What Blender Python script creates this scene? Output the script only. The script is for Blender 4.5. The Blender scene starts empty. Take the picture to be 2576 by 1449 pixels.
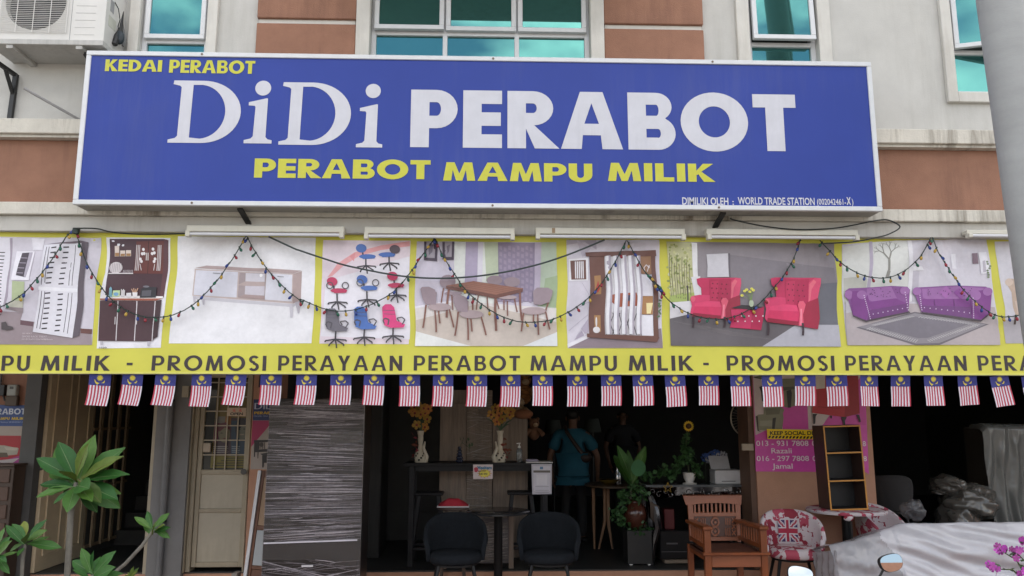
import bpy, bmesh, math, random
from mathutils import Vector, Matrix, geometry, noise
R = math.radians
SC = bpy.context.scene
COL = SC.collection
random.seed(7)

# ------------------------------------------------------------------ camera, sky, sun, exposure
FPX, YAW, PITCH, ROLL = 1950.0, R(1.87), R(9.25), R(-0.02)
CAM = Vector((0, 0, 1.57))
fwd = Vector((math.sin(YAW)*math.cos(PITCH), math.cos(YAW)*math.cos(PITCH), math.sin(PITCH)))
rgt = Vector((math.cos(YAW), -math.sin(YAW), 0))
upv = rgt.cross(fwd)
cam = bpy.data.cameras.new('camera'); cam.sensor_width = 36; cam.lens = 36*FPX/2576
cam.clip_start = .05; cam.clip_end = 2000
camo = bpy.data.objects.new('camera', cam); COL.objects.link(camo)
m3 = Matrix((rgt, upv, -fwd)).transposed()
camo.matrix_world = Matrix.Translation(CAM) @ m3.to_4x4()
SC.camera = camo

SUN_EL, SUN_AZ = 63, 24          # sun stands behind the building
w = bpy.data.worlds.new('World'); SC.world = w; w.use_nodes = True
nt = w.node_tree; nt.nodes.clear()
wo = nt.nodes.new('ShaderNodeOutputWorld'); bg = nt.nodes.new('ShaderNodeBackground')
sky = nt.nodes.new('ShaderNodeTexSky'); sky.sky_type = 'NISHITA'; sky.sun_disc = False
sky.sun_elevation = R(SUN_EL); sky.sun_rotation = R(SUN_AZ); sky.dust_density = 1.5; sky.air_density = 1.0
tc = nt.nodes.new('ShaderNodeTexCoord'); mp = nt.nodes.new('ShaderNodeMapping'); mp.inputs['Scale'].default_value = (1, 1, 2.2)
nz = nt.nodes.new('ShaderNodeTexNoise'); nz.inputs['Scale'].default_value = 3.1; nz.inputs['Detail'].default_value = 9; nz.inputs['Roughness'].default_value = .56
rp = nt.nodes.new('ShaderNodeValToRGB'); rp.color_ramp.elements[0].position = .44; rp.color_ramp.elements[1].position = .62
mx = nt.nodes.new('ShaderNodeMix'); mx.data_type = 'RGBA'; mx.inputs[7].default_value = (9.5, 9.6, 9.8, 1)
L = nt.links.new
L(tc.outputs['Generated'], mp.inputs[0]); L(mp.outputs[0], nz.inputs['Vector']); L(nz.outputs['Fac'], rp.inputs[0])
L(rp.outputs[0], mx.inputs[0]); L(sky.outputs[0], mx.inputs[6]); L(mx.outputs[2], bg.inputs[0]); L(bg.outputs[0], wo.inputs[0])
bg.inputs[1].default_value = .14
sun = bpy.data.lights.new('sun', 'SUN'); sun.energy = 4.2; sun.angle = R(.53); sun.color = (1, .95, .87)
so = bpy.data.objects.new('sun', sun); COL.objects.link(so); so.location = (6, 14, 20)
sv = Vector((math.sin(R(SUN_AZ))*math.cos(R(SUN_EL)), math.cos(R(SUN_AZ))*math.cos(R(SUN_EL)), math.sin(R(SUN_EL))))
so.rotation_euler = sv.to_track_quat('Z', 'Y').to_euler()
SC.view_settings.view_transform = 'Standard'; SC.view_settings.look = 'None'; SC.view_settings.gamma = 1
SC.view_settings.exposure = 1.38
SC.view_settings.use_white_balance = True; SC.view_settings.white_balance_temperature = 7300; SC.view_settings.white_balance_tint = 10
SC.cycles.max_bounces = 8; SC.cycles.transparent_max_bounces = 12

# ------------------------------------------------------------------ helpers
def P(x, y, Y):
    """picture position (2576 wide) -> (x, z) on the vertical plane y = Y"""
    d = fwd + (x-1288)/FPX*rgt + (724.5-y)/FPX*upv
    t = Y/d.y
    return d.x*t, CAM.z + d.z*t
def P3(x, y, Y):
    a, b = P(x, y, Y); return Vector((a, Y, b))
def lin(h):
    h = h.lstrip('#'); o = []
    for i in (0, 2, 4):
        c = int(h[i:i+2], 16)/255
        o.append(c/12.92 if c <= .04045 else ((c+.055)/1.055)**2.4)
    return tuple(o)
def sc3(c, k): return tuple(min(.9, a*k) for a in c)

MATS = {}
def mat(name, col, rough=.6, metal=0, var=.12, scale=6, bump=0, bscale=60, spec=.5, streak=0, streakcol=None, alpha=1, trans=0, rnd=0, sx=(1, 1, 1), attr=False, coat=0):
    if name in MATS: return MATS[name]
    if isinstance(col, str): col = lin(col)
    m = bpy.data.materials.new(name); m.use_nodes = True; MATS[name] = m
    nt = m.node_tree; b = nt.nodes['Principled BSDF']; N = nt.nodes.new; L = nt.links.new
    b.inputs['Roughness'].default_value = rough; b.inputs['Metallic'].default_value = metal
    b.inputs['Specular IOR Level'].default_value = spec; b.inputs['Alpha'].default_value = alpha
    b.inputs['Transmission Weight'].default_value = trans; b.inputs['Coat Weight'].default_value = coat
    tc = N('ShaderNodeTexCoord'); mp = N('ShaderNodeMapping'); mp.inputs['Scale'].default_value = sx
    L(tc.outputs['Object'], mp.inputs[0])
    if attr:
        a = N('ShaderNodeAttribute'); a.attribute_name = 'Col'; src = a.outputs['Color']
    else:
        a = N('ShaderNodeRGB'); a.outputs[0].default_value = (*col, 1); src = a.outputs[0]
    if var:
        nz = N('ShaderNodeTexNoise'); nz.inputs['Scale'].default_value = scale; nz.inputs['Detail'].default_value = 6; nz.inputs['Roughness'].default_value = .65
        L(mp.outputs[0], nz.inputs['Vector'])
        mr = N('ShaderNodeMapRange'); mr.inputs[1].default_value = .3; mr.inputs[2].default_value = .7
        mr.inputs[3].default_value = 1-var; mr.inputs[4].default_value = 1+var
        L(nz.outputs['Fac'], mr.inputs[0])
        hs = N('ShaderNodeHueSaturation'); L(mr.outputs[0], hs.inputs['Value']); L(src, hs.inputs['Color']); src = hs.outputs[0]
    if rnd:
        oi = N('ShaderNodeObjectInfo'); mr = N('ShaderNodeMapRange'); mr.inputs[3].default_value = 1-rnd; mr.inputs[4].default_value = 1+rnd
        L(oi.outputs['Random'], mr.inputs[0]); hs = N('ShaderNodeHueSaturation'); L(mr.outputs[0], hs.inputs['Value']); L(src, hs.inputs['Color'])
        mr2 = N('ShaderNodeMapRange'); mr2.inputs[3].default_value = .5+rnd*.09; mr2.inputs[4].default_value = .5-rnd*.09
        L(oi.outputs['Random'], mr2.inputs[0]); L(mr2.outputs[0], hs.inputs['Hue']); src = hs.outputs[0]
    if streak:
        m2 = N('ShaderNodeMapping'); m2.inputs['Scale'].default_value = (7, 7, .55); L(tc.outputs['Object'], m2.inputs[0])
        n2 = N('ShaderNodeTexNoise'); n2.inputs['Scale'].default_value = 1.6; n2.inputs['Detail'].default_value = 7; n2.inputs['Roughness'].default_value = .7
        L(m2.outputs[0], n2.inputs['Vector'])
        n3 = N('ShaderNodeTexNoise'); n3.inputs['Scale'].default_value = .9; L(tc.outputs['Object'], n3.inputs['Vector'])
        mm = N('ShaderNodeMath'); mm.operation = 'MULTIPLY'; L(n2.outputs['Fac'], mm.inputs[0]); L(n3.outputs['Fac'], mm.inputs[1])
        r = N('ShaderNodeValToRGB'); r.color_ramp.elements[0].position = .26; r.color_ramp.elements[1].position = .42
        L(mm.outputs[0], r.inputs[0])
        ms = N('ShaderNodeMath'); ms.operation = 'MULTIPLY'; ms.inputs[1].default_value = streak; L(r.outputs[0], ms.inputs[0])
        mx = N('ShaderNodeMix'); mx.data_type = 'RGBA'; mx.inputs[7].default_value = (*(streakcol or (.06, .055, .05)), 1)
        L(ms.outputs[0], mx.inputs[0]); L(src, mx.inputs[6]); src = mx.outputs[2]
    L(src, b.inputs['Base Color'])
    if bump:
        nb = N('ShaderNodeTexNoise'); nb.inputs['Scale'].default_value = bscale; nb.inputs['Detail'].default_value = 5
        L(mp.outputs[0], nb.inputs['Vector']); bp = N('ShaderNodeBump'); bp.inputs['Strength'].default_value = bump; bp.inputs['Distance'].default_value = .01
        L(nb.outputs['Fac'], bp.inputs['Height']); L(bp.outputs[0], b.inputs['Normal'])
    return m

def wl(o):
    p = Vector((0, 0, 0))
    while o is not None:
        p += o.location; o = o.parent
    return p
def thing(name, label, cat, loc=(0, 0, 0), group=None):
    o = bpy.data.objects.new(name, None); COL.objects.link(o); o.location = loc; o.empty_display_size = .1
    o['label'] = label; o['category'] = cat
    if group: o['group'] = group
    return o
def tag(o, label=None, cat=None, group=None, kind=None):
    if label: o['label'] = label
    if cat: o['category'] = cat
    if group: o['group'] = group
    if kind: o['kind'] = kind
    return o
def addmesh(name, me, parent=None, base=True):
    """centre the mesh on its own origin and link it"""
    if len(me.vertices):
        xs = [v.co for v in me.vertices]
        lo = Vector((min(c.x for c in xs), min(c.y for c in xs), min(c.z for c in xs))); hi = Vector((max(c.x for c in xs), max(c.y for c in xs), max(c.z for c in xs)))
        o0 = (lo+hi)/2
        if parent is None: o0.z = lo.z
    else: o0 = Vector((0, 0, 0))
    me.transform(Matrix.Translation(-o0))
    o = bpy.data.objects.new(name, me); COL.objects.link(o)
    if parent is not None:
        o.parent = parent; o.location = o0 - wl(parent)
    else: o.location = o0
    return o
def copy_tree(o, parent=None):
    c = o.copy(); COL.objects.link(c)
    c.parent = parent
    for ch in o.children: copy_tree(ch, c)
    return c

class MB:
    def __init__(s): s.v = []; s.f = []; s.m = []; s.cur = 0
    def add(s, vs, fs):
        n = len(s.v); s.v += [tuple(v) for v in vs]
        for f in fs: s.f.append(tuple(i+n for i in f)); s.m.append(s.cur)
        return s
    def box(s, x0, x1, y0, y1, z0, z1):
        return s.hexa([(x0, y0, z0), (x1, y0, z0), (x1, y1, z0), (x0, y1, z0), (x0, y0, z1), (x1, y0, z1), (x1, y1, z1), (x0, y1, z1)])
    def hexa(s, p):
        return s.add(p, [(3, 2, 1, 0), (4, 5, 6, 7), (0, 1, 5, 4), (1, 2, 6, 5), (2, 3, 7, 6), (3, 0, 4, 7)])
    def bar(s, a, b, wx, wy, up=(0, 0, 1)):
        a = Vector(a); b = Vector(b); d = (b-a).normalized(); u = Vector(up)
        if abs(d.dot(u)) > .95: u = Vector((0, 1, 0))
        x = d.cross(u).normalized(); y = x.cross(d)
        q = [(-1, -1), (1, -1), (1, 1), (-1, 1)]
        return s.hexa([a+x*i*wx/2+y*j*wy/2 for i, j in q]+[b+x*i*wx/2+y*j*wy/2 for i, j in q])
    def tube(s, pts, r, n=8, caps=True):
        pts = [Vector(p) for p in pts]; k = len(pts)
        rs = r if isinstance(r, (list, tuple)) else [r]*k
        n0 = len(s.v); prev = None; V = []
        for i, p in enumerate(pts):
            d = (pts[min(i+1, k-1)]-pts[max(i-1, 0)]).normalized()
            if prev is None:
                u = Vector((0, 0, 1)) if abs(d.z) < .9 else Vector((0, 1, 0)); prev = d.cross(u).normalized()
            x = (prev - d*prev.dot(d)).normalized(); prev = x; y = d.cross(x)
            for j in range(n):
                a = 2*math.pi*j/n; V.append(p+(x*math.cos(a)+y*math.sin(a))*rs[i])
        F = []
        for i in range(k-1):
            for j in range(n): F.append((i*n+j, i*n+(j+1) % n, (i+1)*n+(j+1) % n, (i+1)*n+j))
        if caps: F.append(tuple(range(n-1, -1, -1))); F.append(tuple((k-1)*n+j for j in range(n)))
        return s.add(V, F)
    def lathe(s, c, prof, n=20, sx=1, sy=1):
        V = []; F = []; k = len(prof)
        for r, z in prof:
            for j in range(n):
                a = 2*math.pi*j/n; V.append((c[0]+r*sx*math.cos(a), c[1]+r*sy*math.sin(a), c[2]+z))
        for i in range(k-1):
            for j in range(n): F.append((i*n+j, i*n+(j+1) % n, (i+1)*n+(j+1) % n, (i+1)*n+j))
        F.append(tuple(range(n-1, -1, -1))); F.append(tuple((k-1)*n+j for j in range(n)))
        return s.add(V, F)
    def ball(s, c, r, n=10, m=7):
        if not isinstance(r, (list, tuple)): r = (r, r, r)
        pr = [(math.cos(R(-85+170*i/(m-1))), math.sin(R(-85+170*i/(m-1)))) for i in range(m)]
        V = []; F = []
        for q, z in pr:
            for j in range(n):
                a = 2*math.pi*j/n; V.append((c[0]+r[0]*q*math.cos(a), c[1]+r[1]*q*math.sin(a), c[2]+r[2]*z))
        for i in range(m-1):
            for j in range(n): F.append((i*n+j, i*n+(j+1) % n, (i+1)*n+(j+1) % n, (i+1)*n+j))
        F.append(tuple(range(n-1, -1, -1))); F.append(tuple((m-1)*n+j for j in range(n)))
        return s.add(V, F)
    def prism(s, pts, y0, y1):
        """polygon in x,z extruded along y"""
        n = len(pts); V = [(x, y0, z) for x, z in pts]+[(x, y1, z) for x, z in pts]
        ar = sum(pts[i][0]*pts[(i+1) % n][1]-pts[(i+1) % n][0]*pts[i][1] for i in range(n))
        tri = geometry.tessellate_polygon([[Vector((x, z, 0)) for x, z in pts]])
        F = []
        for t in tri:
            a, b, c = t
            A = (pts[b][0]-pts[a][0])*(pts[c][1]-pts[a][1])-(pts[c][0]-pts[a][0])*(pts[b][1]-pts[a][1])
            if A < 0: a, b, c = a, c, b
            F.append((a, b, c)); F.append((n+a, n+c, n+b))
        for i in range(n):
            j = (i+1) % n
            F.append((i, n+i, n+j, j) if ar > 0 else (j, n+j, n+i, i))
        return s.add(V, F)
    def grid(s, fn, nu, nv):
        V = [fn(i/nu, j/nv) for j in range(nv+1) for i in range(nu+1)]
        F = [(j*(nu+1)+i, j*(nu+1)+i+1, (j+1)*(nu+1)+i+1, (j+1)*(nu+1)+i) for j in range(nv) for i in range(nu)]
        return s.add(V, F)
    def mesh(s, name, mats, smooth=False, bev=0, ang=40):
        me = bpy.data.meshes.new(name); me.from_pydata(s.v, [], s.f)
        for mm in (mats if isinstance(mats, (list, tuple)) else [mats]): me.materials.append(mm)
        if any(s.m): me.polygons.foreach_set('material_index', s.m)
        if bev:
            bm = bmesh.new(); bm.from_mesh(me)
            es = [e for e in bm.edges if len(e.link_faces) == 2 and e.calc_face_angle(0) > .6]
            bmesh.ops.bevel(bm, geom=es, offset=bev, segments=1, affect='EDGES', clamp_overlap=True); bm.to_mesh(me); bm.free()
        me.validate(); me.update()
        if smooth: 
            me.shade_smooth(); me.set_sharp_from_angle(angle=R(ang))
        return me
    def build(s, name, mats, parent=None, smooth=False, bev=0, ang=40):
        return addmesh(name, s.mesh(name, mats, smooth, bev, ang), parent)

def box(name, mt, parent, x0, x1, y0, y1, z0, z1, bev=0): return MB().box(x0, x1, y0, y1, z0, z1).build(name, mt, parent, bev=bev)

# ------------------------------------------------------------------ flat print (lettering and printed pictures)
def arc(cx, cy, rx, ry, a0, a1, n=14): return [(cx+rx*math.cos(R(a0+(a1-a0)*i/n)), cy+ry*math.sin(R(a0+(a1-a0)*i/n))) for i in range(n+1)]
def stroke(pts, wd):
    Lp = []; Rp = []
    for i, p in enumerate(pts):
        a = pts[max(i-1, 0)]; b = pts[min(i+1, len(pts)-1)]; dx, dy = b[0]-a[0], b[1]-a[1]; l = math.hypot(dx, dy) or 1
        Lp.append((p[0]-dy/l*wd/2, p[1]+dx/l*wd/2)); Rp.append((p[0]+dy/l*wd/2, p[1]-dx/l*wd/2))
    return Lp+Rp[::-1]
def glyph(c, s=.27, t=.22, k=1.0):
    """contours of a geometric bold capital, cap height 1; s stem, t bar, k width factor -> (contours, width)"""
    if c == 'I': return [[(0, 0), (s, 0), (s, 1), (0, 1)]], s
    if c == 'L': w = .58*k; return [[(0, 0), (w, 0), (w, t), (s, t), (s, 1), (0, 1)]], w
    if c == 'E': w = .60*k; q = .5-t/2; return [[(0, 0), (w, 0), (w, t), (s, t), (s, q), (w*.97, q), (w*.97, q+t), (s, q+t), (s, 1-t), (w, 1-t), (w, 1), (0, 1)]], w
    if c == 'F': w = .58*k; q = .48-t/2; return [[(0, 0), (s, 0), (s, q), (w*.95, q), (w*.95, q+t), (s, q+t), (s, 1-t), (w, 1-t), (w, 1), (0, 1)]], w
    if c == 'T': w = .68*k; a = (w-s)/2; return [[(a, 0), (a+s, 0), (a+s, 1-t), (w, 1-t), (w, 1), (0, 1), (0, 1-t), (a, 1-t)]], w
    if c == 'H': w = .76*k; q = .5-t/2; return [[(0, 0), (s, 0), (s, q), (w-s, q), (w-s, 0), (w, 0), (w, 1), (w-s, 1), (w-s, q+t), (s, q+t), (s, 1), (0, 1)]], w
    if c == '-': return [[(0, .36), (.34*k, .36), (.34*k, .36+t), (0, .36+t)]], .34*k
    if c in 'PR':
        w = (.72 if c == 'P' else .74)*k; ry = .335 if c == 'P' else .30; rx = min(ry*1.05, w*.45); cx = w-rx-(0 if c == 'P' else .03); b = 1-2*ry
        o = [(0, 1), (0, 0), (s, 0)]
        if c == 'P': o += [(s, b)]
        else: o += [(s, b*.86), (w-s*1.12, 0), (w+.06, 0), (cx+.02, b)]
        o += arc(cx, 1-ry, rx, ry, -90, 90)
        h = [(s, 1-t*.92), (s, b+t*.92)]+arc(cx, 1-ry, max(rx-s*.9, .04), ry-t*.92, -90, 90)
        return [o, h], w
    if c == 'B':
        w = .74*k; r1 = .245; r2 = .285; 
        o = [(0, 1), (0, 0), (w-r2, 0)]+arc(w-r2*.95, r2, r2*.95, r2, -90, 62)+arc(w-r1-.05, 1-r1, r1, r1, -55, 90)
        h1 = [(s, t*.9), (w-r2, t*.9)]+arc(w-r2*.95, r2, max(r2*.95-s*.9, .04), r2-t*.88, -90, 90, 10)+[(s, 2*r2-t*.88)]
        h2 = [(s, 2*r2+t*.1), (w-r1-.05, 2*r2+t*.1)]+arc(w-r1-.05, (2*r2+t*.1+1-t*.9)/2, max(r1-s*.9, .04), (1-t*.9-2*r2-t*.1)/2, -90, 90, 10)+[(s, 1-t*.9)]
        return [o, h1, h2], w
    if c == 'D':
        w = .82*k; rx = w*.62
        return [[(0, 1), (0, 0), (w-rx, 0)]+arc(w-rx, .5, rx, .5, -90, 90, 20), [(s, 1-t), (s, t), (w-rx, t)]+arc(w-rx, .5, rx-s, .5-t, -90, 90, 20)], w
    if c == 'O':
        w = 1.06*k; return [arc(w/2, .5, w/2, .52, 0, 354, 40), arc(w/2, .5, w/2-s, .52-t*1.05, 0, 354, 40)], w
    if c == 'U':
        w = .76*k; ry = w*.5
        return [[(0, 1), (0, ry)]+arc(w/2, ry, w/2, ry+.02, 180, 360, 20)+[(w, 1), (w-s, 1), (w-s, ry)]+arc(w/2, ry, w/2-s, ry-t+.02, 0, -180, 20)+[(s, 1)]], w
    if c == 'A':
        w = .96*k; a = s*.62; b = s*1.12; zc = .24
        xl = lambda z: b+(w/2-b)*z/.99; q = zc+t*.85
        return [[(0, 0), (b, 0), (b+(w/2-a*.1-b)*zc*.62, zc), (w-b-(w/2-a*.1-b)*zc*.62, zc), (w-b, 0), (w, 0), (w/2+a, 1), (w/2-a, 1)],
                [(w/2, .80), (b*.86+(w/2-b*.86)*q*1.02, q), (w-(b*.86+(w/2-b*.86)*q*1.02), q)]], w
    if c == 'K':
        w = .80*k; return [[(0, 0), (s, 0), (s, .36), (s+.06, .42), (w-s*1.25, 0), (w+.04, 0), (s*1.15+.12, .56), (w-.02, 1), (w-s*1.3, 1), (s, .6), (s, 1), (0, 1)]], w
    if c == 'M':
        w = 1.02*k; q = .10*k; b = s*.95
        return [[(0, 0), (b, 0), (q+b*.78, .58), (w/2-s*.36, 0), (w/2+s*.36, 0), (w-q-b*.78, .58), (w-b, 0), (w, 0), (w-q, 1), (w-q-s*.95, 1), (w/2, .38), (q+s*.95, 1), (q, 1)]], w
    if c == 'N':
        w = .82*k; return [[(0, 0), (s, 0), (s, .60), (w-s, 0), (w, 0), (w, 1), (w-s, 1), (w-s, .40), (s, 1), (0, 1)]], w
    if c == 'W':
        w = 1.22*k; return [[(0, 1), (w*.2, 0), (w*.2+s*.9, 0), (w/2, .6), (w*.8-s*.9, 0), (w*.8, 0), (w, 1), (w-s, 1), (w*.8-s*.35, .42), (w/2+s*.4, 1), (w/2-s*.4, 1), (w*.2+s*.35, .42), (s, 1)]], w
    if c == 'X':
        w = .78*k; return [[(0, 0), (s, 0), (w/2, .36), (w-s, 0), (w, 0), (w/2+s*.52, .5), (w-.03, 1), (w-s-.03, 1), (w/2, .64), (s+.03, 1), (.03, 1), (w/2-s*.52, .5)]], w
    if c == 'Y':
        w = .80*k; a = (w-s)/2; return [[(a, 0), (a+s, 0), (a+s, .42), (w, 1), (w-s*1.12, 1), (w/2, .60), (s*1.12, 1), (0, 1), (a, .42)]], w
    if c == 'S':
        w = .60*k; rx = w/2-s*.42; u = t*.9
        pts = arc(w/2, .75, rx, .25-u/2+.01, 28, 195, 14)+arc(w/2, .75, rx, .25-u/2+.01, 215, 262, 4)+arc(w/2, .26, rx, .27-u/2+.01, 82, 20, 5)+arc(w/2, .26, rx, .27-u/2+.01, 0, -155, 14)
        return [stroke(pts, s*.86)], w
    return [], .34*k

_FONT = {}
def bfont(txt, bold=.0):
    key = (txt, bold)
    if key in _FONT: return _FONT[key]
    cu = bpy.data.curves.new('lettering', 'FONT'); cu.body = txt; cu.size = 1; cu.offset = bold; cu.resolution_u = 3
    o = bpy.data.objects.new('lettering', cu); COL.objects.link(o)
    me = o.evaluated_get(bpy.context.evaluated_depsgraph_get()).to_mesh()
    me.calc_loop_triangles()
    V = [(v.co.x, v.co.y) for v in me.vertices]; T = [tuple(t.vertices) for t in me.loop_triangles]
    bpy.data.objects.remove(o); bpy.data.curves.remove(cu)
    lo = min(a for a, b in V); hi = max(a for a, b in V); 
    _FONT[key] = ([(a-lo, b) for a, b in V], T, hi-lo)
    return _FONT[key]

class Print:
    """flat ink laid on a plane y = Y; positions given on the picture through tr = (x0, y0, scale)"""
    def __init__(s, Y, tr=(0, 0, 1), dh=.0005, dark=1.0): s.Y = Y; s.tr = tr; s.h = .002; s.dh = dh; s.T = []; s.k = dark
    def w(s, p): return P(s.tr[0]+p[0]*s.tr[2], s.tr[1]+p[1]*s.tr[2], s.Y)
    def raw(s, V, T, col, up=True):
        c = lin(col) if isinstance(col, str) else col
        c = tuple(min(.95, a*s.k) for a in c)
        for a, b, d in T:
            A, B, D = V[a], V[b], V[d]
            ar = (B[0]-A[0])*(D[1]-A[1])-(D[0]-A[0])*(B[1]-A[1])
            if abs(ar) < 1e-12: continue
            s.T.append(((A, B, D) if ar > 0 else (A, D, B), c, s.h))
        if up: s.h += s.dh
    def world(s, conts, col, up=True):
        fl = [p for c in conts for p in c]
        s.raw(fl, geometry.tessellate_polygon([[Vector((a, b, 0)) for a, b in c] for c in conts]), col, up)
    def poly(s, pts, col, up=True): s.world([[s.w(p) for p in pts]], col, up)
    def ell(s, cx, cy, rx, ry, col, n=18, rot=0, up=True):
        c, q = math.cos(R(rot)), math.sin(R(rot))
        s.poly([(cx+rx*math.cos(a)*c-ry*math.sin(a)*q, cy+rx*math.cos(a)*q+ry*math.sin(a)*c) for a in [2*math.pi*i/n for i in range(n)]], col, up)
    def line(s, pts, wd, col, up=True):
        for a, b in zip(pts[:-1], pts[1:]):
            dx, dy = b[0]-a[0], b[1]-a[1]; l = math.hypot(dx, dy) or 1; nx, ny = -dy/l*wd/2, dx/l*wd/2
            s.poly([(a[0]+nx, a[1]+ny), (b[0]+nx, b[1]+ny), (b[0]-nx, b[1]-ny), (a[0]-nx, a[1]-ny)], col, False)
        if up: s.h += s.dh
    def caps(s, txt, x0, x1, y0, y1, col, st=.27, t=.22, k=1.0, gap=.1):
        """geometric capitals filling the box x0..x1, y0 (top) .. y1 (base)"""
        gl = []; x = 0
        for ch in txt:
            cs, wd = glyph(ch, st, t, k); gl.append((cs, x)); x += wd+gap
        x -= gap
        ym = (y0+y1)/2; A = s.w((x0, ym)); B = s.w((x1, ym)); xm = (x0+x1)/2; zt = s.w((xm, y0))[1]; zb = s.w((xm, y1))[1]
        sx = (B[0]-A[0])/x; sz = zt-zb
        for cs, gx in gl:
            if cs: s.world([[(A[0]+(gx+a)*sx, zb+b*sz) for a, b in c] for c in cs], col, False)
        s.h += s.dh
    def text(s, txt, x0, x1, y0, y1, col, bold=.0):
        V, T, wd = bfont(txt, bold); ym = (y0+y1)/2
        A = s.w((x0, ym)); B = s.w((x1, ym)); xm = (x0+x1)/2; zt = s.w((xm, y0))[1]; zb = s.w((xm, y1))[1]
        ch = .72; sx = (B[0]-A[0])/wd; sz = (zt-zb)/ch
        s.raw([(A[0]+a*sx, zb+b*sz) for a, b in V], T, col)
    def build(s, name, parent, surf=None, cut=0, mt=None, mottle=0):
        bm = bmesh.new(); lay = bm.loops.layers.float_color.new('Col'); hl = bm.verts.layers.float.new('h')
        for tri, c, h in s.T:
            vs = []
            for p in tri:
                v = bm.verts.new((p[0], 0, p[1])); v[hl] = h; vs.append(v)
            f = bm.faces.new(vs)
            for l in f.loops: l[lay] = (*c, 1)
        if cut:
            xs = [v.co.x for v in bm.verts]; zs = [v.co.z for v in bm.verts]
            for i in range(math.ceil(min(xs)/cut), math.floor(max(xs)/cut)+1):
                bmesh.ops.bisect_plane(bm, geom=bm.verts[:]+bm.edges[:]+bm.faces[:], plane_co=(i*cut, 0, 0), plane_no=(1, 0, 0))
            for i in range(math.ceil(min(zs)/cut), math.floor(max(zs)/cut)+1):
                bmesh.ops.bisect_plane(bm, geom=bm.verts[:]+bm.edges[:]+bm.faces[:], plane_co=(0, 0, i*cut), plane_no=(0, 0, 1))
        if mottle:
            for f in bm.faces:
                for l in f.loops:
                    x, z = l.vert.co.x, l.vert.co.z
                    k = 1+mottle*(.9*noise.noise((x*2.6, z*2.6, 3))+.9*noise.noise((x*8, z*8, 7))+.6*noise.noise((x*19, z*19, 1)))
                    c = l[lay]; l[lay] = (c[0]*k, c[1]*k, c[2]*k, 1)
        for v in bm.verts:
            h = v[hl]; x, z = v.co.x, v.co.z
            if surf: a = surf(x, z); v.co = (a[0], a[1]-h, a[2])
            else: v.co = (x, s.Y-h, z)
        me = bpy.data.meshes.new(name); bm.to_mesh(me); bm.free(); me.materials.append(mt or INK)
        return addmesh(name, me, parent)

INK = mat('printed_ink', (1, 1, 1), rough=.42, var=.05, scale=30, attr=True)
INKL = mat('sign_letter_vinyl', (1, 1, 1), rough=.45, var=.05, scale=8, attr=True, streak=.22, streakcol=(.33, .33, .38), spec=.25)
INKS = mat('printed_vinyl_poster', (1, 1, 1), rough=.4, var=.05, scale=14, attr=True)
# ------------------------------------------------------------------ materials of the place
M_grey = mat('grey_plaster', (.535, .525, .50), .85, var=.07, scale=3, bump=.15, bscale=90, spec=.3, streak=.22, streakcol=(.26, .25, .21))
M_cream = mat('cream_paint', (.62, .60, .56), .75, var=.07, scale=5, bump=.12, bscale=70, streak=.22, streakcol=(.25, .21, .15))
M_ledge = mat('weathered_cream_paint', (.60, .565, .50), .8, var=.10, scale=6, bump=.25, bscale=60, streak=.9, streakcol=(.12, .09, .06))
M_terra = mat('terracotta_plaster', (.312, .160, .110), .9, var=.12, scale=4, bump=.4, bscale=150, spec=.3, streak=.45, streakcol=(.16, .085, .065))
M_terraW = mat('peach_plaster', (.50, .27, .18), .85, var=.08, scale=4, bump=.35, bscale=150)
M_alu = mat('white_aluminium', (.66, .67, .69), .35, var=.05, scale=9)
M_glass = mat('teal_reflective_glass', (.085, .275, .262), .03, metal=.92, var=.06, scale=1.5)
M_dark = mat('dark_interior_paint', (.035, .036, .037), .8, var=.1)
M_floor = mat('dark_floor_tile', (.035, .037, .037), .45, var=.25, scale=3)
M_walk = mat('terracotta_screed', (.34, .17, .125), .7, var=.2, scale=9, bump=.2, streak=.2)
M_asph = mat('asphalt', (.095, .093, .09), .9, var=.3, scale=12, bump=.4, bscale=150)
M_conc = mat('concrete', (.30, .295, .28), .85, var=.12, scale=5, bump=.25, bscale=80, streak=.3)
M_black = mat('black_steel', (.015, .015, .016), .45, var=.2, scale=10)
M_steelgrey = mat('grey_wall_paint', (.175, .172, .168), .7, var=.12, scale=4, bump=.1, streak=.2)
M_creamdoor = mat('cream_door_paint', (.36, .31, .225), .55, var=.08, scale=5, streak=.2, streakcol=(.15, .12, .08))

def st(o): return tag(o, kind='structure')
# ------------------------------------------------------------------ ground
YF, YS, WZ = 6.2, 8.27, -.12
st(box('road', M_asph, None, -150, 150, -150, 5.0, -.6, -.36))
st(box('planting_strip', mat('dry_soil', (.10, .075, .05), .95, var=.3, scale=20, bump=.6), None, -20, 20, 5.12, 5.78, -.6, -.22))
st(box('kerb', M_conc, None, -20, 20, 5.0, 5.118, -.6, -.2, bev=.01))
st(box('walkway', M_walk, None, -20, 20, 5.785, YS-.022, -.6, WZ))
st(box('shop_floor', M_floor, None, -20, 20, YS+.002, 22, -.6, 0))
st(box('step_riser', M_terraW, None, -20, 20, YS-.021, YS+.001, -.6, -.012, bev=.004))
# ------------------------------------------------------------------ the building
bld = thing('shop_building', 'two-storey shop building, grey plaster with terracotta bands, teal windows and dark open shopfront', 'building', (0, YF, 0))
X0, X1 = -9.0, 9.0
ZT = 9.5
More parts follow.
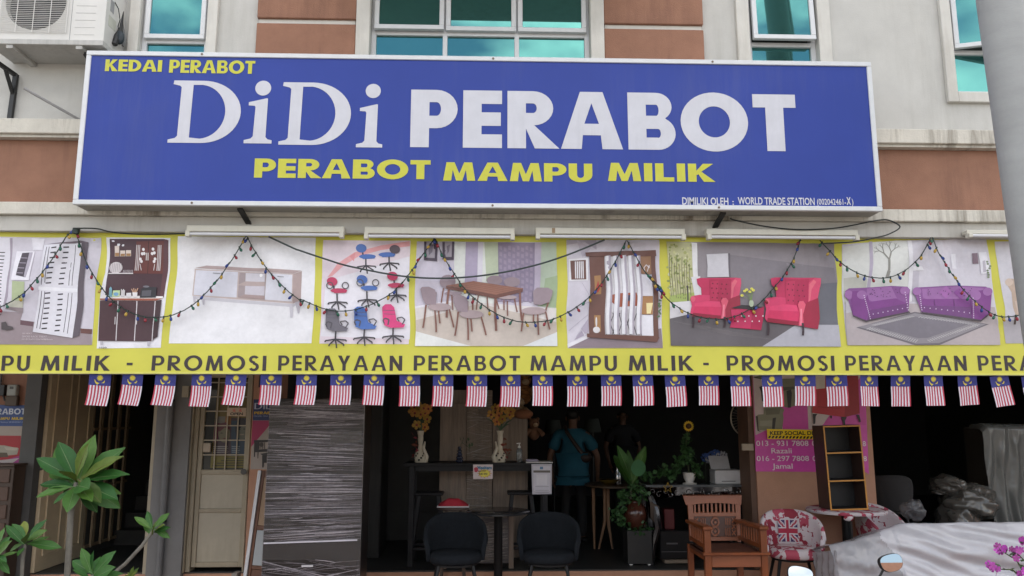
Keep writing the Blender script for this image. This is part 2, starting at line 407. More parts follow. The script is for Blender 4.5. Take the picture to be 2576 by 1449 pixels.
# openings in the upper wall: (x0, x1, z0, z1)
SILL = 4.30
WIN = [(-2.93, -2.37, SILL, 6.0), (-1.0, .87, SILL, 5.33), (2.25, 2.85, SILL, 6.0), (4.03, 4.75, SILL, 6.0)]
mb = MB(); x = X0
for a, b, c, d in WIN:
    mb.box(x, a, YF, YF+.2, 3.03, ZT); mb.box(a, b, YF, YF+.2, 3.03, c); mb.box(a, b, YF, YF+.2, d, ZT); x = b
mb.box(x, X1, YF, YF+.2, 3.03, ZT)
mb.build('upper_wall', M_grey, bld)
box('roof_slab', M_conc, bld, X0, X1, YF-.5, 22, ZT, ZT+.2)
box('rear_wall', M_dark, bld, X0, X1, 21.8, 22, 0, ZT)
for xx in (X0, X1-.2): box('side_wall', M_grey, bld, xx, xx+.2, YF+.2, 21.8, 3.0, ZT)
box('walkway_ceiling', mat('dull_white_soffit', (.42, .41, .39), .8), bld, X0, X1, YF+.2, YS, 3.0, 3.1)
# window surrounds (proud white plaster frames)
def surround(x0, x1, z0, z1, yf, n='window_surround', wd=.085):
    mb = MB()
    mb.box(x0-wd, x0, yf, YF, z0-wd, z1+wd); mb.box(x1, x1+wd, yf, YF, z0-wd, z1+wd)
    mb.box(x0, x1, yf, YF, z0-wd, z0); mb.box(x0, x1, yf, YF, z1, z1+wd)
    return mb.build(n, M_cream, bld, bev=.004)
surround(*WIN[0], YF-.04); surround(WIN[1][0], WIN[1][1], SILL, 5.33, YF-.075, wd=.115)
surround(*WIN[2], YF-.04, wd=.11); surround(*WIN[3], YF-.04, wd=.09)

def sash(parent, x0, x1, z0, z1, y, tilt=0, fw=.04, hinge='top', name='casement', dark=False):
    """aluminium sash with its own pane; tilt swings the bottom outwards"""
    fr = MB(); 
    fr.box(x0, x1, y-.02, y+.02, z0, z0+fw); fr.box(x0, x1, y-.02, y+.02, z1-fw, z1)
    fr.box(x0, x0+fw, y-.02, y+.02, z0+fw, z1-fw); fr.box(x1-fw, x1, y-.02, y+.02, z0+fw, z1-fw)
    o = fr.build(name, M_alu, parent, bev=.003)
    g = MB().box(x0+fw+.002, x1-fw-.002, y-.004, y+.004, z0+fw+.002, z1-fw-.002).build('pane', M_glass, o)
    if tilt:
        piv = Vector((0, 0, (z1-z0)/2)); q = Matrix.Rotation(R(-tilt), 3, 'X')
        o.rotation_euler.x = R(-tilt); o.location = o.location + piv - q @ piv
    return o
def window(x0, x1, cols, ztr, tilt, fw=.028, z1=6.0):
    z0 = SILL; y = YF+.07
    mb = MB(); f = .04
    mb.box(x0, x0+f, y-.03, y+.04, z0, z1); mb.box(x1-f, x1, y-.03, y+.04, z0, z1)
    mb.box(x0+f, x1-f, y-.03, y+.04, z0, z0+f); mb.box(x0+f, x1-f, y-.03, y+.04, ztr-f/2, ztr+f/2)
    mb.box(x0+f, x1-f, y-.03, y+.04, z1-f, z1)
    for c in cols: mb.box(c-f/2, c+f/2, y-.029, y+.039, z0+f, z1-f)
    wn = mb.build('window', M_alu, bld, bev=.003)
    e = [x0+f]+[c for c in cols]+[x1-f]
    for i in range(len(e)-1):
        a = e[i]+(f/2 if i else 0); b = e[i+1]-(f/2 if i < len(e)-2 else 0)
        MB().box(a+.001, b-.001, y-.004, y+.004, z0+f+.001, ztr-f/2-.001).build('pane', M_glass, wn)
        sash(wn, a-.012, b+.012, ztr+f/2-.012, z1-f+.01, y-.05, tilt[i])
    MB().box(x0-.05, x1+.05, y+.06, y+.09, z0, z1).build('curtain', mat('dim_curtain', (.05, .06, .055), .9), wn)
    return wn
window(*WIN[0][:2], [], 4.69, [0])
window(*WIN[1][:2], [-.371, .245], 4.80, [2.2, .6, .6], z1=5.33)
window(*WIN[2][:2], [], 4.745, [2.5])
w4 = window(*WIN[3][:2], [], 4.70, [0])
for c in w4.children:
    if c.name.startswith('casement'):
        hw = (WIN[3][1]-WIN[3][0])/2-.03; c.rotation_euler.z = R(-17); c.location.x += -hw+hw*math.cos(R(17)); c.location.y += -hw*math.sin(R(17))-.02
# unseen ledge added to reflect as a dark band in the middle window
box('added_reflection_ledge', M_cream, bld, -1.35, 1.25, YF-.95, YF, 5.45, 5.55)
# terracotta blocks with a pale recessed groove either side of the middle window
for a, b in ((-1.95, -1.118), (.988, 1.845)):
    mb = MB(); mb.box(a, b, YF-.05, YF, 4.30, 4.825); mb.build('terracotta_block', M_terra, bld, bev=.006)
    mb = MB(); mb.box(a, b, YF-.05, YF, 4.872, 5.44); mb.build('terracotta_block', M_terra, bld, bev=.006)
    box('groove', M_cream, bld, a+.012, b-.012, YF-.022, YF, 4.8255, 4.8715)
# horizontal bands
box('terracotta_band', M_terra, bld, X0, X1, YF-.03, YF, 3.226, 3.776)
mb = MB().box(X0, X1, YF-.13, YF, 3.80, 3.925); mb.build('upper_ledge', M_ledge, bld, bev=.006)
box('ledge_drip', M_ledge, bld, X0, X1, YF-.10, YF, 3.777, 3.799)
mb = MB().box(X0, X1, YF-.15, YF, 3.125, 3.2255); mb.build('lower_ledge', M_ledge, bld, bev=.006)
box('beam', mat('beam_paint', (.50, .48, .445), .8, var=.08, streak=.35, streakcol=(.2, .16, .11)), bld, X0, X1, YF-.11, YF+.2, 3.0, 3.1245, bev=.004)
# shopfront plane: piers and the wall between the two doors
def fx(v, y=941, Y=YS): return P(v, y, Y)[0]
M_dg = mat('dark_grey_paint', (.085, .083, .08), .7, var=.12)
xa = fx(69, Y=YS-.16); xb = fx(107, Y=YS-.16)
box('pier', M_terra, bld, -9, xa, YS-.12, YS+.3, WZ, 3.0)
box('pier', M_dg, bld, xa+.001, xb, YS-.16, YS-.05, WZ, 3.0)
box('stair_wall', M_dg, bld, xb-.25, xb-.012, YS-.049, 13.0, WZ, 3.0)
xc, xd = fx(402, Y=YS-.1), fx(487, Y=YS-.1)
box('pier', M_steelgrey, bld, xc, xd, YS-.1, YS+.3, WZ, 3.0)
box('door_jamb', M_creamdoor, bld, xc-.035, xc-.001, YS-.09, YS+.28, 0, 3.0)
xe, xf = fx(640, Y=YS-.05), fx(707)
box('pier', M_terraW, bld, xe, xf, YS-.05, YS+.3, WZ, 3.0)
xg, xh = fx(1891, Y=YS-.06), fx(2182, Y=YS-.06)
box('pier', M_terraW, bld, xg, xh, YS-.06, YS+.35, WZ, 3.0)
box('pier_trim', mat('brown_paint', (.13, .07, .045), .6), bld, xg-.06, xg-.001, YS-.04, YS+.3, 0, 3.0)
box('pier', M_terraW, bld, 7.4, 9, YS, YS+.3, 0, 3.0)
# room walls, ceiling
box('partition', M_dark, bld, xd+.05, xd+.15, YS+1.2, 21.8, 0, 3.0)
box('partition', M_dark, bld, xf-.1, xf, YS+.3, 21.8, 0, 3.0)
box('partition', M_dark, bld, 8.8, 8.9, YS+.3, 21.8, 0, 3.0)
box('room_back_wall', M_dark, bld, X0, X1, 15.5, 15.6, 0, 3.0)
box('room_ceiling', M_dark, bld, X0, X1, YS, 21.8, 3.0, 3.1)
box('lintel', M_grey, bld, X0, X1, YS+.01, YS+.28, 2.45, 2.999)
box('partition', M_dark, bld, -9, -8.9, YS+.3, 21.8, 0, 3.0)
# down pipe on the grey pier and a conduit box
t = thing('downpipe', 'grey round downpipe running down the grey pier between the two doors', 'pipe', (fx(447), YS-.14, 0))
MB().tube([(fx(447), YS-.135, .0), (fx(447), YS-.135, 2.9)], .035, 12).build('pipe', mat('grey_pvc', (.14, .14, .14), .5), t, smooth=True)
for z in (.5, 1.7): MB().lathe((fx(447), YS-.135, z), [(.036, 0), (.041, .003), (.041, .022), (.036, .025)], 12).build('bracket', M_black, t)
box('conduit_box', M_creamdoor, bld, fx(470, 985), fx(486, 985), YS-.13, YS-.101, P(470, 1000, YS)[1], P(470, 972, YS)[1])

# ------------------------------------------------------------------ the big sign
SY = 5.85
sx0, sx1, sz0, sz1 = -3.168, 3.12, 3.152, 4.405
sg = thing('shop_sign', 'large blue lightbox shop sign with white and yellow lettering in an aluminium frame', 'sign', (0, SY, sz0))
box('casing', mat('sheet_metal', (.36, .345, .315), .6, var=.12, streak=.5), sg, sx0+.004, sx1-.004, SY+.012, SY+.2, sz0+.004, sz1-.004)
M_blue = mat('blue_vinyl', (.030, .058, .30), .42, var=.06, scale=1.6, spec=.22, streak=.16, streakcol=(.12, .14, .30))
box('sign_face', M_blue, sg, sx0+.03, sx1-.03, SY+.004, SY+.0115, sz0+.03, sz1-.03)
fw = .038
box('frame_edge', M_alu, sg, sx0, sx1, SY-.008, SY+.03, sz0, sz0+fw, bev=.004); box('frame_edge', M_alu, sg, sx0, sx1, SY-.008, SY+.03, sz1-fw, sz1, bev=.004)
box('frame_edge', M_alu, sg, sx0, sx0+fw, SY-.0075, SY+.03, sz0+fw+.0005, sz1-fw-.0005, bev=.004); box('frame_edge', M_alu, sg, sx1-fw, sx1, SY-.0075, SY+.03, sz0+fw+.0005, sz1-fw-.0005, bev=.004)
M_rust = mat('rusty_screw', (.16, .11, .08), .6)
for vx in (498, 1240, 1798):
    for z in (sz0+fw*.5, sz1-fw*.5):
        xx = P(vx, 300, SY)[0]; MB().tube([(xx, SY-.012, z), (xx, SY-.007, z)], .009, 8).build('screw', M_rust, sg)
# lettering
WH, YE = (.60, .60, .655), (.56, .545, .075)
p = Print(SY+.003); p.caps('KEDAI', 265, 408, 150.5, 180, YE, .27, .2, 1.0, .06); p.build('lettering', sg, mt=INKL); p = Print(SY+.003); p.caps('PERABOT', 426, 642, 152, 184.5, YE, .27, .2, 1.0, .06); p.build('lettering', sg, mt=INKL)
p = Print(SY+.003); p.caps('PERABOT', 1033, 2003, 232, 375.5, WH, .285, .235, 1.0, .085); p.build('lettering', sg, mt=INKL)
p = Print(SY+.003)
p.caps('PERABOT', 640, 1083, 401, 449, YE, .27, .23, 1.0, .07); p.build('lettering', sg, mt=INKL); p = Print(SY+.003); p.caps('MAMPU', 1115, 1490, 410, 456, YE, .27, .23, 1.0, .07); p.build('lettering', sg, mt=INKL); p = Print(SY+.003); p.caps('MILIK', 1529, 1796, 411, 456.5, YE, .27, .23, 1.05, .09); p.build('lettering', sg, mt=INKL)
p = Print(SY+.003)
def serif_D(x0, x1, y0, y1):
    w_ = 1.14; A = p.w((x0, (y0+y1)/2)); B = p.w((x1, (y0+y1)/2)); zt = p.w(((x0+x1)/2, y0))[1]; zb = p.w(((x0+x1)/2, y1))[1]
    o = [(0, 0), (.5, 0)]+arc(.52, .5, .62, .5, -90, 90, 26)+[(.04, 1.0), (.03, .94), (.14, .915), (.165, .89), (.145, .11), (.11, .075), (0, .05)]
    h = [(.355, .93), (.335, .085)]+arc(.46, .5, .43, .435, -84, 84, 24)
    p.world([[(A[0]+a/w_*(B[0]-A[0]), zb+b*(zt-zb)) for a, b in c] for c in (o, h)], WH, False)
def serif_i(x0, x1, yd, y0, y1):
    w_ = .46; A = p.w((x0, (y0+y1)/2)); B = p.w((x1, (y0+y1)/2)); xm = (x0+x1)/2; zt = p.w((xm, y0))[1]; zb = p.w((xm, y1))[1]; zd = p.w((xm, yd))[1]
    H = (zt-zb)/.70; k = (B[0]-A[0])/w_
    f = lambda a, b: (A[0]+a*k, zb+b*H)
    p.world([[f(a, b) for a, b in [(0, 0), (.46, 0), (.46, .05), (.39, .065), (.355, .10), (.365, .70), (.34, .705), (.05, .64), (.05, .59), (.15, .585), (.165, .56), (.145, .11), (.11, .075), (0, .05)]]], WH, False)
    r = .118; cx, cz = f(.275, 0)[0], zd - r*H
    p.world([[(cx+r*H*math.cos(a), cz+r*H*math.sin(a)) for a in [2*math.pi*i/28 for i in range(28)]]], WH, False)
serif_D(427, 606, 203.5, 360); serif_i(616, 686, 203, 248, 361); serif_D(704, 883, 208, 365); serif_i(897, 963, 211, 263, 371)
p.h += .0003; p.build('lettering', sg, mt=INKL)
p = Print(SY+.003)
p.text('DIMILIKI OLEH', 1716, 1832, 496.5, 515, WH, .018); p.build('lettering', sg, mt=INKL); p = Print(SY+.003); p.text(':', 1842, 1846, 501, 515, WH, .02); p.build('lettering', sg, mt=INKL); p = Print(SY+.003); p.text('WORLD TRADE STATION', 1856, 2049, 496.5, 515, WH, .018); p.build('lettering', sg, mt=INKL); p = Print(SY+.003); p.text('(002042461-', 2055, 2128, 500, 515, WH, .012); p.text('X', 2129, 2140, 496, 515, WH, .03); p.text(')', 2142, 2146, 500, 515, WH, .012)
p.build('lettering', sg, mt=INKL)
# flat steel brackets below the sign
for vx, lean in ((608, .10), (1815, -.10)):
    a = P3(vx, 538, 5.98); MB().bar((a.x, 5.93, sz0-.001), (a.x+lean*.3, 6.13, sz0-.10), .045, .012).build('bracket', M_black, sg)

# ------------------------------------------------------------------ utility pole
pl = thing('utility_pole', 'thick grey concrete pole standing in front of the shop at the right edge', 'pole', (3.42, 4.5, -.36))
MB().tube([(3.50, 4.5, -.36), (3.352, 4.5, 2.2), (3.275, 4.5, 4.2), (3.15, 4.5, 8.5)], [.165, .142, .132, .11], 28).build('shaft', mat('pole_concrete', (.33, .335, .335), .7, var=.08, scale=3, bump=.2, bscale=50, sx=(1, 1, 3)), pl, smooth=True)
MB().tube([(3.475, 4.52, 3.0), (3.42, 4.52, 4.4), (3.30, 4.52, 7.5)], .018, 8).build('cable_conduit', mat('white_pvc', (.6, .6, .6), .4), pl, smooth=True)

# ------------------------------------------------------------------ air conditioner outdoor unit
ay = 5.88
M_ac = mat('off_white_enamel', (.64, .625, .60), .4, var=.05, scale=4)
ax1 = P(264, 60, ay)[0]; ax0 = ax1-.86; az0 = P(200, 104, ay)[1]; az1 = az0+.62
cx, cz = P(91, 5, ay); rr = .238
ac = thing('air_conditioner', 'off-white air conditioner outdoor unit with round fan grille on the upper wall', 'air conditioner', ((ax0+ax1)/2, ay+.16, az0))
# casing with a round opening in its front
mb = MB(); mb.box(ax0, ax1, ay+.07, ay+.32, az0, az1)
n = 48; C = [(cx+rr*math.cos(2*math.pi*i/n), cz+rr*math.sin(2*math.pi*i/n)) for i in range(n)]
S = []
for i in range(n):
    a = 2*math.pi*i/n; dx, dz = math.cos(a), math.sin(a)
    ts = []
    if dx > 1e-9: ts.append((ax1-cx)/dx)
    if dx < -1e-9: ts.append((ax0-cx)/dx)
    if dz > 1e-9: ts.append((az1-cz)/dz)
    if dz < -1e-9: ts.append((az0-cz)/dz)
    q = min(ts); S.append((cx+dx*q, cz+dz*q))
mb.add([(x_, ay, z_) for x_, z_ in C+S]+[(x_, ay+.07, z_) for x_, z_ in C+S], [(i, n+i, n+(i+1) % n, (i+1) % n) for i in range(n)]+[(i, (i+1) % n, 2*n+(i+1) % n, 2*n+i) for i in range(n)]+[(n+i, 3*n+i, 3*n+(i+1) % n, n+(i+1) % n) for i in range(n)])
mb.build('casing', M_ac, ac)
MB().tube([(cx, ay+.06, cz), (cx, ay+.069, cz)], rr-.002, 40).build('fan_well', mat('fan_black', (.012, .012, .016), .6), ac)
fb = MB()
for k in range(3):
    a = R(40+120*k); ca, sa = math.cos(a), math.sin(a)
    fb.add([(cx+.04*ca, ay+.045, cz+.04*sa), (cx+.2*math.cos(a-.25), ay+.035, cz+.2*math.sin(a-.25)), (cx+.21*math.cos(a+.35), ay+.05, cz+.21*math.sin(a+.35)), (cx+.05*math.cos(a+1), ay+.052, cz+.05*math.sin(a+1))], [(0, 1, 2, 3)])
fb.lathe((cx, ay+.045, cz), [(.01, -.01), (.01, .01)], 8)
fb.build('fan_blades', mat('fan_plastic', (.03, .03, .035), .5), ac)
gw = MB(); hx0, hx1, hz0 = cx-.262, cx+.262, cz-.262
z = hz0
while z < az1-.03:
    gw.tube([(hx0, ay-.012, z), (hx1, ay-.012, z)], .0026, 5); z += .0158
gw.build('grille_wires', M_ac, ac)
gv = MB()
for k in range(5): xx = hx0+k*(hx1-hx0)/4; gv.tube([(xx, ay-.016, hz0-.006), (xx, ay-.016, az1-.02)], .0035, 6)
gv.build('grille_bars', M_ac, ac)
box('front_seam', mat('seam_grey', (.25, .25, .26), .6), ac, cx+.288, cx+.292, ay-.001, ay+.002, az0+.01, az1-.01)
lv = MB()
for k in range(5): zz = az0+.055+k*.062; lv.box(ax1-.235, ax1-.075, ay-.0015, ay+.002, zz, zz+.004)
lv.build('embossed_lines', mat('ac_line', (.48, .47, .46), .6), ac)
box('base_tray', mat('galvanised', (.46, .45, .43), .5, var=.1, streak=.3), ac, ax0-.03, ax1+.012, ay-.03, ay+.33, az0-.045, az0-.001, bev=.003)
for xx in (ax0+.12, ax1-.2): box('foot_rail', mat('galvanised'  , (.46, .45, .43)), ac, xx, xx+.05, ay-.02, ay+.33, az0-.075, az0-.046)
box('spec_plate', mat('plate_grey', (.30, .30, .31), .5), ac, ax1+.0005, ax1+.002, ay+.06, ay+.12, az0+.30, az0+.40)
box('spec_label', mat('label_pale', (.50, .50, .44), .5), ac, ax1+.0005, ax1+.002, ay+.05, ay+.17, az0+.17, az0+.26)
br = thing('ac_wall_bracket', 'black angle-iron bracket bolted to the wall under the air conditioner', 'bracket', (ax0, YF, az0-.4))
a = P3(-6, 158, 6.0); b = P3(40, 190, 6.17); c_ = P3(34, 305, 6.17)
MB().bar(P3(-60, 120, 5.9), b, .03, .03).build('arm', M_black, br); MB().bar((b.x, 6.17, b.z+.01), (b.x-.01, 6.17, c_.z), .035, .03).build('upright', M_black, br); MB().bar(P3(14, 175, 6.05), P3(33, 240, 6.17), .022, .022).build('brace', M_black, br)
a = P3(228, 128, 6.0); MB().bar((a.x+.02, 5.9, az0-.09), (a.x+.06, 6.19, az0-.22), .04, .035).build('arm', M_black, br)
rod = thing('wall_rod', 'thin grey metal rod sticking out of the wall left of the blue sign', 'rod', tuple(P3(200, 305, 6.18)))
MB().tube([P3(60, 222, 5.95), P3(205, 304, 6.18)], .011, 8).build('rod', mat('galvanised_rod', (.35, .35, .36), .4, metal=.5), rod, smooth=True)
cbl = thing('ac_pipe_bundle', 'black taped pipe bundle and thin cables hanging beside the air conditioner', 'cable', tuple(P3(305, 110, 6.15)))
MB().tube([P3(312, 133-240, 6.17), P3(309, 20, 6.17), P3(305, 70, 6.12), P3(297, 92, 6.05), P3(288, 112, 6.02)], [.011, .011, .014, .03, .022], 8).build('bundle', M_black, cbl, smooth=True)
MB().tube([P3(285, -2, 6.0), P3(298, 22, 6.02), P3(302, 50, 6.05), P3(297, 66, 6.06), P3(300, 88, 6.1)], .004, 6).build('thin_cable', M_black, cbl, smooth=True)
MB().ball(P3(302, 95, 6.05), (.036, .03, .06), 10, 7).build('tape_lump', mat('dark_tape', (.02, .03, .04), .5, bump=.8, bscale=40), cbl, smooth=True)
MB().tube([P3(306, -60, 6.16), P3(307, 60, 6.16), P3(315, 100, 6.12), P3(309, 116, 6.1)], .011, 8).build('grey_pipe', mat('grey_pvc', (.14, .14, .14)), cbl, smooth=True)
# ------------------------------------------------------------------ yellow fabric banner
BY = 6.15
CUT = .04
def bsurf(x, z):
    q = min(1, max(0, (3.03-z)/1.13)); e = math.sin(math.pi*min(1, q*1.05))
    y = .012*math.sin(2.3*x+.6)*e + .009*math.sin(5.1*x+2.4*z)*e + .005*math.sin(11*x-3.1*z+1)*e
    # tension folds fanning out from the tie points along the top
    for ax in (-3.27, -1.98, -.47, 1.08, 2.62, 3.75):
        dx = x-ax; dz = 3.08-z; r = math.hypot(dx, dz)+.05; th = math.atan2(dx, dz)
        y += .015*math.sin(th*7+ax*3)*math.exp(-r*1.6)*min(1, r*3)
    xx = x + .007*math.sin(7*z+2.1*x)*e + .003*math.sin(15*z+x)*e
    return (xx, BY+y, z)
bn = thing('banner', 'long yellow fabric banner printed with furniture pictures stretched across the shopfront', 'banner', (0, BY, 1.89))
bx0, bx1 = -5.2, 5.6; bz0, bz1 = P(1288, 938, BY)[1], P(1288, 583, BY)[1]
M_yel = mat('yellow_banner_fabric', (.64, .60, .082), .5, var=.06, scale=2.5, bump=.05, bscale=200)
def top(x): return bz1 + .018*math.sin(1.9*x+1)+.012*math.sin(4.3*x)+ (.02 if x < -2.4 else 0)
mb = MB(); xs = [bx0]+[i*CUT for i in range(math.ceil(bx0/CUT+.01), math.floor(bx1/CUT)+1)]+[bx1]
zz = [bz0]+[i*CUT for i in range(math.ceil(bz0/CUT+.01), math.floor(3.08/CUT)+1)]
V = []; nx = len(xs)
for z in zz:
    for x in xs: V.append(bsurf(x, min(z, top(x))))
mb.add(V, [(j*nx+i, j*nx+i+1, (j+1)*nx+i+1, (j+1)*nx+i) for j in range(len(zz)-1) for i in range(nx-1)])
mb.build('fabric', M_yel, bn, smooth=True)
box('bottom_hem', mat('yellow_hem', (.68, .65, .15), .6), bn, bx0, bx1, BY-.004, BY+.004, bz0-.012, bz0+.001)
Z4 = (0, 553.5, .3174); Z5 = (754.7, 553.5, .3662); Z6 = (1635.2, 553.5, .3652)
KB = 1.09
def panel(tr): return Print(BY, tr, dark=KB)
def fin(p, lab): o = p.build('printed_picture', bn, surf=bsurf, cut=CUT, mottle=.085); o['label'] = lab
# -- shoe rack
p = panel(Z4)
p.poly([(-420, 130), (803, 142), (775, 480), (728, 990), (-420, 985)], 'c6c0ca')
p.poly([(-420, 140), (105, 145), (95, 420), (70, 600), (40, 690), (-420, 700)], 'd2ced6')
p.poly([(80, 145), (102, 145), (95, 420), (72, 610), (40, 700), (30, 690), (60, 560), (85, 380)], '9a8f9c')
for i in range(16): p.line([(-200, 258+28*i), (44-2*i, 258+28*i)], 7, '3a3138', False)
p.poly([(-420, 700), (190, 735), (172, 795), (272, 808), (728, 870), (728, 990), (-420, 985)], '94858a')
p.poly([(172, 795), (272, 808), (268, 845), (170, 832)], '664a52'); p.poly([(640, 860), (735, 866), (730, 905), (640, 897)], '66403c'); p.poly([(-420, 740), (25, 745), (-10, 775), (-420, 775)], '5a4048')
p.poly([(250, 145), (350, 150), (340, 240), (260, 240)], 'd6d2da')
p.poly([(115, 485), (215, 492), (190, 700), (100, 690)], 'a3ad88'); p.poly([(100, 640), (195, 645), (188, 720), (60, 690)], 'b9b6a8')
p.poly([(60, 690), (195, 700), (192, 740), (50, 705)], '8a7c80')
p.poly([(135, 248), (278, 250), (265, 370), (250, 482), (107, 478), (120, 370)], 'dedae2')
p.poly([(178, 262), (262, 256), (248, 370), (225, 458), (145, 440), (158, 350)], '443a44')
for i in range(4): p.line([(170-8*i, 300+40*i), (225-8*i, 303+40*i)], 7, '8d8390', False)
p.poly([(235, 258), (262, 256), (248, 370), (225, 458), (210, 450)], 'a79fac')
p.poly([(650, 172), (705, 180), (683, 400), (668, 680), (628, 918), (575, 935), (620, 640)], '5a4f58')
p.poly([(352, 195), (640, 165), (705, 178), (655, 186)], '6a5c66')
p.poly([(352, 196), (652, 186), (640, 400), (620, 640), (575, 935), (268, 888), (330, 560)], 'd4d1d9')
for i in range(17):
    if i in (8,): continue
    t = i/16
    p.poly([(415-80*t, 218+640*t), (456-80*t, 213+640*t), (456-80*t, 224+640*t), (415-80*t, 228+640*t)], '2b2329', False)
    p.poly([(508-74*t, 214+660*t), (548-74*t, 210+660*t), (548-74*t, 221+660*t), (508-74*t, 224+660*t)], '2b2329', False)
for a, b in [((375, 215), (347, 515)), ((397, 215), (374, 500)), ((576, 205), (556, 520)), ((600, 200), (582, 520)), ((347, 565), (298, 860)), ((370, 568), (322, 865)), ((550, 580), (505, 890)), ((580, 580), (535, 900))]: p.line([a, b], 5, '4a4049', False)
p.poly([(325, 530), (625, 545), (622, 572), (322, 556)], 'e0dee4')
p.poly([(25, 815), (60, 808), (75, 840), (115, 848), (120, 868), (70, 878), (25, 870)], '4c4447')
p.h += .0005; p.text('SR HEAT', 190, 262, 895, 907, 'c8bcc0', .0); p.text('SHOES RACK TREAT', 188, 375, 918, 932, 'c8bcc0'); p.text('H1825xD325xW884mm', 186, 420, 940, 953, 'c8bcc0')
fin(p, 'printed picture of a white shoe rack cabinet')
# -- kitchen cabinet
p = panel(Z4)
p.poly([(845, 140), (1350, 142), (1340, 400), (1308, 700), (1275, 1012), (765, 1018), (800, 640), (840, 420)], 'e2dfe5')
p.poly([(872, 152), (1300, 150), (1335, 162), (1325, 400), (1300, 612), (845, 612), (862, 400)], '472b34')
p.poly([(1300, 150), (1336, 160), (1325, 400), (1300, 610), (1270, 600), (1285, 400)], '5c363c')
p.poly([(1085, 172), (1300, 165), (1284, 425), (1060, 425)], '66322f')
p.line([(1180, 170), (1168, 425)], 5, '40201f')
for a in (1088, 1100, 1112, 1255, 1266, 1277): p.line([(a, 200), (a-16, 402)], 6, 'cfc6c8', False)
for cx_, cy_ in ((1138, 235), (1128, 270), (1143, 268), (1120, 330), (1112, 312), (1213, 232), (1205, 268), (1222, 262), (1218, 330), (1226, 310)): p.ell(cx_, cy_, 11, 13, 'e6e0e2', 8, up=False)
p.h += .0005
for s_ in (1, -1): p.line([(1168-s_*6, 262), (1164-s_*7, 322)], 6, 'd8d2d0', False); p.line([(1110 if s_ > 0 else 1222, 350), (1120 if s_ > 0 else 1215, 400)], 4, 'e6e0e2', False)
p.h += .0005
for a, b, c_, d in ((912, 208, 948, 290), (955, 245, 995, 290), (1002, 242, 1042, 290)): p.poly([(a, b), (c_, b), (c_-2, d), (a-4, d)], 'd9c9c0', False)
p.h += .0005
for a, d in ((912, 262), (958, 270), (1004, 268)): p.poly([(a, d), (a+34, d), (a+32, 288), (a-2, 288)], 'a4794f', False)
p.h += .0005
p.ell(922, 380, 52, 46, 'd2c9cb'); 
for i in range(7): p.line([(880+14*i, 345), (878+14*i, 415)], 3, '8f8289', False)
p.h += .0005; p.line([(868, 425), (1060, 425)], 8, 'ddd6d8'); 
for i in range(8): p.line([(985+10*i, 398), (982+10*i, 422)], 3, 'c9c0c4', False)
p.poly([(828, 598), (1297, 604), (1292, 620), (806, 624)], 'ece6e6'); p.poly([(806, 624), (1292, 620), (1240, 638), (805, 636)], 'a05a48')
p.poly([(805, 640), (1240, 640), (1222, 952), (1190, 962), (782, 958)], '482c33'); p.poly([(1240, 640), (1285, 632), (1255, 925), (1205, 955), (1222, 800)], '3c2329')
for a, b in ((947, 922), (1092, 1068), (1234, 1210)): p.line([(a, 642), ((a+b)/2+4, 760), (b, 958)], 7, 'cfc8cc', False)
p.h += .0005
for a in (922, 938, 1090): p.line([(a, 768), (a-4, 828)], 6, 'd8d2d4', False)
p.poly([(1128, 545), (1165, 530), (1246, 532), (1240, 615), (1114, 617)], '2b2a31'); p.poly([(1135, 560), (1205, 556), (1200, 602), (1128, 605)], '58565e'); p.ell(1165, 528, 24, 8, '74717a')
p.poly([(884, 545), (895, 530), (906, 548), (902, 612), (878, 612)], '6fa0b0'); p.poly([(912, 562), (968, 560), (962, 608), (905, 612)], 'b9cfa0'); p.ell(935, 590, 20, 14, '6f9fc4')
for i in range(4): p.line([(978+8*i, 550+(i % 2)*8), (976+7*i, 612)], 7, 'cdc8ca', False)
p.poly([(1015, 580), (1052, 578), (1050, 612), (1012, 612)], 'd6d2d6')
for i in range(4): p.line([(1055+16*i, 548-(i % 2)*6), (1070+6*i, 580)], 7, 'c59a80', False)
p.poly([(1060, 575), (1100, 575), (1095, 612), (1064, 612)], 'e0dadc')
p.poly([(800, 962), (822, 962), (818, 992), (800, 992)], 'b9b4bc'); p.poly([(1172, 962), (1195, 962), (1190, 998), (1172, 998)], 'b9b4bc')
p.text('1020', 790, 850, 1006, 1017, '3a3338', .02)
fin(p, 'printed picture of a dark brown kitchen cabinet')
# -- TV cabinet
p = panel(Z4)
p.poly([(1410, 128), (2505, 140), (2495, 500), (2475, 978), (1340, 978), (1370, 700), (1395, 430)], 'e4e2e6')
p.poly([(1525, 600), (2320, 668), (2385, 642), (2380, 660), (2318, 692), (1560, 628), (1528, 612)], 'c9c5cd')
p.poly([(1532, 384), (2322, 430), (2320, 665), (1522, 598)], 'c2b0ae'); p.poly([(2322, 430), (2392, 405), (2385, 640), (2320, 665)], 'ab9694')
p.poly([(1533, 378), (1625, 358), (2392, 402), (2322, 428)], 'ae9998')
p.poly([(1542, 395), (1876, 410), (1868, 612), (1532, 592)], 'd2d1dc'); p.poly([(2112, 424), (2316, 436), (2312, 648), (2096, 632)], 'd5d4de')
p.poly([(1888, 414), (2106, 424), (2092, 630), (1878, 612)], '9f9092'); p.poly([(1938, 418), (2098, 428), (2096, 492), (1936, 486)], 'c9c4cc'); p.poly([(1936, 520), (2096, 526), (2094, 600), (1934, 590)], 'c4bec7')
p.poly([(1884, 508), (1938, 484), (2098, 494), (2096, 526), (1884, 516)], 'b3a09e'); p.poly([(1880, 612), (1936, 588), (2094, 602), (2092, 630)], 'a58f8d')
p.ell(2066, 440, 13, 13, 'f0eef2')
for a, b in ((1678, 1738), (2200, 2250)): p.line([(a, 418 if a < 2000 else 450), (b, 422 if a < 2000 else 454)], 7, '9a9aa2', False)
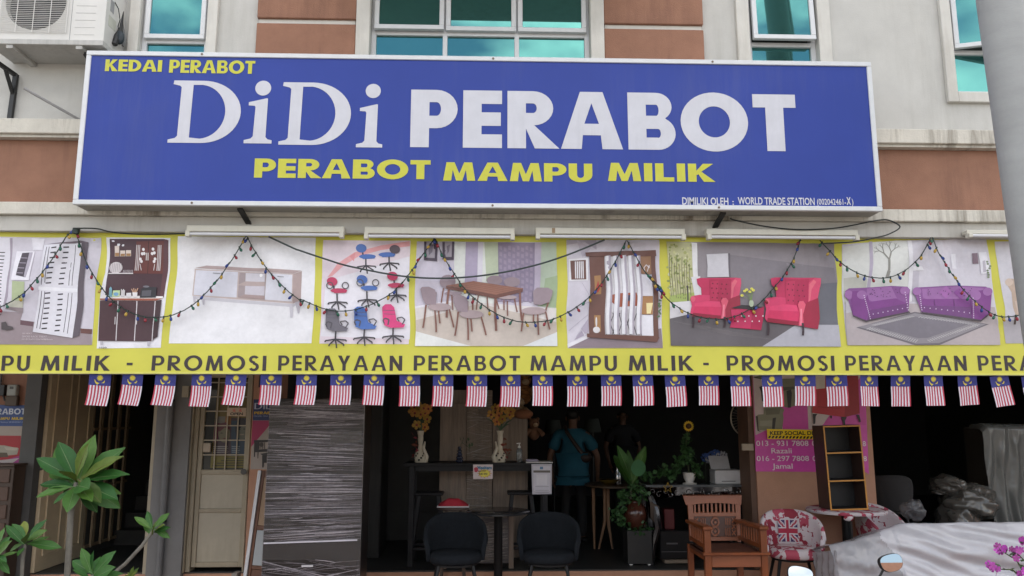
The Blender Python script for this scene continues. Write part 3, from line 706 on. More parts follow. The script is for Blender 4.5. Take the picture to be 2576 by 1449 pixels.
p.poly([(2292, 672), (2322, 668), (2316, 775), (2299, 775)], 'c3bec7'); p.poly([(2338, 655), (2376, 644), (2370, 742), (2358, 742)], 'b7b1bb'); p.poly([(1530, 602), (1552, 606), (1548, 652), (1534, 650)], 'bdb7c0'); p.poly([(1600, 622), (1622, 625), (1618, 670), (1606, 670)], 'b7b1ba')
fin(p, 'printed picture of a low white and wood television cabinet')
# -- office chairs
p = panel(Z5)
p.poly([(162, 138), (760, 144), (752, 500), (745, 853), (138, 850), (148, 500)], 'dccdd6')
p.poly([(180, 420), (755, 250), (750, 820), (145, 800)], 'dfdbe3')
p.poly([(190, 395), (262, 300), (380, 222), (560, 175), (755, 148), (756, 182), (560, 208), (410, 248), (300, 318), (222, 388)], 'e0a0a4'); p.poly([(345, 250), (385, 225), (375, 285)], 'd98d92')
BLU, RED, GRY, PNK, DK = '456bb0', 'b8345a', '6b6771', 'd53f7b', '3c383f'
def base(bx, by, k=1.0):
    p.line([(bx, by-60*k), (bx, by)], 10*k, DK, False)
    for a, b in ((-62, 8), (-38, 42), (8, 55), (52, 38), (66, 2)):
        p.line([(bx, by-4), (bx+a*k, by+b*k*.75)], 9*k, DK, False); p.ell(bx+a*k, by+b*k*.75+5, 5.5, 6, '2b282d', 8, up=False)
    p.h += .0005
def task(bcx, bcy, sx_, sy_, bx, by, cb, cs, arms=0, flip=1):
    base(bx, by); p.line([(bcx+flip*10, bcy+20), (bcx+flip*14, sy_), (sx_, sy_+6)], 11, DK)
    p.ell(sx_, sy_, 58, 16, cs); p.poly([(sx_-50, sy_), (sx_+55, sy_-2), (sx_+50, sy_+14), (sx_-30, sy_+18)], cs)
    p.ell(bcx, bcy, 37, 30, cb, rot=10)
    if arms:
        for ax_ in (sx_-62, sx_+45):
            e = [(ax_+22*math.cos(a), sy_-35+22*math.sin(a)) for a in [2*math.pi*i/12 for i in range(13)]]; p.line(e, 7, '4a464d')
task(424, 195, 468, 252, 457, 318, BLU, BLU); task(655, 205, 602, 240, 617, 300, '55464f', BLU, flip=-1)
task(224, 425, 270, 488, 257, 568, RED, RED, 1); task(430, 410, 478, 468, 462, 550, BLU, BLU, 1); task(640, 388, 665, 450, 668, 520, RED, RED)
def exec_(x, y, c, hi):
    base(x+78, y+185, 1.1); p.poly([(x+8, y-10-hi), (x+30, y-28-hi), (x+70, y-28-hi), (x+92, y-5-hi), (x+100, y+70), (x+110, y+95), (x+30, y+100), (x+6, y+70)], c)
    p.poly([(x+10, y+82), (x+110, y+82), (x+160, y+105), (x+150, y+125), (x+60, y+128), (x+16, y+110)], c)
    for k in (10, 35): p.line([(x+14, y+k-hi/2), (x+94, y+k+3-hi/2)], 3, '00000000'[:6] if False else '5a5868', False)
    p.line([(x+18, y+100), (x+8, y+75), (x+24, y+62), (x+50, y+72), (x+42, y+108)], 9, '4d4a52'); p.line([(x+120, y+85), (x+105, y+62), (x+140, y+55), (x+160, y+72), (x+140, y+105)], 8, '4d4a52')
exec_(170, 640, GRY, 0); exec_(362, 625, BLU, 0); exec_(558, 615, PNK, 6)
fin(p, 'printed picture of blue, red and grey office chairs')
# -- dining set
p = panel(Z5)
p.poly([(803, 148), (1760, 152), (1764, 520), (1768, 865), (788, 866), (794, 520)], 'c6bfcd')
p.poly([(1060, 150), (1362, 152), (1360, 590), (1120, 590), (1060, 480)], 'd8dad6'); p.poly([(1265, 152), (1362, 152), (1360, 420), (1280, 420)], 'b6bfa6')
p.poly([(1655, 152), (1760, 152), (1764, 610), (1640, 590)], 'aebba8'); p.poly([(1680, 400), (1763, 380), (1765, 600), (1660, 590)], '98a98a')
p.poly([(1138, 150), (1222, 150), (1216, 520), (1132, 500)], 'a89cb4'); p.poly([(1222, 150), (1256, 150), (1250, 500), (1218, 500)], 'd3ced8')
p.poly([(1358, 152), (1612, 155), (1608, 560), (1365, 560)], '887b92')
for i in range(8):
    for j in range(9): p.poly([(1368+30*i, 175+44*j+(i % 2)*12), (1386+30*i, 178+44*j+(i % 2)*12), (1386+30*i, 205+44*j+(i % 2)*12), (1368+30*i, 200+44*j+(i % 2)*12)], '97899f', False)
p.h += .0005
p.poly([(1612, 155), (1658, 155), (1642, 585), (1606, 560)], 'b3a7ba')
p.poly([(793, 606), (1100, 556), (1768, 606), (1768, 865), (788, 866)], 'd6cfcd'); p.poly([(790, 690), (1245, 575), (1768, 700), (1768, 768), (1530, 866), (1172, 866), (790, 765)], 'c3b6ad')
p.poly([(790, 765), (1172, 866), (788, 866)], 'dcdcda'); p.poly([(1530, 866), (1768, 770), (1768, 866)], 'd8dadc')
p.poly([(793, 595), (1100, 546), (1100, 560), (793, 610)], 'dedae2')
for a, b in (((853, 150), (946, 285)), ((978, 152), (1060, 276))):
    p.poly([a, (b[0], a[1]), (b[0]-3, b[1]), (a[0]+3, b[1]-4)], '46394a'); p.poly([(a[0]+16, a[1]), (b[0]-16, a[1]), (b[0]-18, b[1]-20), (a[0]+18, b[1]-22)], '9d949f'); p.poly([(a[0]+30, a[1]+30), (b[0]-30, a[1]+20), (b[0]-35, b[1]-60), (a[0]+36, b[1]-40)], '6f6674')
WD, WD2, CU, CU2 = '7d5248', '94675a', 'a89598', '94828a'
for bx_, by_, rx_, ry_ in ((1018, 425, 54, 48), (1335, 415, 52, 34), (1455, 425, 55, 34)):
    p.ell(bx_, by_, rx_, ry_, CU2); 
for L_ in ([(992, 470), (978, 570)], [(1050, 510), (1055, 620)], [(1232, 520), (1218, 618)], [(1292, 530), (1300, 618)], [(1350, 530), (1375, 610)], [(1408, 550), (1410, 618)], [(1432, 555), (1433, 658)], [(1478, 535), (1500, 632)]): p.line(L_, 9, WD, False)
p.ell(1060, 505, 60, 13, CU2); p.ell(1430, 530, 65, 14, CU)
p.line([(1030, 468), (1008, 672)], 15, WD, False); p.line([(1195, 535), (1193, 620)], 11, WD, False); p.line([(1512, 490), (1530, 692)], 14, WD, False); p.line([(1350, 528), (1346, 762)], 17, WD, False); p.h += .0005
p.poly([(1008, 455), (1350, 512), (1532, 468), (1530, 492), (1350, 540), (1012, 474)], '6d443c'); p.poly([(1008, 452), (1190, 423), (1534, 468), (1350, 514)], '966657')
for k in range(5): p.line([(1045+36*k, 447-6*k), (1385+30*k, 503-8*k)], 2.5, '7f5347', False)
p.h += .0005
def dchair(bk, st_, legs):
    for l in legs: p.line(l, 11, WD, False)
    p.h += .0005; p.ell(*st_, CU); p.poly(bk, CU2); 
dchair([(834, 478), (845, 464), (892, 462), (932, 480), (944, 510), (942, 585), (870, 583), (850, 545)], (965, 600, 82, 26), [[(872, 585), (840, 742)], [(930, 615), (931, 772)], [(1030, 610), (1053, 740)], [(955, 620), (958, 712)], [(940, 500), (935, 600)]])
dchair([(1055, 530), (1066, 517), (1110, 516), (1150, 535), (1164, 565), (1158, 636), (1090, 632), (1068, 590)], (1182, 650, 84, 28), [[(1092, 632), (1060, 797)], [(1152, 670), (1152, 826)], [(1247, 660), (1275, 792)], [(1176, 680), (1178, 768)], [(1160, 560), (1155, 650)]])
dchair([(1600, 490), (1625, 465), (1700, 466), (1733, 485), (1730, 520), (1716, 566), (1660, 585), (1612, 578)], (1612, 625, 84, 26), [[(1545, 632), (1520, 766)], [(1640, 645), (1638, 790)], [(1712, 560), (1690, 640)], [(1696, 635), (1718, 753)], [(1612, 640), (1608, 705)]])
fin(p, 'printed picture of a wooden dining table with six chairs')
# -- room divider
p = panel(Z5)
p.poly([(1830, 136), (2468, 136), (2476, 500), (2492, 880), (1840, 880)], 'cdc7d2'); p.poly([(1830, 136), (2036, 136), (2036, 205), (1960, 150), (1832, 170)], 'b3a9b8'); p.poly([(1900, 136), (2000, 190), (1940, 260)], 'bfb6c4')
p.poly([(1840, 878), (2000, 800), (2482, 745), (2492, 880)], '877780'); p.poly([(1838, 850), (1990, 786), (1992, 806), (1840, 878)], 'dbd7de')
p.poly([(1884, 825), (1940, 760), (1955, 792)], 'a297a9'); p.poly([(1935, 745), (1985, 680), (1985, 770), (1960, 780)], 'ada2b3')
for a, b in (((1930, 430), (1985, 520)), ((1845, 640), (1985, 560)), ((1850, 760), (1985, 650)), ((1900, 800), (1985, 700))): p.line([a, b], 3, 'b0a7b7', False)
p.poly([(1845, 268), (1978, 262), (1972, 415), (1842, 420)], 'e2dfe4'); p.poly([(1855, 280), (1962, 275), (1960, 408), (1858, 410)], '6a463f')
for i in range(5): p.line([(1890+13*i, 285), (1888+13*i, 402)], 8, 'dcd9df', False)
p.poly([(2086, 245), (2345, 245), (2345, 795), (2095, 790)], 'dcd9de'); p.poly([(2095, 640), (2340, 600), (2340, 795), (2095, 790)], 'c9c4c9')
p.poly([(2130, 515), (2190, 505), (2300, 500), (2330, 590), (2180, 600), (2130, 560)], 'a9583f'); p.poly([(2225, 520), (2290, 515), (2285, 555), (2230, 560)], '4a4a62')
for i in range(5): p.line([(2110+40*i, 640), (2160+38*i, 790)], 5, '54505a', False); p.line([(2160+38*i, 640), (2105+40*i, 790)], 5, '54505a', False)
p.poly([(1985, 245), (2090, 245), (2098, 795), (1990, 790)], '6c473f'); p.poly([(2015, 385), (2060, 380), (2062, 510), (2018, 512)], 'a5794f'); p.poly([(2025, 655), (2068, 655), (2070, 770), (2030, 772)], 'a5794f')
p.poly([(2040, 415), (2052, 470), (2040, 500), (2022, 485)], 'b03a3c'); p.ell(2040, 755, 24, 22, 'd9d4d6'); p.ell(2040, 700, 6, 34, 'd9d4d6')
p.poly([(2336, 245), (2432, 245), (2432, 372), (2338, 372)], '8f674b'); p.poly([(2340, 376), (2412, 378), (2414, 522), (2342, 524)], 'd8d4dd'); p.poly([(2340, 526), (2414, 524), (2420, 650), (2342, 650)], 'a2744c'); p.poly([(2344, 655), (2422, 655), (2428, 800), (2348, 796)], 'dad7df'); p.poly([(2370, 572), (2416, 570), (2405, 645), (2378, 645)], 'e0cf9a')
p.line([(2372, 368), (2362, 330), (2380, 308), (2400, 330), (2400, 310), (2385, 355)], 5, 'd8d0d2')
p.poly([(2412, 248), (2440, 248), (2462, 805), (2428, 805)], '664239'); p.poly([(1958, 225), (2442, 209), (2447, 250), (1962, 252)], '6b453d'); p.poly([(1972, 780), (2100, 788), (2440, 798), (2466, 808), (2450, 840), (1974, 806)], '6b453d')
for i, a in enumerate((2096, 2148, 2202, 2252, 2302)):
    p.poly([(a, 250), (a+36, 244), (a+44, 788), (a+10, 786)], 'a89fac', False)
p.h += .0005
for i, a in enumerate((2096, 2148, 2202, 2252, 2302)): p.poly([(a, 250), (a+22, 246), (a+32, 786), (a+10, 786)], 'e2e0e6', False)
p.h += .0005
for k in range(9): p.ell(2466+random.uniform(-10, 12), 560+k*14+random.uniform(-8, 8), 12, 6, '4f6a4a', 8, rot=random.uniform(-60, 60), up=False)
fin(p, 'printed picture of a slatted wooden room divider')
# -- red wing chairs
p = panel(Z6)
p.poly([(112, 150), (1270, 162), (1272, 260), (1298, 420), (1290, 600), (1312, 872), (143, 866), (130, 600), (140, 400)], '8c848a')
p.poly([(545, 240), (1270, 330), (1295, 450), (1290, 720), (560, 700)], '7d767d'); p.poly([(1160, 440), (1296, 430), (1290, 600), (1300, 722), (1160, 720)], '676770')
p.poly([(112, 152), (288, 155), (300, 380), (298, 560), (128, 560), (138, 400)], 'b9b78c')
for k in range(130):
    x_ = random.uniform(122, 284); y_ = 160+395*random.random()**.9
    p.ell(x_, y_, random.uniform(5, 12), random.uniform(5, 12), random.choice(['8a9455', 'a5a868', 'c6c590', 'd2d0a8', '76824a', '9aa25e']), 6, up=False)
p.h += .0005
for k in range(9): x_ = 135+17*k; p.line([(x_, 250+random.uniform(-30, 60)), (x_+random.uniform(-5, 5), 545)], 4, random.choice(['6a6648', '5a5840']), False)
p.poly([(130, 520), (298, 500), (298, 562), (132, 565)], '9fae62'); p.line([(252, 470), (252, 560)], 10, '4a4440'); p.ell(252, 462, 8, 10, '4a4440')
p.poly([(284, 156), (322, 160), (326, 300), (332, 480), (300, 560), (296, 380)], 'dcdadd'); p.poly([(282, 395), (345, 390), (350, 520), (300, 540)], 'd4d1d6')
p.poly([(128, 570), (300, 555), (300, 690), (135, 690)], 'd6d2d7')
p.poly([(395, 250), (548, 232), (558, 398), (402, 400)], '625c64'); p.poly([(386, 240), (534, 232), (540, 320), (546, 394), (394, 396), (396, 320)], 'c6c3ca')
p.poly([(135, 680), (310, 640), (1005, 720), (765, 872), (143, 866)], '615b60'); p.poly([(1000, 722), (1302, 722), (1312, 872), (765, 872)], 'adabb4')
for k in range(7): p.line([(160+60*k, 700+15*k), (420+70*k, 740+14*k)], 3, '736c70', False)
p.h += .0005
def wing(f):
    q = lambda pts: [f(a, b) for a, b in pts]
    p.poly(q([(318, 408), (345, 402), (590, 400), (625, 404), (626, 440), (606, 520), (610, 640), (600, 700), (480, 680), (345, 560), (345, 470), (322, 445)]), 'be2c58')
    p.poly(q([(405, 412), (560, 408), (545, 545), (530, 580), (398, 565)]), 'ae204c'); p.poly(q([(415, 425), (470, 420), (455, 560), (402, 560)]), 'bb2a55')
    p.poly(q([(556, 430), (590, 402), (626, 404), (626, 440), (606, 520), (560, 560), (545, 550)]), 'd04468'); p.poly(q([(560, 440), (585, 412), (600, 425), (572, 470), (560, 530), (548, 545)]), 'dc6478')
    p.poly(q([(540, 545), (608, 520), (612, 640), (600, 705), (505, 690), (500, 600)]), '9a1e3c')
    for i in range(4):
        for j in range(4): p.ell(*f(428+32*i-(j % 2)*8, 440+32*j+2*i), 5, 5, '6e1230', 8, up=False)
    p.h += .0005
    p.poly(q([(288, 568), (350, 555), (470, 562), (488, 600), (480, 660), (284, 640)]), 'cc2e5c'); p.poly(q([(290, 575), (350, 556), (470, 565), (480, 600), (290, 596)]), 'd8406c')
    p.poly(q([(284, 640), (480, 660), (482, 684), (284, 664)]), '8f1836')
    p.poly(q([(266, 548), (280, 525), (330, 518), (402, 520), (402, 556), (300, 575), (288, 640), (284, 660), (270, 640), (278, 590)]), 'cf3a66')
    p.ell(*f(284, 545), 17, 20, 'd85a74')
    p.poly(q([(478, 560), (490, 540), (515, 538), (528, 560), (518, 590), (508, 620), (512, 686), (480, 684), (488, 610)]), 'd95670'); p.poly(q([(492, 585), (504, 585), (500, 678), (490, 678)]), 'e87e92')
    for a in (292, 505): p.line(q([(a, 668), (a+3, 710), (a, 742)]), 15, '3b2a32', False)
    p.h += .0005
wing(lambda a, b: (a, b)); 
p.poly([(545, 620), (770, 600), (765, 690), (752, 762), (542, 742), (560, 690)], 'ad1d4b'); p.poly([(545, 620), (690, 622), (680, 750), (542, 742), (556, 690)], 'c42a5c')
p.poly([(548, 608), (618, 588), (768, 604), (692, 624)], '2b242a')
for k in range(9): p.ell(570+24*k, 665+(k % 2)*36, 5, 5, 'e6d8dc', 8, up=False)
wing(lambda a, b: (826+(a-316)*1.14, 400+(b-402)*1.17))
p.ell(680, 580, 16, 24, 'a9b59c'); 
for a, b in ((640, 495), (655, 485), (690, 480), (700, 490), (620, 525), (675, 500)): p.line([(680, 560), (a, b)], 3, '6f8a4c', False); p.ell(a, b, 11, 9, 'd8cf55', 8, up=False)
fin(p, 'printed picture of two red wing armchairs and a table')
# -- purple sofas
p = panel(Z6)
p.poly([(1322, 168), (1700, 140), (2318, 130), (2330, 200), (2345, 400), (2400, 700), (2415, 860), (1360, 862), (1330, 500)], 'cac5ce')
p.poly([(1330, 185), (1560, 150), (1772, 140), (1780, 560), (1345, 580), (1332, 400)], 'd2d2cf'); p.poly([(1340, 400), (1500, 380), (1500, 560), (1345, 580)], 'bdbcb4')
p.poly([(1508, 150), (1530, 148), (1535, 300), (1522, 520), (1498, 520), (1512, 350)], 'b2a7ba')
def br_(x, y, a, l, w_):
    x2, y2 = x+l*math.sin(a), y-l*math.cos(a); p.line([(x, y), (x2, y2)], w_, '87857f', False)
    if l > 22:
        for da in (-.5, .42): br_(x2, y2, a+da+random.uniform(-.2, .2), l*.68, w_*.65)
br_(1640, 350, 0, 78, 15); p.line([(1640, 350), (1630, 400)], 22, '87857f'); p.h += .0005
p.poly([(1772, 140), (1800, 140), (1810, 560), (1780, 565)], 'dddae0'); p.poly([(1800, 320), (1870, 318), (1885, 345), (1800, 350)], 'dcd9de'); p.poly([(1805, 350), (1850, 350), (1850, 560), (1808, 560)], 'b9b3be')
p.poly([(2070, 235), (2105, 232), (2108, 335), (2075, 335)], 'd8d5dc'); p.poly([(2210, 232), (2248, 230), (2252, 302), (2214, 304)], '7a6470'); p.poly([(2255, 225), (2312, 222), (2330, 370), (2270, 372)], 'dedbe2'); p.poly([(2280, 285), (2298, 280), (2304, 360), (2284, 362)], 'b4adb8')
for k in range(8): p.ell(2325+random.uniform(-14, 10), 290+15*k, 9, 7, '77856a', 7, up=False)
p.poly([(1350, 620), (1800, 575), (2370, 600), (2412, 790), (2415, 860), (1360, 862)], 'b0a4a6'); p.poly([(1355, 560), (1780, 560), (1780, 590), (1352, 640)], 'bdb8bd')
p.poly([(1425, 740), (1825, 632), (2335, 718), (1990, 862), (1825, 862)], '6d666d'); p.poly([(1440, 735), (1826, 642), (2315, 718), (1990, 848), (1830, 852)], '8c868c')
p.poly([(1540, 735), (1830, 665), (2195, 718), (1915, 812), (1850, 815)], '77717a')
for k in range(22):
    t = k/21; p.line([(1495+330*t, 752+92*t), (1525+320*t, 740+84*t)], 5, 'b5b0b2', False); p.line([(1530+270*t, 722-62*t), (1560+262*t, 726-60*t)], 4, 'b0abae', False)
    p.line([(1870+400*t, 664+55*t), (1850+390*t, 672+55*t)], 4, 'b0abae', False); p.line([(1930+330*t, 838-110*t), (1910+320*t, 826-104*t)], 5, 'b5b0b2', False)
p.h += .0005
PU, PU2, PU3, PU4 = '854e8c', '9a66a0', '6e3c75', '57305e'
def studs(x0, y0, x1, y1, n_):
    for k in range(n_): p.ell(x0+(x1-x0)*k/(n_-1), y0+(y1-y0)*k/(n_-1), 4, 4, 'd8c3dc', 6, up=False)
p.poly([(1350, 490), (1378, 470), (1500, 465), (1660, 455), (1770, 460), (1790, 480), (1782, 630), (1490, 692), (1402, 656), (1368, 545)], PU)
p.poly([(1500, 470), (1660, 460), (1700, 540), (1540, 565), (1500, 540)], PU2); p.poly([(1500, 565), (1690, 540), (1770, 575), (1530, 618)], '7d3d83'); p.poly([(1510, 622), (1775, 575), (1782, 628), (1500, 688)], PU3)
p.ell(1376, 515, 30, 30, PU2); p.poly([(1400, 490), (1470, 488), (1505, 520), (1525, 600), (1490, 690), (1402, 656), (1390, 560)], '7c3c82'); p.ell(1465, 515, 34, 30, PU2); p.ell(1752, 488, 34, 28, PU2)
for k in range(24): p.ell(1515+random.uniform(0, 190), 475+random.uniform(0, 60), 3.5, 3.5, PU4, 6, up=False)
studs(1480, 520, 1520, 680, 13); studs(1540, 648, 1770, 605, 8); studs(1755, 500, 1778, 620, 8)
p.poly([(1810, 480), (1838, 465), (2100, 452), (2300, 460), (2345, 480), (2336, 560), (2330, 640), (2272, 690), (1868, 634), (1845, 570)], PU)
p.poly([(1870, 475), (2100, 458), (2290, 470), (2260, 550), (1960, 560), (1880, 540)], PU2); p.poly([(1875, 545), (2210, 545), (2210, 600), (1870, 588)], '7d3d83'); p.poly([(1868, 590), (2215, 602), (2220, 682), (1872, 634)], PU3)
p.poly([(1980, 500), (2030, 458), (2070, 500), (2030, 545)], 'a565a8'); p.poly([(2080, 500), (2130, 460), (2175, 500), (2130, 550)], '93509a')
p.ell(1835, 492, 30, 28, PU2); p.poly([(2200, 545), (2230, 490), (2330, 480), (2344, 500), (2336, 640), (2272, 690), (2210, 680)], '7c3c82'); p.ell(2235, 520, 36, 34, PU2); p.ell(2315, 495, 32, 28, PU2)
for k in range(26): p.ell(1890+random.uniform(0, 330), 472+random.uniform(0, 55), 3.5, 3.5, PU4, 6, up=False)
studs(2215, 540, 2220, 675, 11); studs(1885, 605, 2190, 642, 9); studs(1855, 520, 1868, 620, 8)
p.line([(1950, 548), (1955, 590)], 3, PU4, False); p.line([(2080, 548), (2085, 595)], 3, PU4, False)
p.poly([(1402, 656), (1490, 692), (1782, 630), (1790, 640), (1488, 704), (1398, 664)], '4b4048'); p.poly([(1868, 634), (2272, 690), (2330, 640), (2336, 650), (2272, 702), (1866, 642)], '4b4048')
fin(p, 'printed picture of two purple buttoned sofas with a grey rug')
# -- beige chair, cut off at the right
p = panel(Z6)
p.poly([(2376, 148), (3100, 140), (3100, 850), (2455, 850), (2440, 600), (2395, 380)], 'c8c4cb'); p.poly([(2430, 690), (3100, 680), (3100, 850), (2455, 850)], 'a9a3a8')
p.poly([(2438, 425), (2470, 405), (2520, 412), (2560, 440), (2700, 430), (2760, 640), (2700, 690), (2510, 660), (2490, 600), (2480, 500)], 'bda595'); p.ell(2462, 430, 26, 26, 'cdb8aa'); p.poly([(2500, 560), (2720, 545), (2740, 640), (2520, 645)], 'cbb6a8'); p.line([(2510, 655), (2506, 720)], 14, '4a3a34', False)
fin(p, 'printed picture of a beige armchair cut off by the pole')
# -- lettering line
TX = '352b2e'
for t_, a, b in (('MAMPU', -146, 75), ('MILIK', 103, 276), ('-', 319, 334), ('PROMOSI', 382, 670), ('PERAYAAN', 700, 1012), ('PERABOT', 1041, 1308), ('MAMPU', 1334, 1552), ('MILIK', 1581, 1743), ('-', 1769, 1783), ('PROMOSI', 1828, 2099), ('PERAYAAN', 2126, 2431), ('PERABOT', 2460, 2720)):
    p = Print(BY, (0, 0, 1)); p.caps(t_, a, b, 894.5, 932.5, TX, .19, .165, .88, .185); p.build('lettering', bn, surf=bsurf, cut=CUT)

# ------------------------------------------------------------------ fluorescent fixtures under the ledge
M_fix = mat('cream_enamel', (.58, .555, .48), .5, var=.08, streak=.2, streakcol=(.3, .2, .1)); M_tube = mat('unlit_tube', (.62, .62, .65), .25, var=.03)
for i, (a, b, yt, yb) in enumerate(((467, 865, 566, 596), (916, 1295, 570, 602), (1348, 1725, 572, 602), (1779, 2161, 575, 603), (2436, 2815, 578, 598))):
    Y = 5.99; xl = P(a, yt, Y)[0]; xr = P(b, yt, Y)[0]; zt = P((a+b)/2, yt, Y)[1]; zb = P((a+b)/2, yb, Y)[1]
    o = thing('fluorescent_fixture', ('unlit fluorescent tube fixture under the ledge, '+['leftmost of the row, above the television cabinet picture', 'second from the left, above the dining picture', 'third from the left, above the room divider picture', 'fourth from the left, above the red armchairs picture', 'rightmost, half hidden by the pole'][i]), 'light fixture', ((xl+xr)/2, Y, zt), 'fluorescent fixtures along the ledge')
    h = zt-zb
    MB().box(xl, xr, Y+.02, Y+.09, zt-h*.52, zt).build('housing', M_fix, o, bev=.004)
    MB().tube([(xl+.035, Y+.015, zb+h*.24), (xr-.035, Y+.015, zb+h*.24)], .0135, 12).build('tube', M_tube, o, smooth=True)
    for xx in (xl, xr-.034): MB().box(xx, xx+.034, Y-.004, Y+.05, zb, zt-h*.5).build('end_cap', M_fix, o, bev=.003)
    if i in (2,): box('tape_patch', mat('brown_tape', (.30, .2, .12), .6), o, xl+.13, xl+.155, Y+.017, Y+.0195, zt-h*.45, zt-.004)

# ------------------------------------------------------------------ cables
def zpts(tr, L_): return [(tr[0]+a*tr[2], tr[1]+b*tr[2]) for a, b in L_]
def smoothpath(pts, Y, sub=5):
    w3 = [P3(a, b, Y) for a, b in pts]; out = []
    for i in range(len(w3)-1):
        p0, p1, p2, p3 = w3[max(i-1, 0)], w3[i], w3[i+1], w3[min(i+2, len(w3)-1)]
        for k in range(sub):
            t = k/sub; out.append(.5*((2*p1)+(p2-p0)*t+(2*p0-5*p1+4*p2-p3)*t*t+(3*p1-p0-3*p2+p3)*t**3))
    return out+[w3[-1]]
M_cab = mat('black_cable_sheath', (.02, .024, .023), .5)
o = MB().tube(smoothpath(zpts(Z4, [(2130, 132), (2330, 225), (2560, 305)])[:-1]+zpts(Z5, [(0, 210), (180, 270), (350, 320), (700, 385), (1000, 400), (1300, 375), (1600, 315), (1850, 235), (2092, 136)]), 6.06), .0075, 6).build('sagging_cable', mat('grey_green_cable', (.05, .065, .065), .5), None, smooth=True)
tag(o, 'single dark cable sagging across the chair and dining pictures of the banner', 'cable')
o = MB().tube(smoothpath(zpts(Z6, [(550, -12), (600, 5), (800, 45), (1000, 65), (1200, 62), (1350, 45), (1550, 5), (1640, 0), (1722, 46), (1650, 95), (1560, 120), (1400, 150), (1180, 162)]), 6.0), .006, 6).build('looped_cable', M_cab, None, smooth=True); tag(o, 'black cable looping under the right end of the blue sign', 'cable')
o = MB().tube(smoothpath(zpts(Z4, [(585, 66), (760, 68), (880, 95), (1050, 110), (1250, 113), (1472, 106)]), 6.04), .006, 6).build('power_cable', M_cab, None, smooth=True); tag(o, 'black power cable running from the light string plug to the leftmost tube fixture', 'cable')

# ------------------------------------------------------------------ fairy lights
fl = thing('fairy_light_string', 'string of small coloured bulbs on dark green wire swagged across the banner', 'string lights', (0, 6.09, 2.3))
SW = [zpts(Z4, [(-320, 800), (-150, 750), (0, 690), (100, 640), (200, 570), (260, 500), (340, 410), (440, 270), (520, 140), (590, 72)]),
      zpts(Z4, [(595, 80), (640, 210), (690, 345), (750, 450), (830, 570), (930, 670), (1040, 735), (1150, 768), (1300, 768), (1400, 740), (1520, 680), (1620, 590), (1720, 480), (1800, 370), (1880, 250), (1948, 128)]),
      zpts(Z4, [(1956, 128), (2010, 230), (2090, 350), (2180, 460), (2290, 570), (2400, 650)])+zpts(Z5, [(0, 543), (150, 605), (280, 625), (420, 605), (560, 545), (660, 475), (740, 385), (800, 300), (860, 215), (922, 130)]),
      zpts(Z5, [(930, 130), (985, 250), (1060, 370), (1130, 470), (1200, 540), (1300, 615), (1400, 668), (1520, 700), (1640, 700), (1740, 680), (1840, 635), (1960, 555), (2060, 450), (2120, 360), (2180, 260), (2242, 140)]),
      zpts(Z5, [(2248, 140), (2310, 255), (2400, 400), (2500, 500)])+zpts(Z6, [(0, 390), (60, 480), (150, 570), (260, 640), (380, 675), (480, 682), (580, 665), (680, 620), (760, 570), (850, 470), (900, 410), (960, 320), (1000, 240), (1035, 140)]),
      zpts(Z6, [(1170, 140), (1240, 215), (1310, 290), (1400, 350), (1480, 385), (1580, 400), (1680, 385), (1780, 330), (1870, 240), (1938, 112)]),
      zpts(Z6, [(1943, 112), (1985, 220), (2040, 310), (2100, 400), (2160, 480), (2240, 560), (2330, 630), (2420, 665), (2520, 660), (2620, 630), (2720, 570)])]
M_gw = mat('dark_green_wire', (.012, .028, .022), .5)
BC = [mat('bulb_green', (.01, .10, .06), .25), mat('bulb_yellow', (.42, .26, .04), .25), mat('bulb_blue', (.015, .04, .20), .25), mat('bulb_red', (.25, .015, .03), .25)]
bulbme = []
for bm_ in BC:
    b = MB(); b.tube([(0, 0, .006), (0, 0, -.016)], .0062, 7); b.cur = 1; b.lathe((0, 0, -.044), [(.003, 0), (.0085, .005), (.0105, .013), (.0095, .022), (.006, .028)], 8)
    bulbme.append(b.mesh('bulb', [M_gw, bm_], smooth=True))
k = 0
for sw in SW:
    pts = smoothpath(sw, 6.095, 4)
    for q in pts: q.x += random.uniform(-.0015, .0015); q.z += random.uniform(-.0015, .0015)
    MB().tube(pts, .0042, 6).build('wire', M_gw, fl, smooth=True)
    acc = .05; nxt = .07
    for a, b in zip(pts[:-1], pts[1:]):
        l = (b-a).length; acc += l
        if acc > nxt:
            o = bpy.data.objects.new('bulb', bulbme[k % 4]); COL.objects.link(o); o.parent = fl; o.location = b+Vector((0, -.004, 0))-fl.location
            o.rotation_euler = (random.uniform(-.5, .1), random.uniform(-.7, .7), 0); o.scale = (1.1,)*3
            k += 1; nxt = random.choice([.045, .05, .05, .085]); acc = 0
MB().box(*[v for v in (P(183, 580, 6.07)[0], P(198, 580, 6.07)[0])], 6.06, 6.09, P(190, 588, 6.07)[1], P(190, 573, 6.07)[1]).build('plug', M_gw, fl, bev=.004)

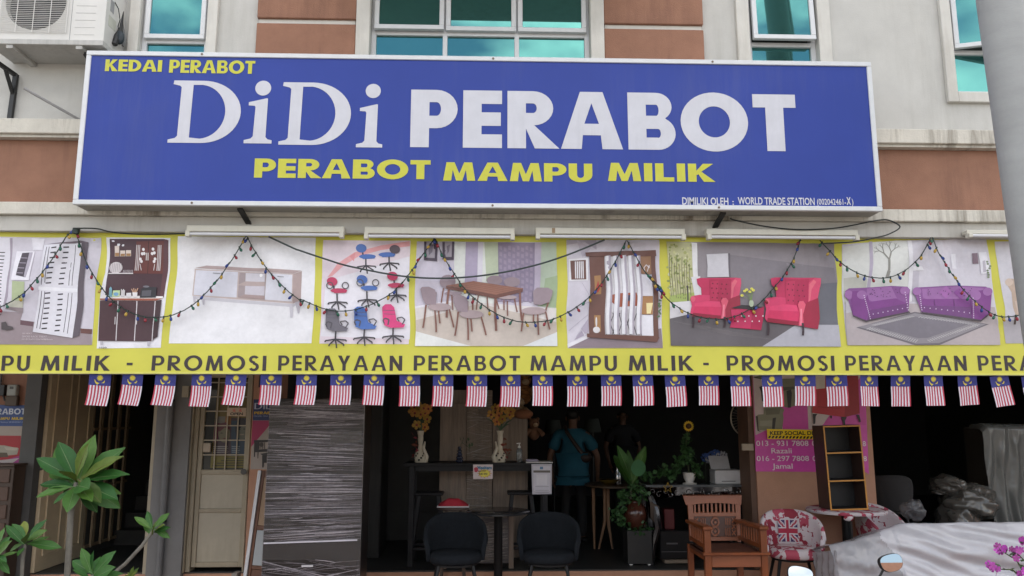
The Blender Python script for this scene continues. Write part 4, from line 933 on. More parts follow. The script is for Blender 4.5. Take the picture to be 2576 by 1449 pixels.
# ------------------------------------------------------------------ flag bunting
FW, FH = .160, .246
INKF = mat('flag_cloth', (1, 1, 1), .7, var=.03, attr=True)
def flag_meshes(flip):
    """a small flag hung by its left edge: canton above, stripes running down"""
    def tomesh(name, polys):
        bm = bmesh.new(); lay = bm.loops.layers.float_color.new('Col')
        for cs, c, h in polys:
            flp = [p_ for c_ in cs for p_ in c_]
            for t in geometry.tessellate_polygon([[Vector((a, b, 0)) for a, b in c_] for c_ in cs]):
                pp = [flp[i] for i in t]
                ar = (pp[1][0]-pp[0][0])*(pp[2][1]-pp[0][1])-(pp[2][0]-pp[0][0])*(pp[1][1]-pp[0][1])
                if ar < 0: pp = pp[::-1]
                f = bm.faces.new([bm.verts.new((a, -h, b)) for a, b in pp])
                for l in f.loops: l[lay] = (*c, 1)
        for i in range(1, 8):
            bmesh.ops.bisect_plane(bm, geom=bm.verts[:]+bm.edges[:]+bm.faces[:], plane_co=(0, 0, -FH*i/8), plane_no=(0, 0, 1))
        for v in bm.verts:
            q = -v.co.z/FH; v.co.y += .008*math.sin(q*3.2)+.006*q*math.sin(v.co.x*38+q*2)
            v.co.x += .006*q*q*math.sin(q*4)
        me = bpy.data.meshes.new(name); bm.to_mesh(me); bm.free(); me.materials.append(INKF); return me
    w2 = FW/2; ch = FH*.365
    blue, red, wht, yel = (.030, .034, .19), (.42, .03, .06), (.66, .61, .67), (.66, .52, .06)
    parts = [('canton', [([[(-w2, -ch), (w2, -ch), (w2, 0), (-w2, 0)]], blue, 0)])]
    st_ = []
    for i in range(14):
        a = -w2+FW*i/14; b = a+FW/14; c = red if i % 2 == 0 else wht
        if flip: a, b = -b, -a
        st_.append(([[(a, -FH), (b, -FH), (b, -ch), (a, -ch)]], c, 0))
    parts.append(('striped_field', st_))
    s_ = [(0+(.027 if i % 2 == 0 else .0150)*math.sin(2*math.pi*i/28), -.031+(.027 if i % 2 == 0 else .0150)*math.cos(2*math.pi*i/28)) for i in range(28)]
    parts.append(('star', [([s_], yel, .002)]))
    cr = arc(0, -.045, .038, .044, 180, 360, 20)+arc(0, -.043, .034, .028, 358, 182, 20)
    parts.append(('crescent', [([cr], yel, .0015)]))
    return [(n_, tomesh(n_, q)) for n_, q in parts]
FM = [flag_meshes(0), flag_meshes(1)]
FX = [253, 335, 418, 508, 595, 683, 772, 858, 942, 1031, 1115, 1200, 1284, 1365, 1452, 1537, 1616, 1697, 1782, 1861, 1941, 2025, 2103, 2186, 2265, 2347, 2432, 2512, 2592]
SH = [-6, -6, -6, -5, -5, -3, 0, 0, 0, 0, 0, 0, 0, 1, 1, 2, 4, 4, 1, -1, 3, 1, 0, 1, 0, 0, 7, 11, 14]
ORD = ['first', 'second', 'third', 'fourth', 'fifth', 'sixth', 'seventh', 'eighth', 'ninth', 'tenth', 'eleventh', 'twelfth', 'thirteenth', 'fourteenth', 'fifteenth', 'sixteenth', 'seventeenth', 'eighteenth', 'nineteenth', 'twentieth', 'twenty-first', 'twenty-second', 'twenty-third', 'twenty-fourth', 'twenty-fifth', 'twenty-sixth', 'twenty-seventh', 'twenty-eighth', 'twenty-ninth']
for i, vx in enumerate(FX):
    a = P3(vx, 938, 6.17); a.z = bz0-.013
    o = thing('flag', 'small striped flag with yellow crescent and star under the banner, %s from the left' % ORD[i], 'flag', tuple(a), 'flags hanging below the banner')
    for nm, me in FM[1 if i > 12 else 0]:
        c = bpy.data.objects.new(nm, me); COL.objects.link(c); c.parent = o
    o.rotation_euler = (random.uniform(-.07, .10), -SH[i]/82+random.uniform(-.03, .03), random.uniform(-.32, .32)); o.scale = (1, 1, random.uniform(.96, 1.03))
o = MB().tube([(bx0, 6.17, bz0-.013), (bx1, 6.17, bz0-.013)], .003, 5).build('bunting_cord', mat('white_cord', (.5, .5, .5), .7), None); tag(o, 'thin cord along the banner bottom from which the flags hang', 'cord')
# ------------------------------------------------------------------ stair entrance on the left
ZA = lambda x, y: (.3576*x, 930.8+.3576*y)            # left area
ZB = lambda x, y: (440.3+.3576*x, 930.8+.3576*y)
ZC = lambda x, y: (912+.3576*x, 930.8+.3576*y)
ZD = lambda x, y: (1352.2+.3576*x, 930.8+.3576*y)
ZE = lambda x, y: (1666.7+.3576*x, 930.8+.3576*y)
ZF = lambda x, y: (2075.5+.3576*x, 930.8+.3576*y)
def W3(zf, x, y, Y): return P3(*zf(x, y), Y)
M_wood_d = mat('dark_brown_wood', (.055, .035, .025), .5, var=.25, scale=5, sx=(1, 1, .2))
lx = xb-.008
dl = thing('panel_door', 'cream timber panel door standing open beside the stair entrance', 'door', (lx, 8.25, 0))
M_pdoor = mat('panel_door_paint', (.56, .45, .30), .5, var=.08)
box('leaf', M_pdoor, dl, lx, lx+.04, 8.235, 9.16, -.005+.01, 2.4, bev=.004)
for ya, yb in ((8.34, 8.64), (8.76, 9.06)):
    for za, zb in ((.15, .95), (1.12, 2.3)):
        m_ = MB(); t = .022
        for q in ((ya, ya+t, za, zb), (yb-t, yb, za, zb), (ya+t, yb-t, za, za+t), (ya+t, yb-t, zb-t, zb)): m_.box(lx+.0401, lx+.055, q[0], q[1], q[2], q[3])
        m_.build('moulding', M_pdoor, dl, bev=.004)
h = MB().tube([(lx-.06, 8.20, 1.02), (lx+.11, 8.29, 1.02)], .015, 10); h.tube([(lx+.11, 8.29, 1.02), (lx+.13, 8.29, 1.02)], .03, 12); h.tube([(lx-.09, 8.2, 1.02), (lx-.06, 8.2, 1.02)], .028, 12)
h.build('handle', mat('dull_chrome', (.07, .065, .06), .4, metal=.5), dl, smooth=True)
gl_ = thing('grille_door', 'folding metal grille gate beyond the open cream door', 'gate', (lx+.02, 9.2, 0))
M_gr = mat('old_cream_steel', (.30, .22, .14), .6, var=.15)
for i in range(9): MB().bar((lx+.02+.03*(i % 2), 9.21+.11*i, .08), (lx+.02+.03*(i % 2), 9.21+.11*i, 2.3), .024, .024).build('bar', M_gr, gl_)
for z in (.1, .75, 1.4, 2.25): MB().bar((lx+.04, 9.19, z), (lx+.04, 10.12, z), .02, .03).build('rail', M_gr, gl_)
stc = thing('staircase', 'dark concrete stairs climbing away inside the left entrance', 'stairs', (-4.1, 9.9, 0))
M_stair = mat('stair_cement', (.035, .035, .033), .8, var=.2)
for i in range(9): box('step', M_stair, stc, lx+.02, -3.42, 9.95+.26*i, 12.5, .175*i, .175*(i+1)-.002)
o = box('stone_block', mat('pale_brick', (.32, .29, .26), .9, bump=.4), None, *sorted((W3(ZA, 222, 1400, 8.1).x, W3(ZA, 328, 1400, 8.1).x)), 8.02, 8.14, WZ, WZ+.10, bev=.012); tag(o, 'small pale stone block propping the cream panel door', 'stone')
# poster on the left pier
YP = YS-.125
q = lambda x, y: (.1823*x, 930.8+.1823*y)
ps = thing('wall_poster', 'blue, red and pink shop poster on the terracotta pier at the left edge', 'poster', tuple(P3(10, 1150, YP)))
p = Print(YP, (0, 930.8, .1823), dark=1.25)
p.poly([(-420, 478), (366, 486), (335, 775), (-420, 770)], '1f3c72'); p.poly([(-420, 770), (335, 775), (318, 905), (-420, 900)], '8f857c'); p.poly([(-420, 900), (318, 905), (262, 1480), (-420, 1480)], '8f857c')
p.poly([(-420, 900), (292, 908), (282, 1180), (-420, 1400)], '8e1520'); p.poly([(-420, 1030), (60, 1040), (262, 1080), (240, 1165), (-420, 1240)], '8d877a'); p.poly([(-420, 1130), (100, 1140), (120, 1200), (-420, 1220)], '4a3d2e'); p.poly([(60, 1060), (250, 1072), (235, 1110), (90, 1105)], 'a39a8c')
p.poly([(-420, 1390), (282, 1180), (262, 1330), (200, 2350), (-420, 2350)], '8a2a6c'); p.poly([(-420, 1290), (270, 1215), (170, 1290), (-420, 1440)], '9c9290')
p.caps('PERABOT', -165, 358, 532, 612, 'a8b0bc', .24, .2, 1, .08); p.caps('MAMPU', -75, 138, 650, 688, 'b39a3a', .24, .2, 1, .08); p.caps('MILIK', 165, 338, 650, 688, 'b39a3a', .24, .2, 1, .08); p.text('World Trade Station 002042461-X', -200, 335, 708, 727, '8fa0bd')
p.build('printed_sheet', ps, mt=INKS)
em = thing('electric_meter', 'pale square electricity meter on the terracotta pier above the poster', 'meter', tuple(P3(37, 985, YP)))
a, b = P3(24, 996, YP), P3(51, 968, YP); box('body', mat('meter_grey', (.30, .31, .28), .5), em, a.x, b.x, YP-.06, YP-.001, a.z, b.z, bev=.008); box('dial_window', mat('meter_dark', (.06, .06, .055), .3), em, a.x+.03, b.x-.03, YP-.063, YP-.0605, b.z-.045, b.z-.02)
box('cover', mat('meter_brown', (.085, .06, .04), .6), em, a.x-.01, b.x+.01, YP-.05, YP-.001, a.z-.1, a.z-.002, bev=.004); MB().tube([(a.x-.09, YP-.02, 2.4), (a.x-.09, YP-.02, a.z+.1), (a.x-.03, YP-.02, a.z-.05)], .01, 6).build('cable', M_black, em, smooth=True)
box('fuse_box', M_black, em, a.x-.17, a.x-.03, YP-.05, YP-.001, a.z, b.z, bev=.004)
wc = thing('wooden_cabinet', 'dark brown wooden cabinet standing in front of the poster at the left edge', 'cabinet', tuple(P3(0, 1449, 7.95)))
a = P3(36, 1174, 7.9); box('carcass', M_wood_d, wc, a.x-.7, a.x, 7.9, 8.1, WZ, a.z, bev=.005); box('top_board', M_wood_d, wc, a.x-.72, a.x+.01, 7.88, 8.11, a.z+.001, a.z+.025, bev=.004)
for i in range(4): box('drawer', mat('brown_wood', (.09, .05, .035), .5, var=.2), wc, a.x-.25, a.x-.03, 7.885, 7.899, a.z-.17*(i+1)+.02, a.z-.17*i-.02, bev=.004)

# ------------------------------------------------------------------ cream grille door with glass
YD = YS+.02
x0, x1 = P(512, 945, YD)[0], P(637, 945, YD)[0]
gd = thing('glazed_grille_door', 'cream steel door with barred glass upper half and OPEN sign', 'door', ((x0+x1)/2, YD, 0))
xl, xr = fx(488), fx(641)
m_ = MB(); m_.box(xl, x0-.05, YD-.08, YD+.12, 0, 2.5); m_.box(x0-.049, x0-.004, YD-.04, YD+.12, 0, 2.5); m_.box(x1+.004, xr, YD-.06, YD+.12, 0, 2.5); m_.build('door_frame', M_creamdoor, gd, bev=.006)
zw0 = P(575, 1181, YD)[1]; zw1 = P(575, 950, YD)[1]; zm = P(575, 1283, YD)[1]; zb = .045
m_ = MB(); m_.box(x0, x0+.045, YD-.02, YD+.03, zb, zw1+.1); m_.box(x1-.045, x1, YD-.02, YD+.03, zb, zw1+.1)
for z, h_ in ((zb, .05), (zm-.025, .04), (zw0-.05, .05), (zw1, .06)): m_.box(x0+.045, x1-.045, YD-.02, YD+.03, z, z+h_)
m_.build('leaf_frame', M_creamdoor, gd, bev=.004)
for za, zbb in ((zb+.05, zm-.025), (zm+.015, zw0-.05)): box('lower_panel', mat('cream_sheet', (.42, .375, .29), .5, var=.06, streak=.25, streakcol=(.2, .17, .12)), gd, x0+.046, x1-.046, YD-.005, YD+.01, za+.001, zbb-.001)
pane = box('pane', mat('dim_glass', (.03, .032, .03), .08, var=.05), gd, x0+.046, x1-.046, YD+.012, YD+.018, zw0+.001, zw1-.001)
for i in range(1, 7): z = zw0+(zw1-zw0)*i/6.35; MB().bar((x0+.045, YD-.008, z), (x1-.045, YD-.008, z), .008, .012).build('grille_bar', mat('cream_bar', (.42, .36, .27), .5), gd)
for i in range(1, 4): xx = x0+.045+(x1-x0-.09)*(i-.15)/3.85+.03; MB().bar((xx, YD-.012, zw0), (xx, YD-.012, zw1), .012, .008).build('grille_bar', MATS['cream_bar'], gd)
MB().tube([P3(613, 1187, YD-.02), P3(613, 1187, YD-.10)], [.02, .03], 12).build('door_knob', MATS['dull_chrome'], gd, smooth=True)
a = P3(513, 1125, YD-.02); box('lock_box', mat('lock_cream', (.40, .33, .25), .5), gd, a.x, a.x+.075, YD-.05, YD-.021, a.z-.05, a.z+.045, bev=.006)
p = Print(YD+.0115, (440.3, 930.8, .1823), dark=.95)
p.poly([(600, 130), (1080, 130), (1000, 1350), (490, 1350)], '6a5a24'); p.poly([(560, 660), (1010, 660), (960, 1180), (525, 1180)], '3d2a36'); p.poly([(780, 700), (1000, 690), (960, 1180), (770, 1190)], '1e3a4e'); p.poly([(550, 720), (620, 730), (590, 1000), (530, 1000)], '5c1f34'); p.poly([(700, 640), (780, 640), (770, 760), (690, 740)], '8a5a20'); p.poly([(600, 640), (700, 640), (690, 740), (590, 730)], '6f6a62')
p.ell(680, 880, 82, 120, '6f6a52'); p.poly([(590, 820), (620, 740), (700, 720), (770, 770), (770, 830), (690, 790), (620, 850)], '5a1f2c'); p.ell(925, 840, 85, 120, '62665a'); p.poly([(830, 800), (860, 690), (940, 660), (1010, 740), (1000, 800), (940, 760), (870, 840), (850, 960)], '23222a')
for x_, y_ in ((645, 870), (720, 868), (890, 820), (960, 815)): p.ell(x_, y_, 18, 7, '2c2a26', 8, up=False)
p.ell(685, 945, 22, 8, '6a3034', 10); p.ell(925, 890, 34, 9, '8d7f74', 10)
for i in range(4): p.poly([(530, 1050+26*i), (730+14*(i % 2), 1048+26*i), (730, 1062+26*i), (530, 1064+26*i)], '8d8a8a', False)
for i in range(4): p.poly([(785, 1050+26*i), (900-20*(i % 2), 1050+26*i), (895, 1062+26*i), (785, 1062+26*i)], '7f8a94', False)
p.h += .0003; p.poly([(500, 1190), (1010, 1190), (1000, 1350), (490, 1350)], '6e6420')
for i in range(4): p.poly([(520+60*(3-i), 1210+34*i), (990, 1206+34*i), (988, 1220+34*i), (520+60*(3-i), 1224+34*i)], '2f2b1c', False)
p.build('glass_posters', gd, mt=INKS)
p = Print(YD-.016, (440.3, 930.8, .1823), dark=2.3); p.poly([(722, 520), (985, 522), (978, 640), (716, 634)], '8a7a68'); p.text('OPEN', 762, 938, 585, 622, '1c1a18', .03)
for x_ in (795, 880):
    for l in ([(0, 0), (44, 0)], [(4, 14), (40, 14)], [(22, -8), (22, 34)], [(0, 30), (16, 18)], [(28, 20), (44, 34)], [(6, 34), (38, 34)]): p.line([(x_+u_, 540+v_) for u_, v_ in l], 5, '9a3030', False)
os_ = p.build('open_sign', None, mt=INKS); tag(os_, 'small beige OPEN sign with red characters hanging on the barred door', 'sign')
# shop banner sheet beside the door
YR = YS-.055
rb = thing('hanging_poster', 'narrow blue, magenta and beige shop poster half hidden behind the wrapped cabinet', 'poster', tuple(P3(660, 1180, YR)))
p = Print(YR, (440.3, 930.8, .1823), dark=1.15)
p.poly([(1085, 405), (1560, 405), (1550, 695), (1073, 695)], '1c2b5c'); p.poly([(1073, 695), (1550, 695), (1520, 1370), (1040, 1370)], '9b9088'); p.poly([(1073, 698), (1480, 698), (1400, 700), (1290, 780), (1050, 1062)], '9c1f52')
p.caps('DIDI', 1098, 1400, 455, 540, 'aab0c4', .16, .1, 1, .12); p.caps('PERABOT', 1094, 1420, 574, 610, 'c8a02c', .25, .2, 1, .08); p.text('Dimiliki Oleh : World', 1088, 1420, 622, 646, '8d98b8')
p.poly([(1088, 968), (1400, 962), (1400, 990), (1092, 1000)], '1d1a1c'); p.poly([(1095, 1000), (1165, 998), (1150, 1220), (1140, 1220), (1140, 1130), (1108, 1130), (1104, 1200), (1090, 1200)], '221f20'); p.poly([(1108, 1100), (1400, 1080), (1400, 1120), (1108, 1135)], '221f20')
for i in range(6): p.line([(1115+24*i, 1000), (1115+24*i, 1090)], 9, '2a2627', False)
p.ell(1195, 1030, 28, 32, '4a4442'); p.poly([(1178, 1155), (1400, 1120), (1400, 1180), (1225, 1190)], '2a2728'); p.poly([(1205, 1180), (1270, 1180), (1270, 1280), (1232, 1280), (1225, 1345), (1205, 1345)], '1d1a1c')
p.build('printed_sheet', rb, mt=INKS); mm = P3(690, 942, YR)
wmt = thing('fuse_switches', 'dark fuse switches and wires on the wall above the hanging poster', 'switch box', tuple(P3(690, 965, YR)))
for i, vx in enumerate((655, 668, 680, 697)): a = P3(vx, 960, YR); MB().tube([(a.x, YR-.02, a.z-.06), (a.x+.01, YR-.025, a.z+.15)], .012, 6).build('wire', M_black, wmt, smooth=True)
a = P3(674, 992, YR); box('switch', mat('switch_grey', (.18, .17, .16), .5), wmt, a.x-.03, a.x+.03, YR-.05, YR-.002, a.z-.02, a.z+.06, bev=.004)

# ------------------------------------------------------------------ leaning glazed panel door
lp = thing('leaning_door_panel', 'timber and white panelled door with aluminium edge leaning beside the wrapped cabinet', 'door panel', (P(608, 1449, 7.62)[0], 7.62, WZ))
H_ = P(637, 1183, 7.62)[1]-WZ; bx_, bY, bz_ = lp.location
def lb(nm, mt_, a, b, c, d, y0=0, y1=.03): return box(nm, mt_, lp, bx_+a, bx_+b, bY+y0, bY+y1, bz_+c, bz_+d, bev=.003)
M_redw = mat('reddish_wood', (.17, .075, .045), .5, var=.25, scale=6, sx=(1, 1, .15)); M_pale = mat('pale_plywood', (.38, .25, .16), .6, var=.15, scale=5, sx=(1, 1, .2)); M_wpan = mat('white_board', (.42, .45, .47), .4, var=.04)
lb('aluminium_edge', M_alu, 0, .032, 0, H_, -.02, .03); lb('stile', M_redw, .034, .06, 0, H_); lb('stile', M_redw, .40, .44, 0, H_)
for z0_, z1_, m__ in ((.0, .27, M_redw), (.30, .62, M_wpan), (.66, H_-.06, M_pale)): lb('panel', m__, .0605, .3995, z0_+.002, z1_-.002, .008, .022)
for z0_, z1_ in ((.27, .30), (.62, .66), (H_-.06, H_)): lb('rail', M_redw, .0605, .3995, z0_, z1_)
lp.rotation_euler = (R(-4), R(4), 0)
o = box('brick', mat('pale_brick', (.32, .29, .26)), None, *sorted((W3(ZB, 402, 1400, 7.9).x, W3(ZB, 445, 1400, 7.9).x)), 7.88, 8.0, WZ, .06, bev=.008); tag(o, 'grey brick standing on the floor left of the leaning door panel', 'brick')

# ------------------------------------------------------------------ wrapped cabinet
CY = 7.2
c0, c1 = P(672, 1150, CY)[0], P(914, 1150, CY)[0]; cz = P(800, 1002, CY)[1]
cb = thing('wrapped_cabinet', 'tall dark cabinet wrapped in clear stretch film with milky folds and painted glints', 'cabinet', ((c0+c1)/2, CY+.2, WZ))
M_cbd = mat('dark_laminate', (.022, .018, .017), .3, var=.25, scale=4)
box('carcass', M_cbd, cb, c0, c1, CY, CY+.42, WZ+.002, cz, bev=.008)
M_film_glint = mat('film_with_glints', (.58, .54, .58), .28, var=.2, scale=30)  # milky film tone, with the glints on its folds painted into the colour
M_film_glint2 = mat('film_with_dim_glints', (.24, .225, .25), .3, var=.2, scale=30)
M_clear = mat('clear_film', (.33, .30, .29), .12, var=.1, alpha=.11, bump=.9, bscale=16, sx=(1, 1, 9))
zlow = P(800, 1370, CY)[1]
def strands(x0, x1, y, z0, z1, n_, lean, seed, jit=.012):
    rn = random.Random(seed); m1 = MB(); m2 = MB()
    for i in range(n_):
        z = z0+(z1-z0)*rn.random(); u = (z-z0)/(z1-z0); sl = lean(u)*(x1-x0)+rn.gauss(0, jit); a = x0; b = x1
        if rn.random() < .62: 
            a = x0+(x1-x0)*rn.random()*.7; b = min(x1, a+(x1-x0)*rn.uniform(.1, .55))
        za = z+sl*((a-x0)/(x1-x0)-.5); zb_ = z+sl*((b-x0)/(x1-x0)-.5)
        if min(za, zb_) < z0 or max(za, zb_) > z1: continue
        h_ = rn.choice([.0008, .001, .0015, .002, .003]); yy = y-.004-.006*rn.random(); mid = (za+zb_)/2+rn.gauss(0, .003)
        m_ = m1 if rn.random() < .38 else m2; xm_ = (a+b)/2
        m_.add([(a, yy, za-h_*.3), (xm_, yy, mid-h_), (b, yy, zb_-h_*.3), (b, yy, zb_+h_*.3), (xm_, yy-.002, mid+h_), (a, yy, za+h_*.3)], [(0, 1, 4, 5), (1, 2, 3, 4)])
    return m1, m2
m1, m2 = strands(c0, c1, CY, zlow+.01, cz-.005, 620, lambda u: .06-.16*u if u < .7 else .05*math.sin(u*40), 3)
tag(m1.build('film_folds_and_glints', M_film_glint, cb), kind='stuff'); tag(m2.build('fine_folds_and_glints', M_film_glint2, cb), kind='stuff')
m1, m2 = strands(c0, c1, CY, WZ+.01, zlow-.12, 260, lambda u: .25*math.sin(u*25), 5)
tag(m1.build('lower_folds_and_glints', M_film_glint, cb), kind='stuff'); tag(m2.build('lower_fine_folds_and_glints', M_film_glint2, cb), kind='stuff')
MB().grid(lambda u, v: (c0-.004+(c1-c0+.008)*u, CY-.004-.004*math.sin(v*60+math.sin(u*9)*2)-.003*math.sin(v*23+u*3), WZ+.02+(cz-WZ-.02)*v), 20, 140).build('film_sheet', M_clear, cb, smooth=True)
zz_ = P(800, 1362, CY)[1]; MB().bar((c0+.01, CY-.012, zz_-.012), (c1-.03, CY-.012, zz_+.012), .012, .008, (0, 1, 0)).build('white_edge_strip', mat('white_strip', (.62, .6, .66), .35), cb)
box('drawer_front', M_cbd, cb, c0+.03, c1-.03, CY-.006, CY-.001, WZ+.05, zlow-.13, bev=.003)
a = P3(765+8, 1424, CY-.02); box('label', mat('white_label', (.6, .58, .6), .5), cb, a.x-.05, a.x+.05, CY-.02, CY-.016, a.z-.008, a.z+.008)
# crumpled film on the upper right, its glints painted as a paler patch
MB().grid(lambda u, v: (c1-.30+.28*u, CY-.012-.006*noise.noise((u*6, v*5, 1)), cz-.42+.10*v+.03*u), 10, 6).build('film_glint_patch', mat('film_glint_patch', (.16, .15, .15), .12, alpha=.55), cb, smooth=True)

# ------------------------------------------------------------------ frangipani plants in the planting strip
def leafmesh(name, m_, w=.165, droop=.10, fold=.05):
    b = MB(); n_ = 9; V = []; F = []
    pr = [.07, .28, .52, .76, .95, 1.04, 1.0, .80, .44, .02]
    for i in range(n_+1):
        t = i/n_; hw = w*pr[i]
        for k, s_ in ((-1, -1), (-.5, -.5), (0, 0), (.5, .5), (1, 1)): V.append((s_*hw, t, fold*abs(k)**1.3*pr[i] - droop*t*t + .012*math.sin(t*22+k)*abs(k)))
    for i in range(n_):
        for k in range(4): F.append((i*5+k, i*5+k+1, (i+1)*5+k+1, (i+1)*5+k))
    b.add(V, F); rb_ = MB(); b.cur = 1; b.tube([(0, .0, .004), (0, .5, .004-droop*.25), (0, .97, .004-droop*.94)], [.012, .008, .003], 5)
    return b.mesh(name, m_, smooth=True, ang=80)
def leafmat(name, col, vein):
    m_ = mat(name, col, .5, var=.18, scale=5, rnd=.35, spec=.3); b = m_.node_tree.nodes['Principled BSDF']
    b.inputs['Transmission Weight'].default_value = 0; b.inputs['Subsurface Weight'].default_value = 0
    return [m_, mat(name+'_vein', vein, .5)]
LMG = leafmesh('leaf', leafmat('frangipani_green', (.042, .125, .022), (.10, .17, .06)))
LMY = leafmesh('leaf', leafmat('frangipani_yellow_green', (.10, .15, .025), (.13, .10, .03)), w=.155)
M_bark = mat('frangipani_bark', (.17, .155, .13), .85, var=.25, scale=14, bump=.5, bscale=30)
def put_leaf(par, base, tip, me, wid=1.0, roll=None):
    d = tip-base; l = d.length; y = d.normalized(); up_ = Vector((0, -.75, .66))
    z = (up_-y*up_.dot(y))
    if z.length < .1: z = Vector((0, -1, 0))
    z.normalize(); x = y.cross(z); m_ = Matrix((x, y, z)).transposed()
    if roll: m_ = m_ @ Matrix.Rotation(roll, 3, 'Y')
    o = bpy.data.objects.new('leaf', me); COL.objects.link(o); o.parent = par
    o.matrix_local = Matrix.Translation(base-wl(par)) @ m_.to_4x4() @ Matrix.Diagonal((l*wid, l, l, 1))
def plant(label, Y, centre, tips, stem, r0, zf=ZA, small=1.0):
    c = W3(zf, *centre, Y); b0 = W3(zf, *stem[-1], Y); b0.z = min(b0.z, .3)
    root = Vector((b0.x-.02, Y, -.22)); o = thing('frangipani_plant', label, 'plant', tuple(root), 'frangipani plants in the planting strip')
    pts = [root]+[W3(zf, *s_, Y) for s_ in stem[::-1]]+[c]
    MB().tube(pts, [r0*1.25]+[r0]*(len(pts)-2)+[r0*.8], 10).build('stem', M_bark, o, smooth=True)
    for i, t in enumerate(tips):
        yel = len(t) > 3 and t[3]; tp = W3(zf, t[0], t[1], Y+t[2]); 
        put_leaf(o, c+Vector((random.uniform(-.01, .01), random.uniform(-.01, .01), random.uniform(-.04, .03))), tp, LMY if yel else LMG, random.uniform(.85, 1.15)*(t[4] if len(t) > 4 else 1), random.uniform(-.35, .35))
    return o
plant('tall frangipani plant with a big rosette of leaves on a bare grey stem', 5.75, (540, 790),
      [(655, 455, .02), (600, 520, -.08, 1), (415, 490, .06), (380, 530, .16), (860, 530, .05), (842, 588, -.06, 1), (897, 710, -.02), (250, 600, .02), (425, 690, -.2, 1, 1.3), (270, 785, .05), (240, 878, -.05), (370, 930, -.14), (470, 985, -.2, 0, 1.3), (690, 1005, .08), (852, 972, .1), (845, 860, 0), (705, 915, -.16, 1), (822, 885, -.1), (605, 815, -.25, 0, 1.3), (760, 800, .2), (300, 830, .2), (560, 560, .2), (640, 900, -.22), (420, 880, .1), (760, 640, .22), (330, 690, .2)],
      [(500, 985), (470, 1500)], .021)
plant('low frangipani seedling left of the tall frangipani stem', 5.6, (180, 1225), [(85, 1070, .05), (40, 1085, -.03), (200, 1120, -.18), (320, 1045, .03), (318, 1120, -.05), (350, 1160, .1), (430, 1240, 0), (120, 1300, -.1), (60, 1270, .0), (270, 1130, .15), (160, 1050, .12, 1)], [(160, 1320), (152, 1500)], .012)
plant('frangipani leaves cut off by the left edge of the picture', 5.5, (-30, 1290), [(70, 1165, 0), (60, 1200, -.1), (125, 1270, .05), (40, 1340, -.1), (-110, 1200, 0), (20, 1100, .1), (60, 1430, -.05), (-60, 1400, -.1)], [(-40, 1360), (-50, 1500)], .012)
plant('slanting frangipani branch ending in a small leaf tuft beside the grey pier', 5.8, (1072, 1138), [(945, 1025, 0), (1030, 988, .04), (1185, 1003, 0), (1190, 1102, -.05), (1198, 1180, 0), (1120, 1050, .05, 1), (1150, 1080, -.08, 1), (1010, 1060, .05), (1075, 1080, -.1, 1)], [(1000, 1235), (880, 1365), (740, 1475)], .013)
plant('cluster of frangipani leaves at the bottom between the tall stem and slanting branch', 5.45, (650, 1440), [(575, 1248, 0), (800, 1268, 0), (500, 1330, .05), (860, 1420, 0), (520, 1400, -.1), (700, 1300, .12), (790, 1380, -.1), (600, 1330, -.1)], [(648, 1500), (640, 1560)], .012)
sp = thing('seedling', 'tiny yellow-green seedling at the bottom near the slanting branch', 'plant', tuple(W3(ZA, 915, 1500, 5.6)))
for t in ((970, 1390), (935, 1385), (900, 1420), (960, 1415), (880, 1440), (940, 1440)): put_leaf(sp, W3(ZA, 915, 1470, 5.6), W3(ZA, t[0], t[1], 5.6-random.random()*.05), LMY, 1.0, random.uniform(-.6, .6))
MB().tube([W3(ZA, 915, 1475, 5.6), W3(ZA, 914, 1600, 5.6)], .005, 6).build('stem', M_bark, sp)
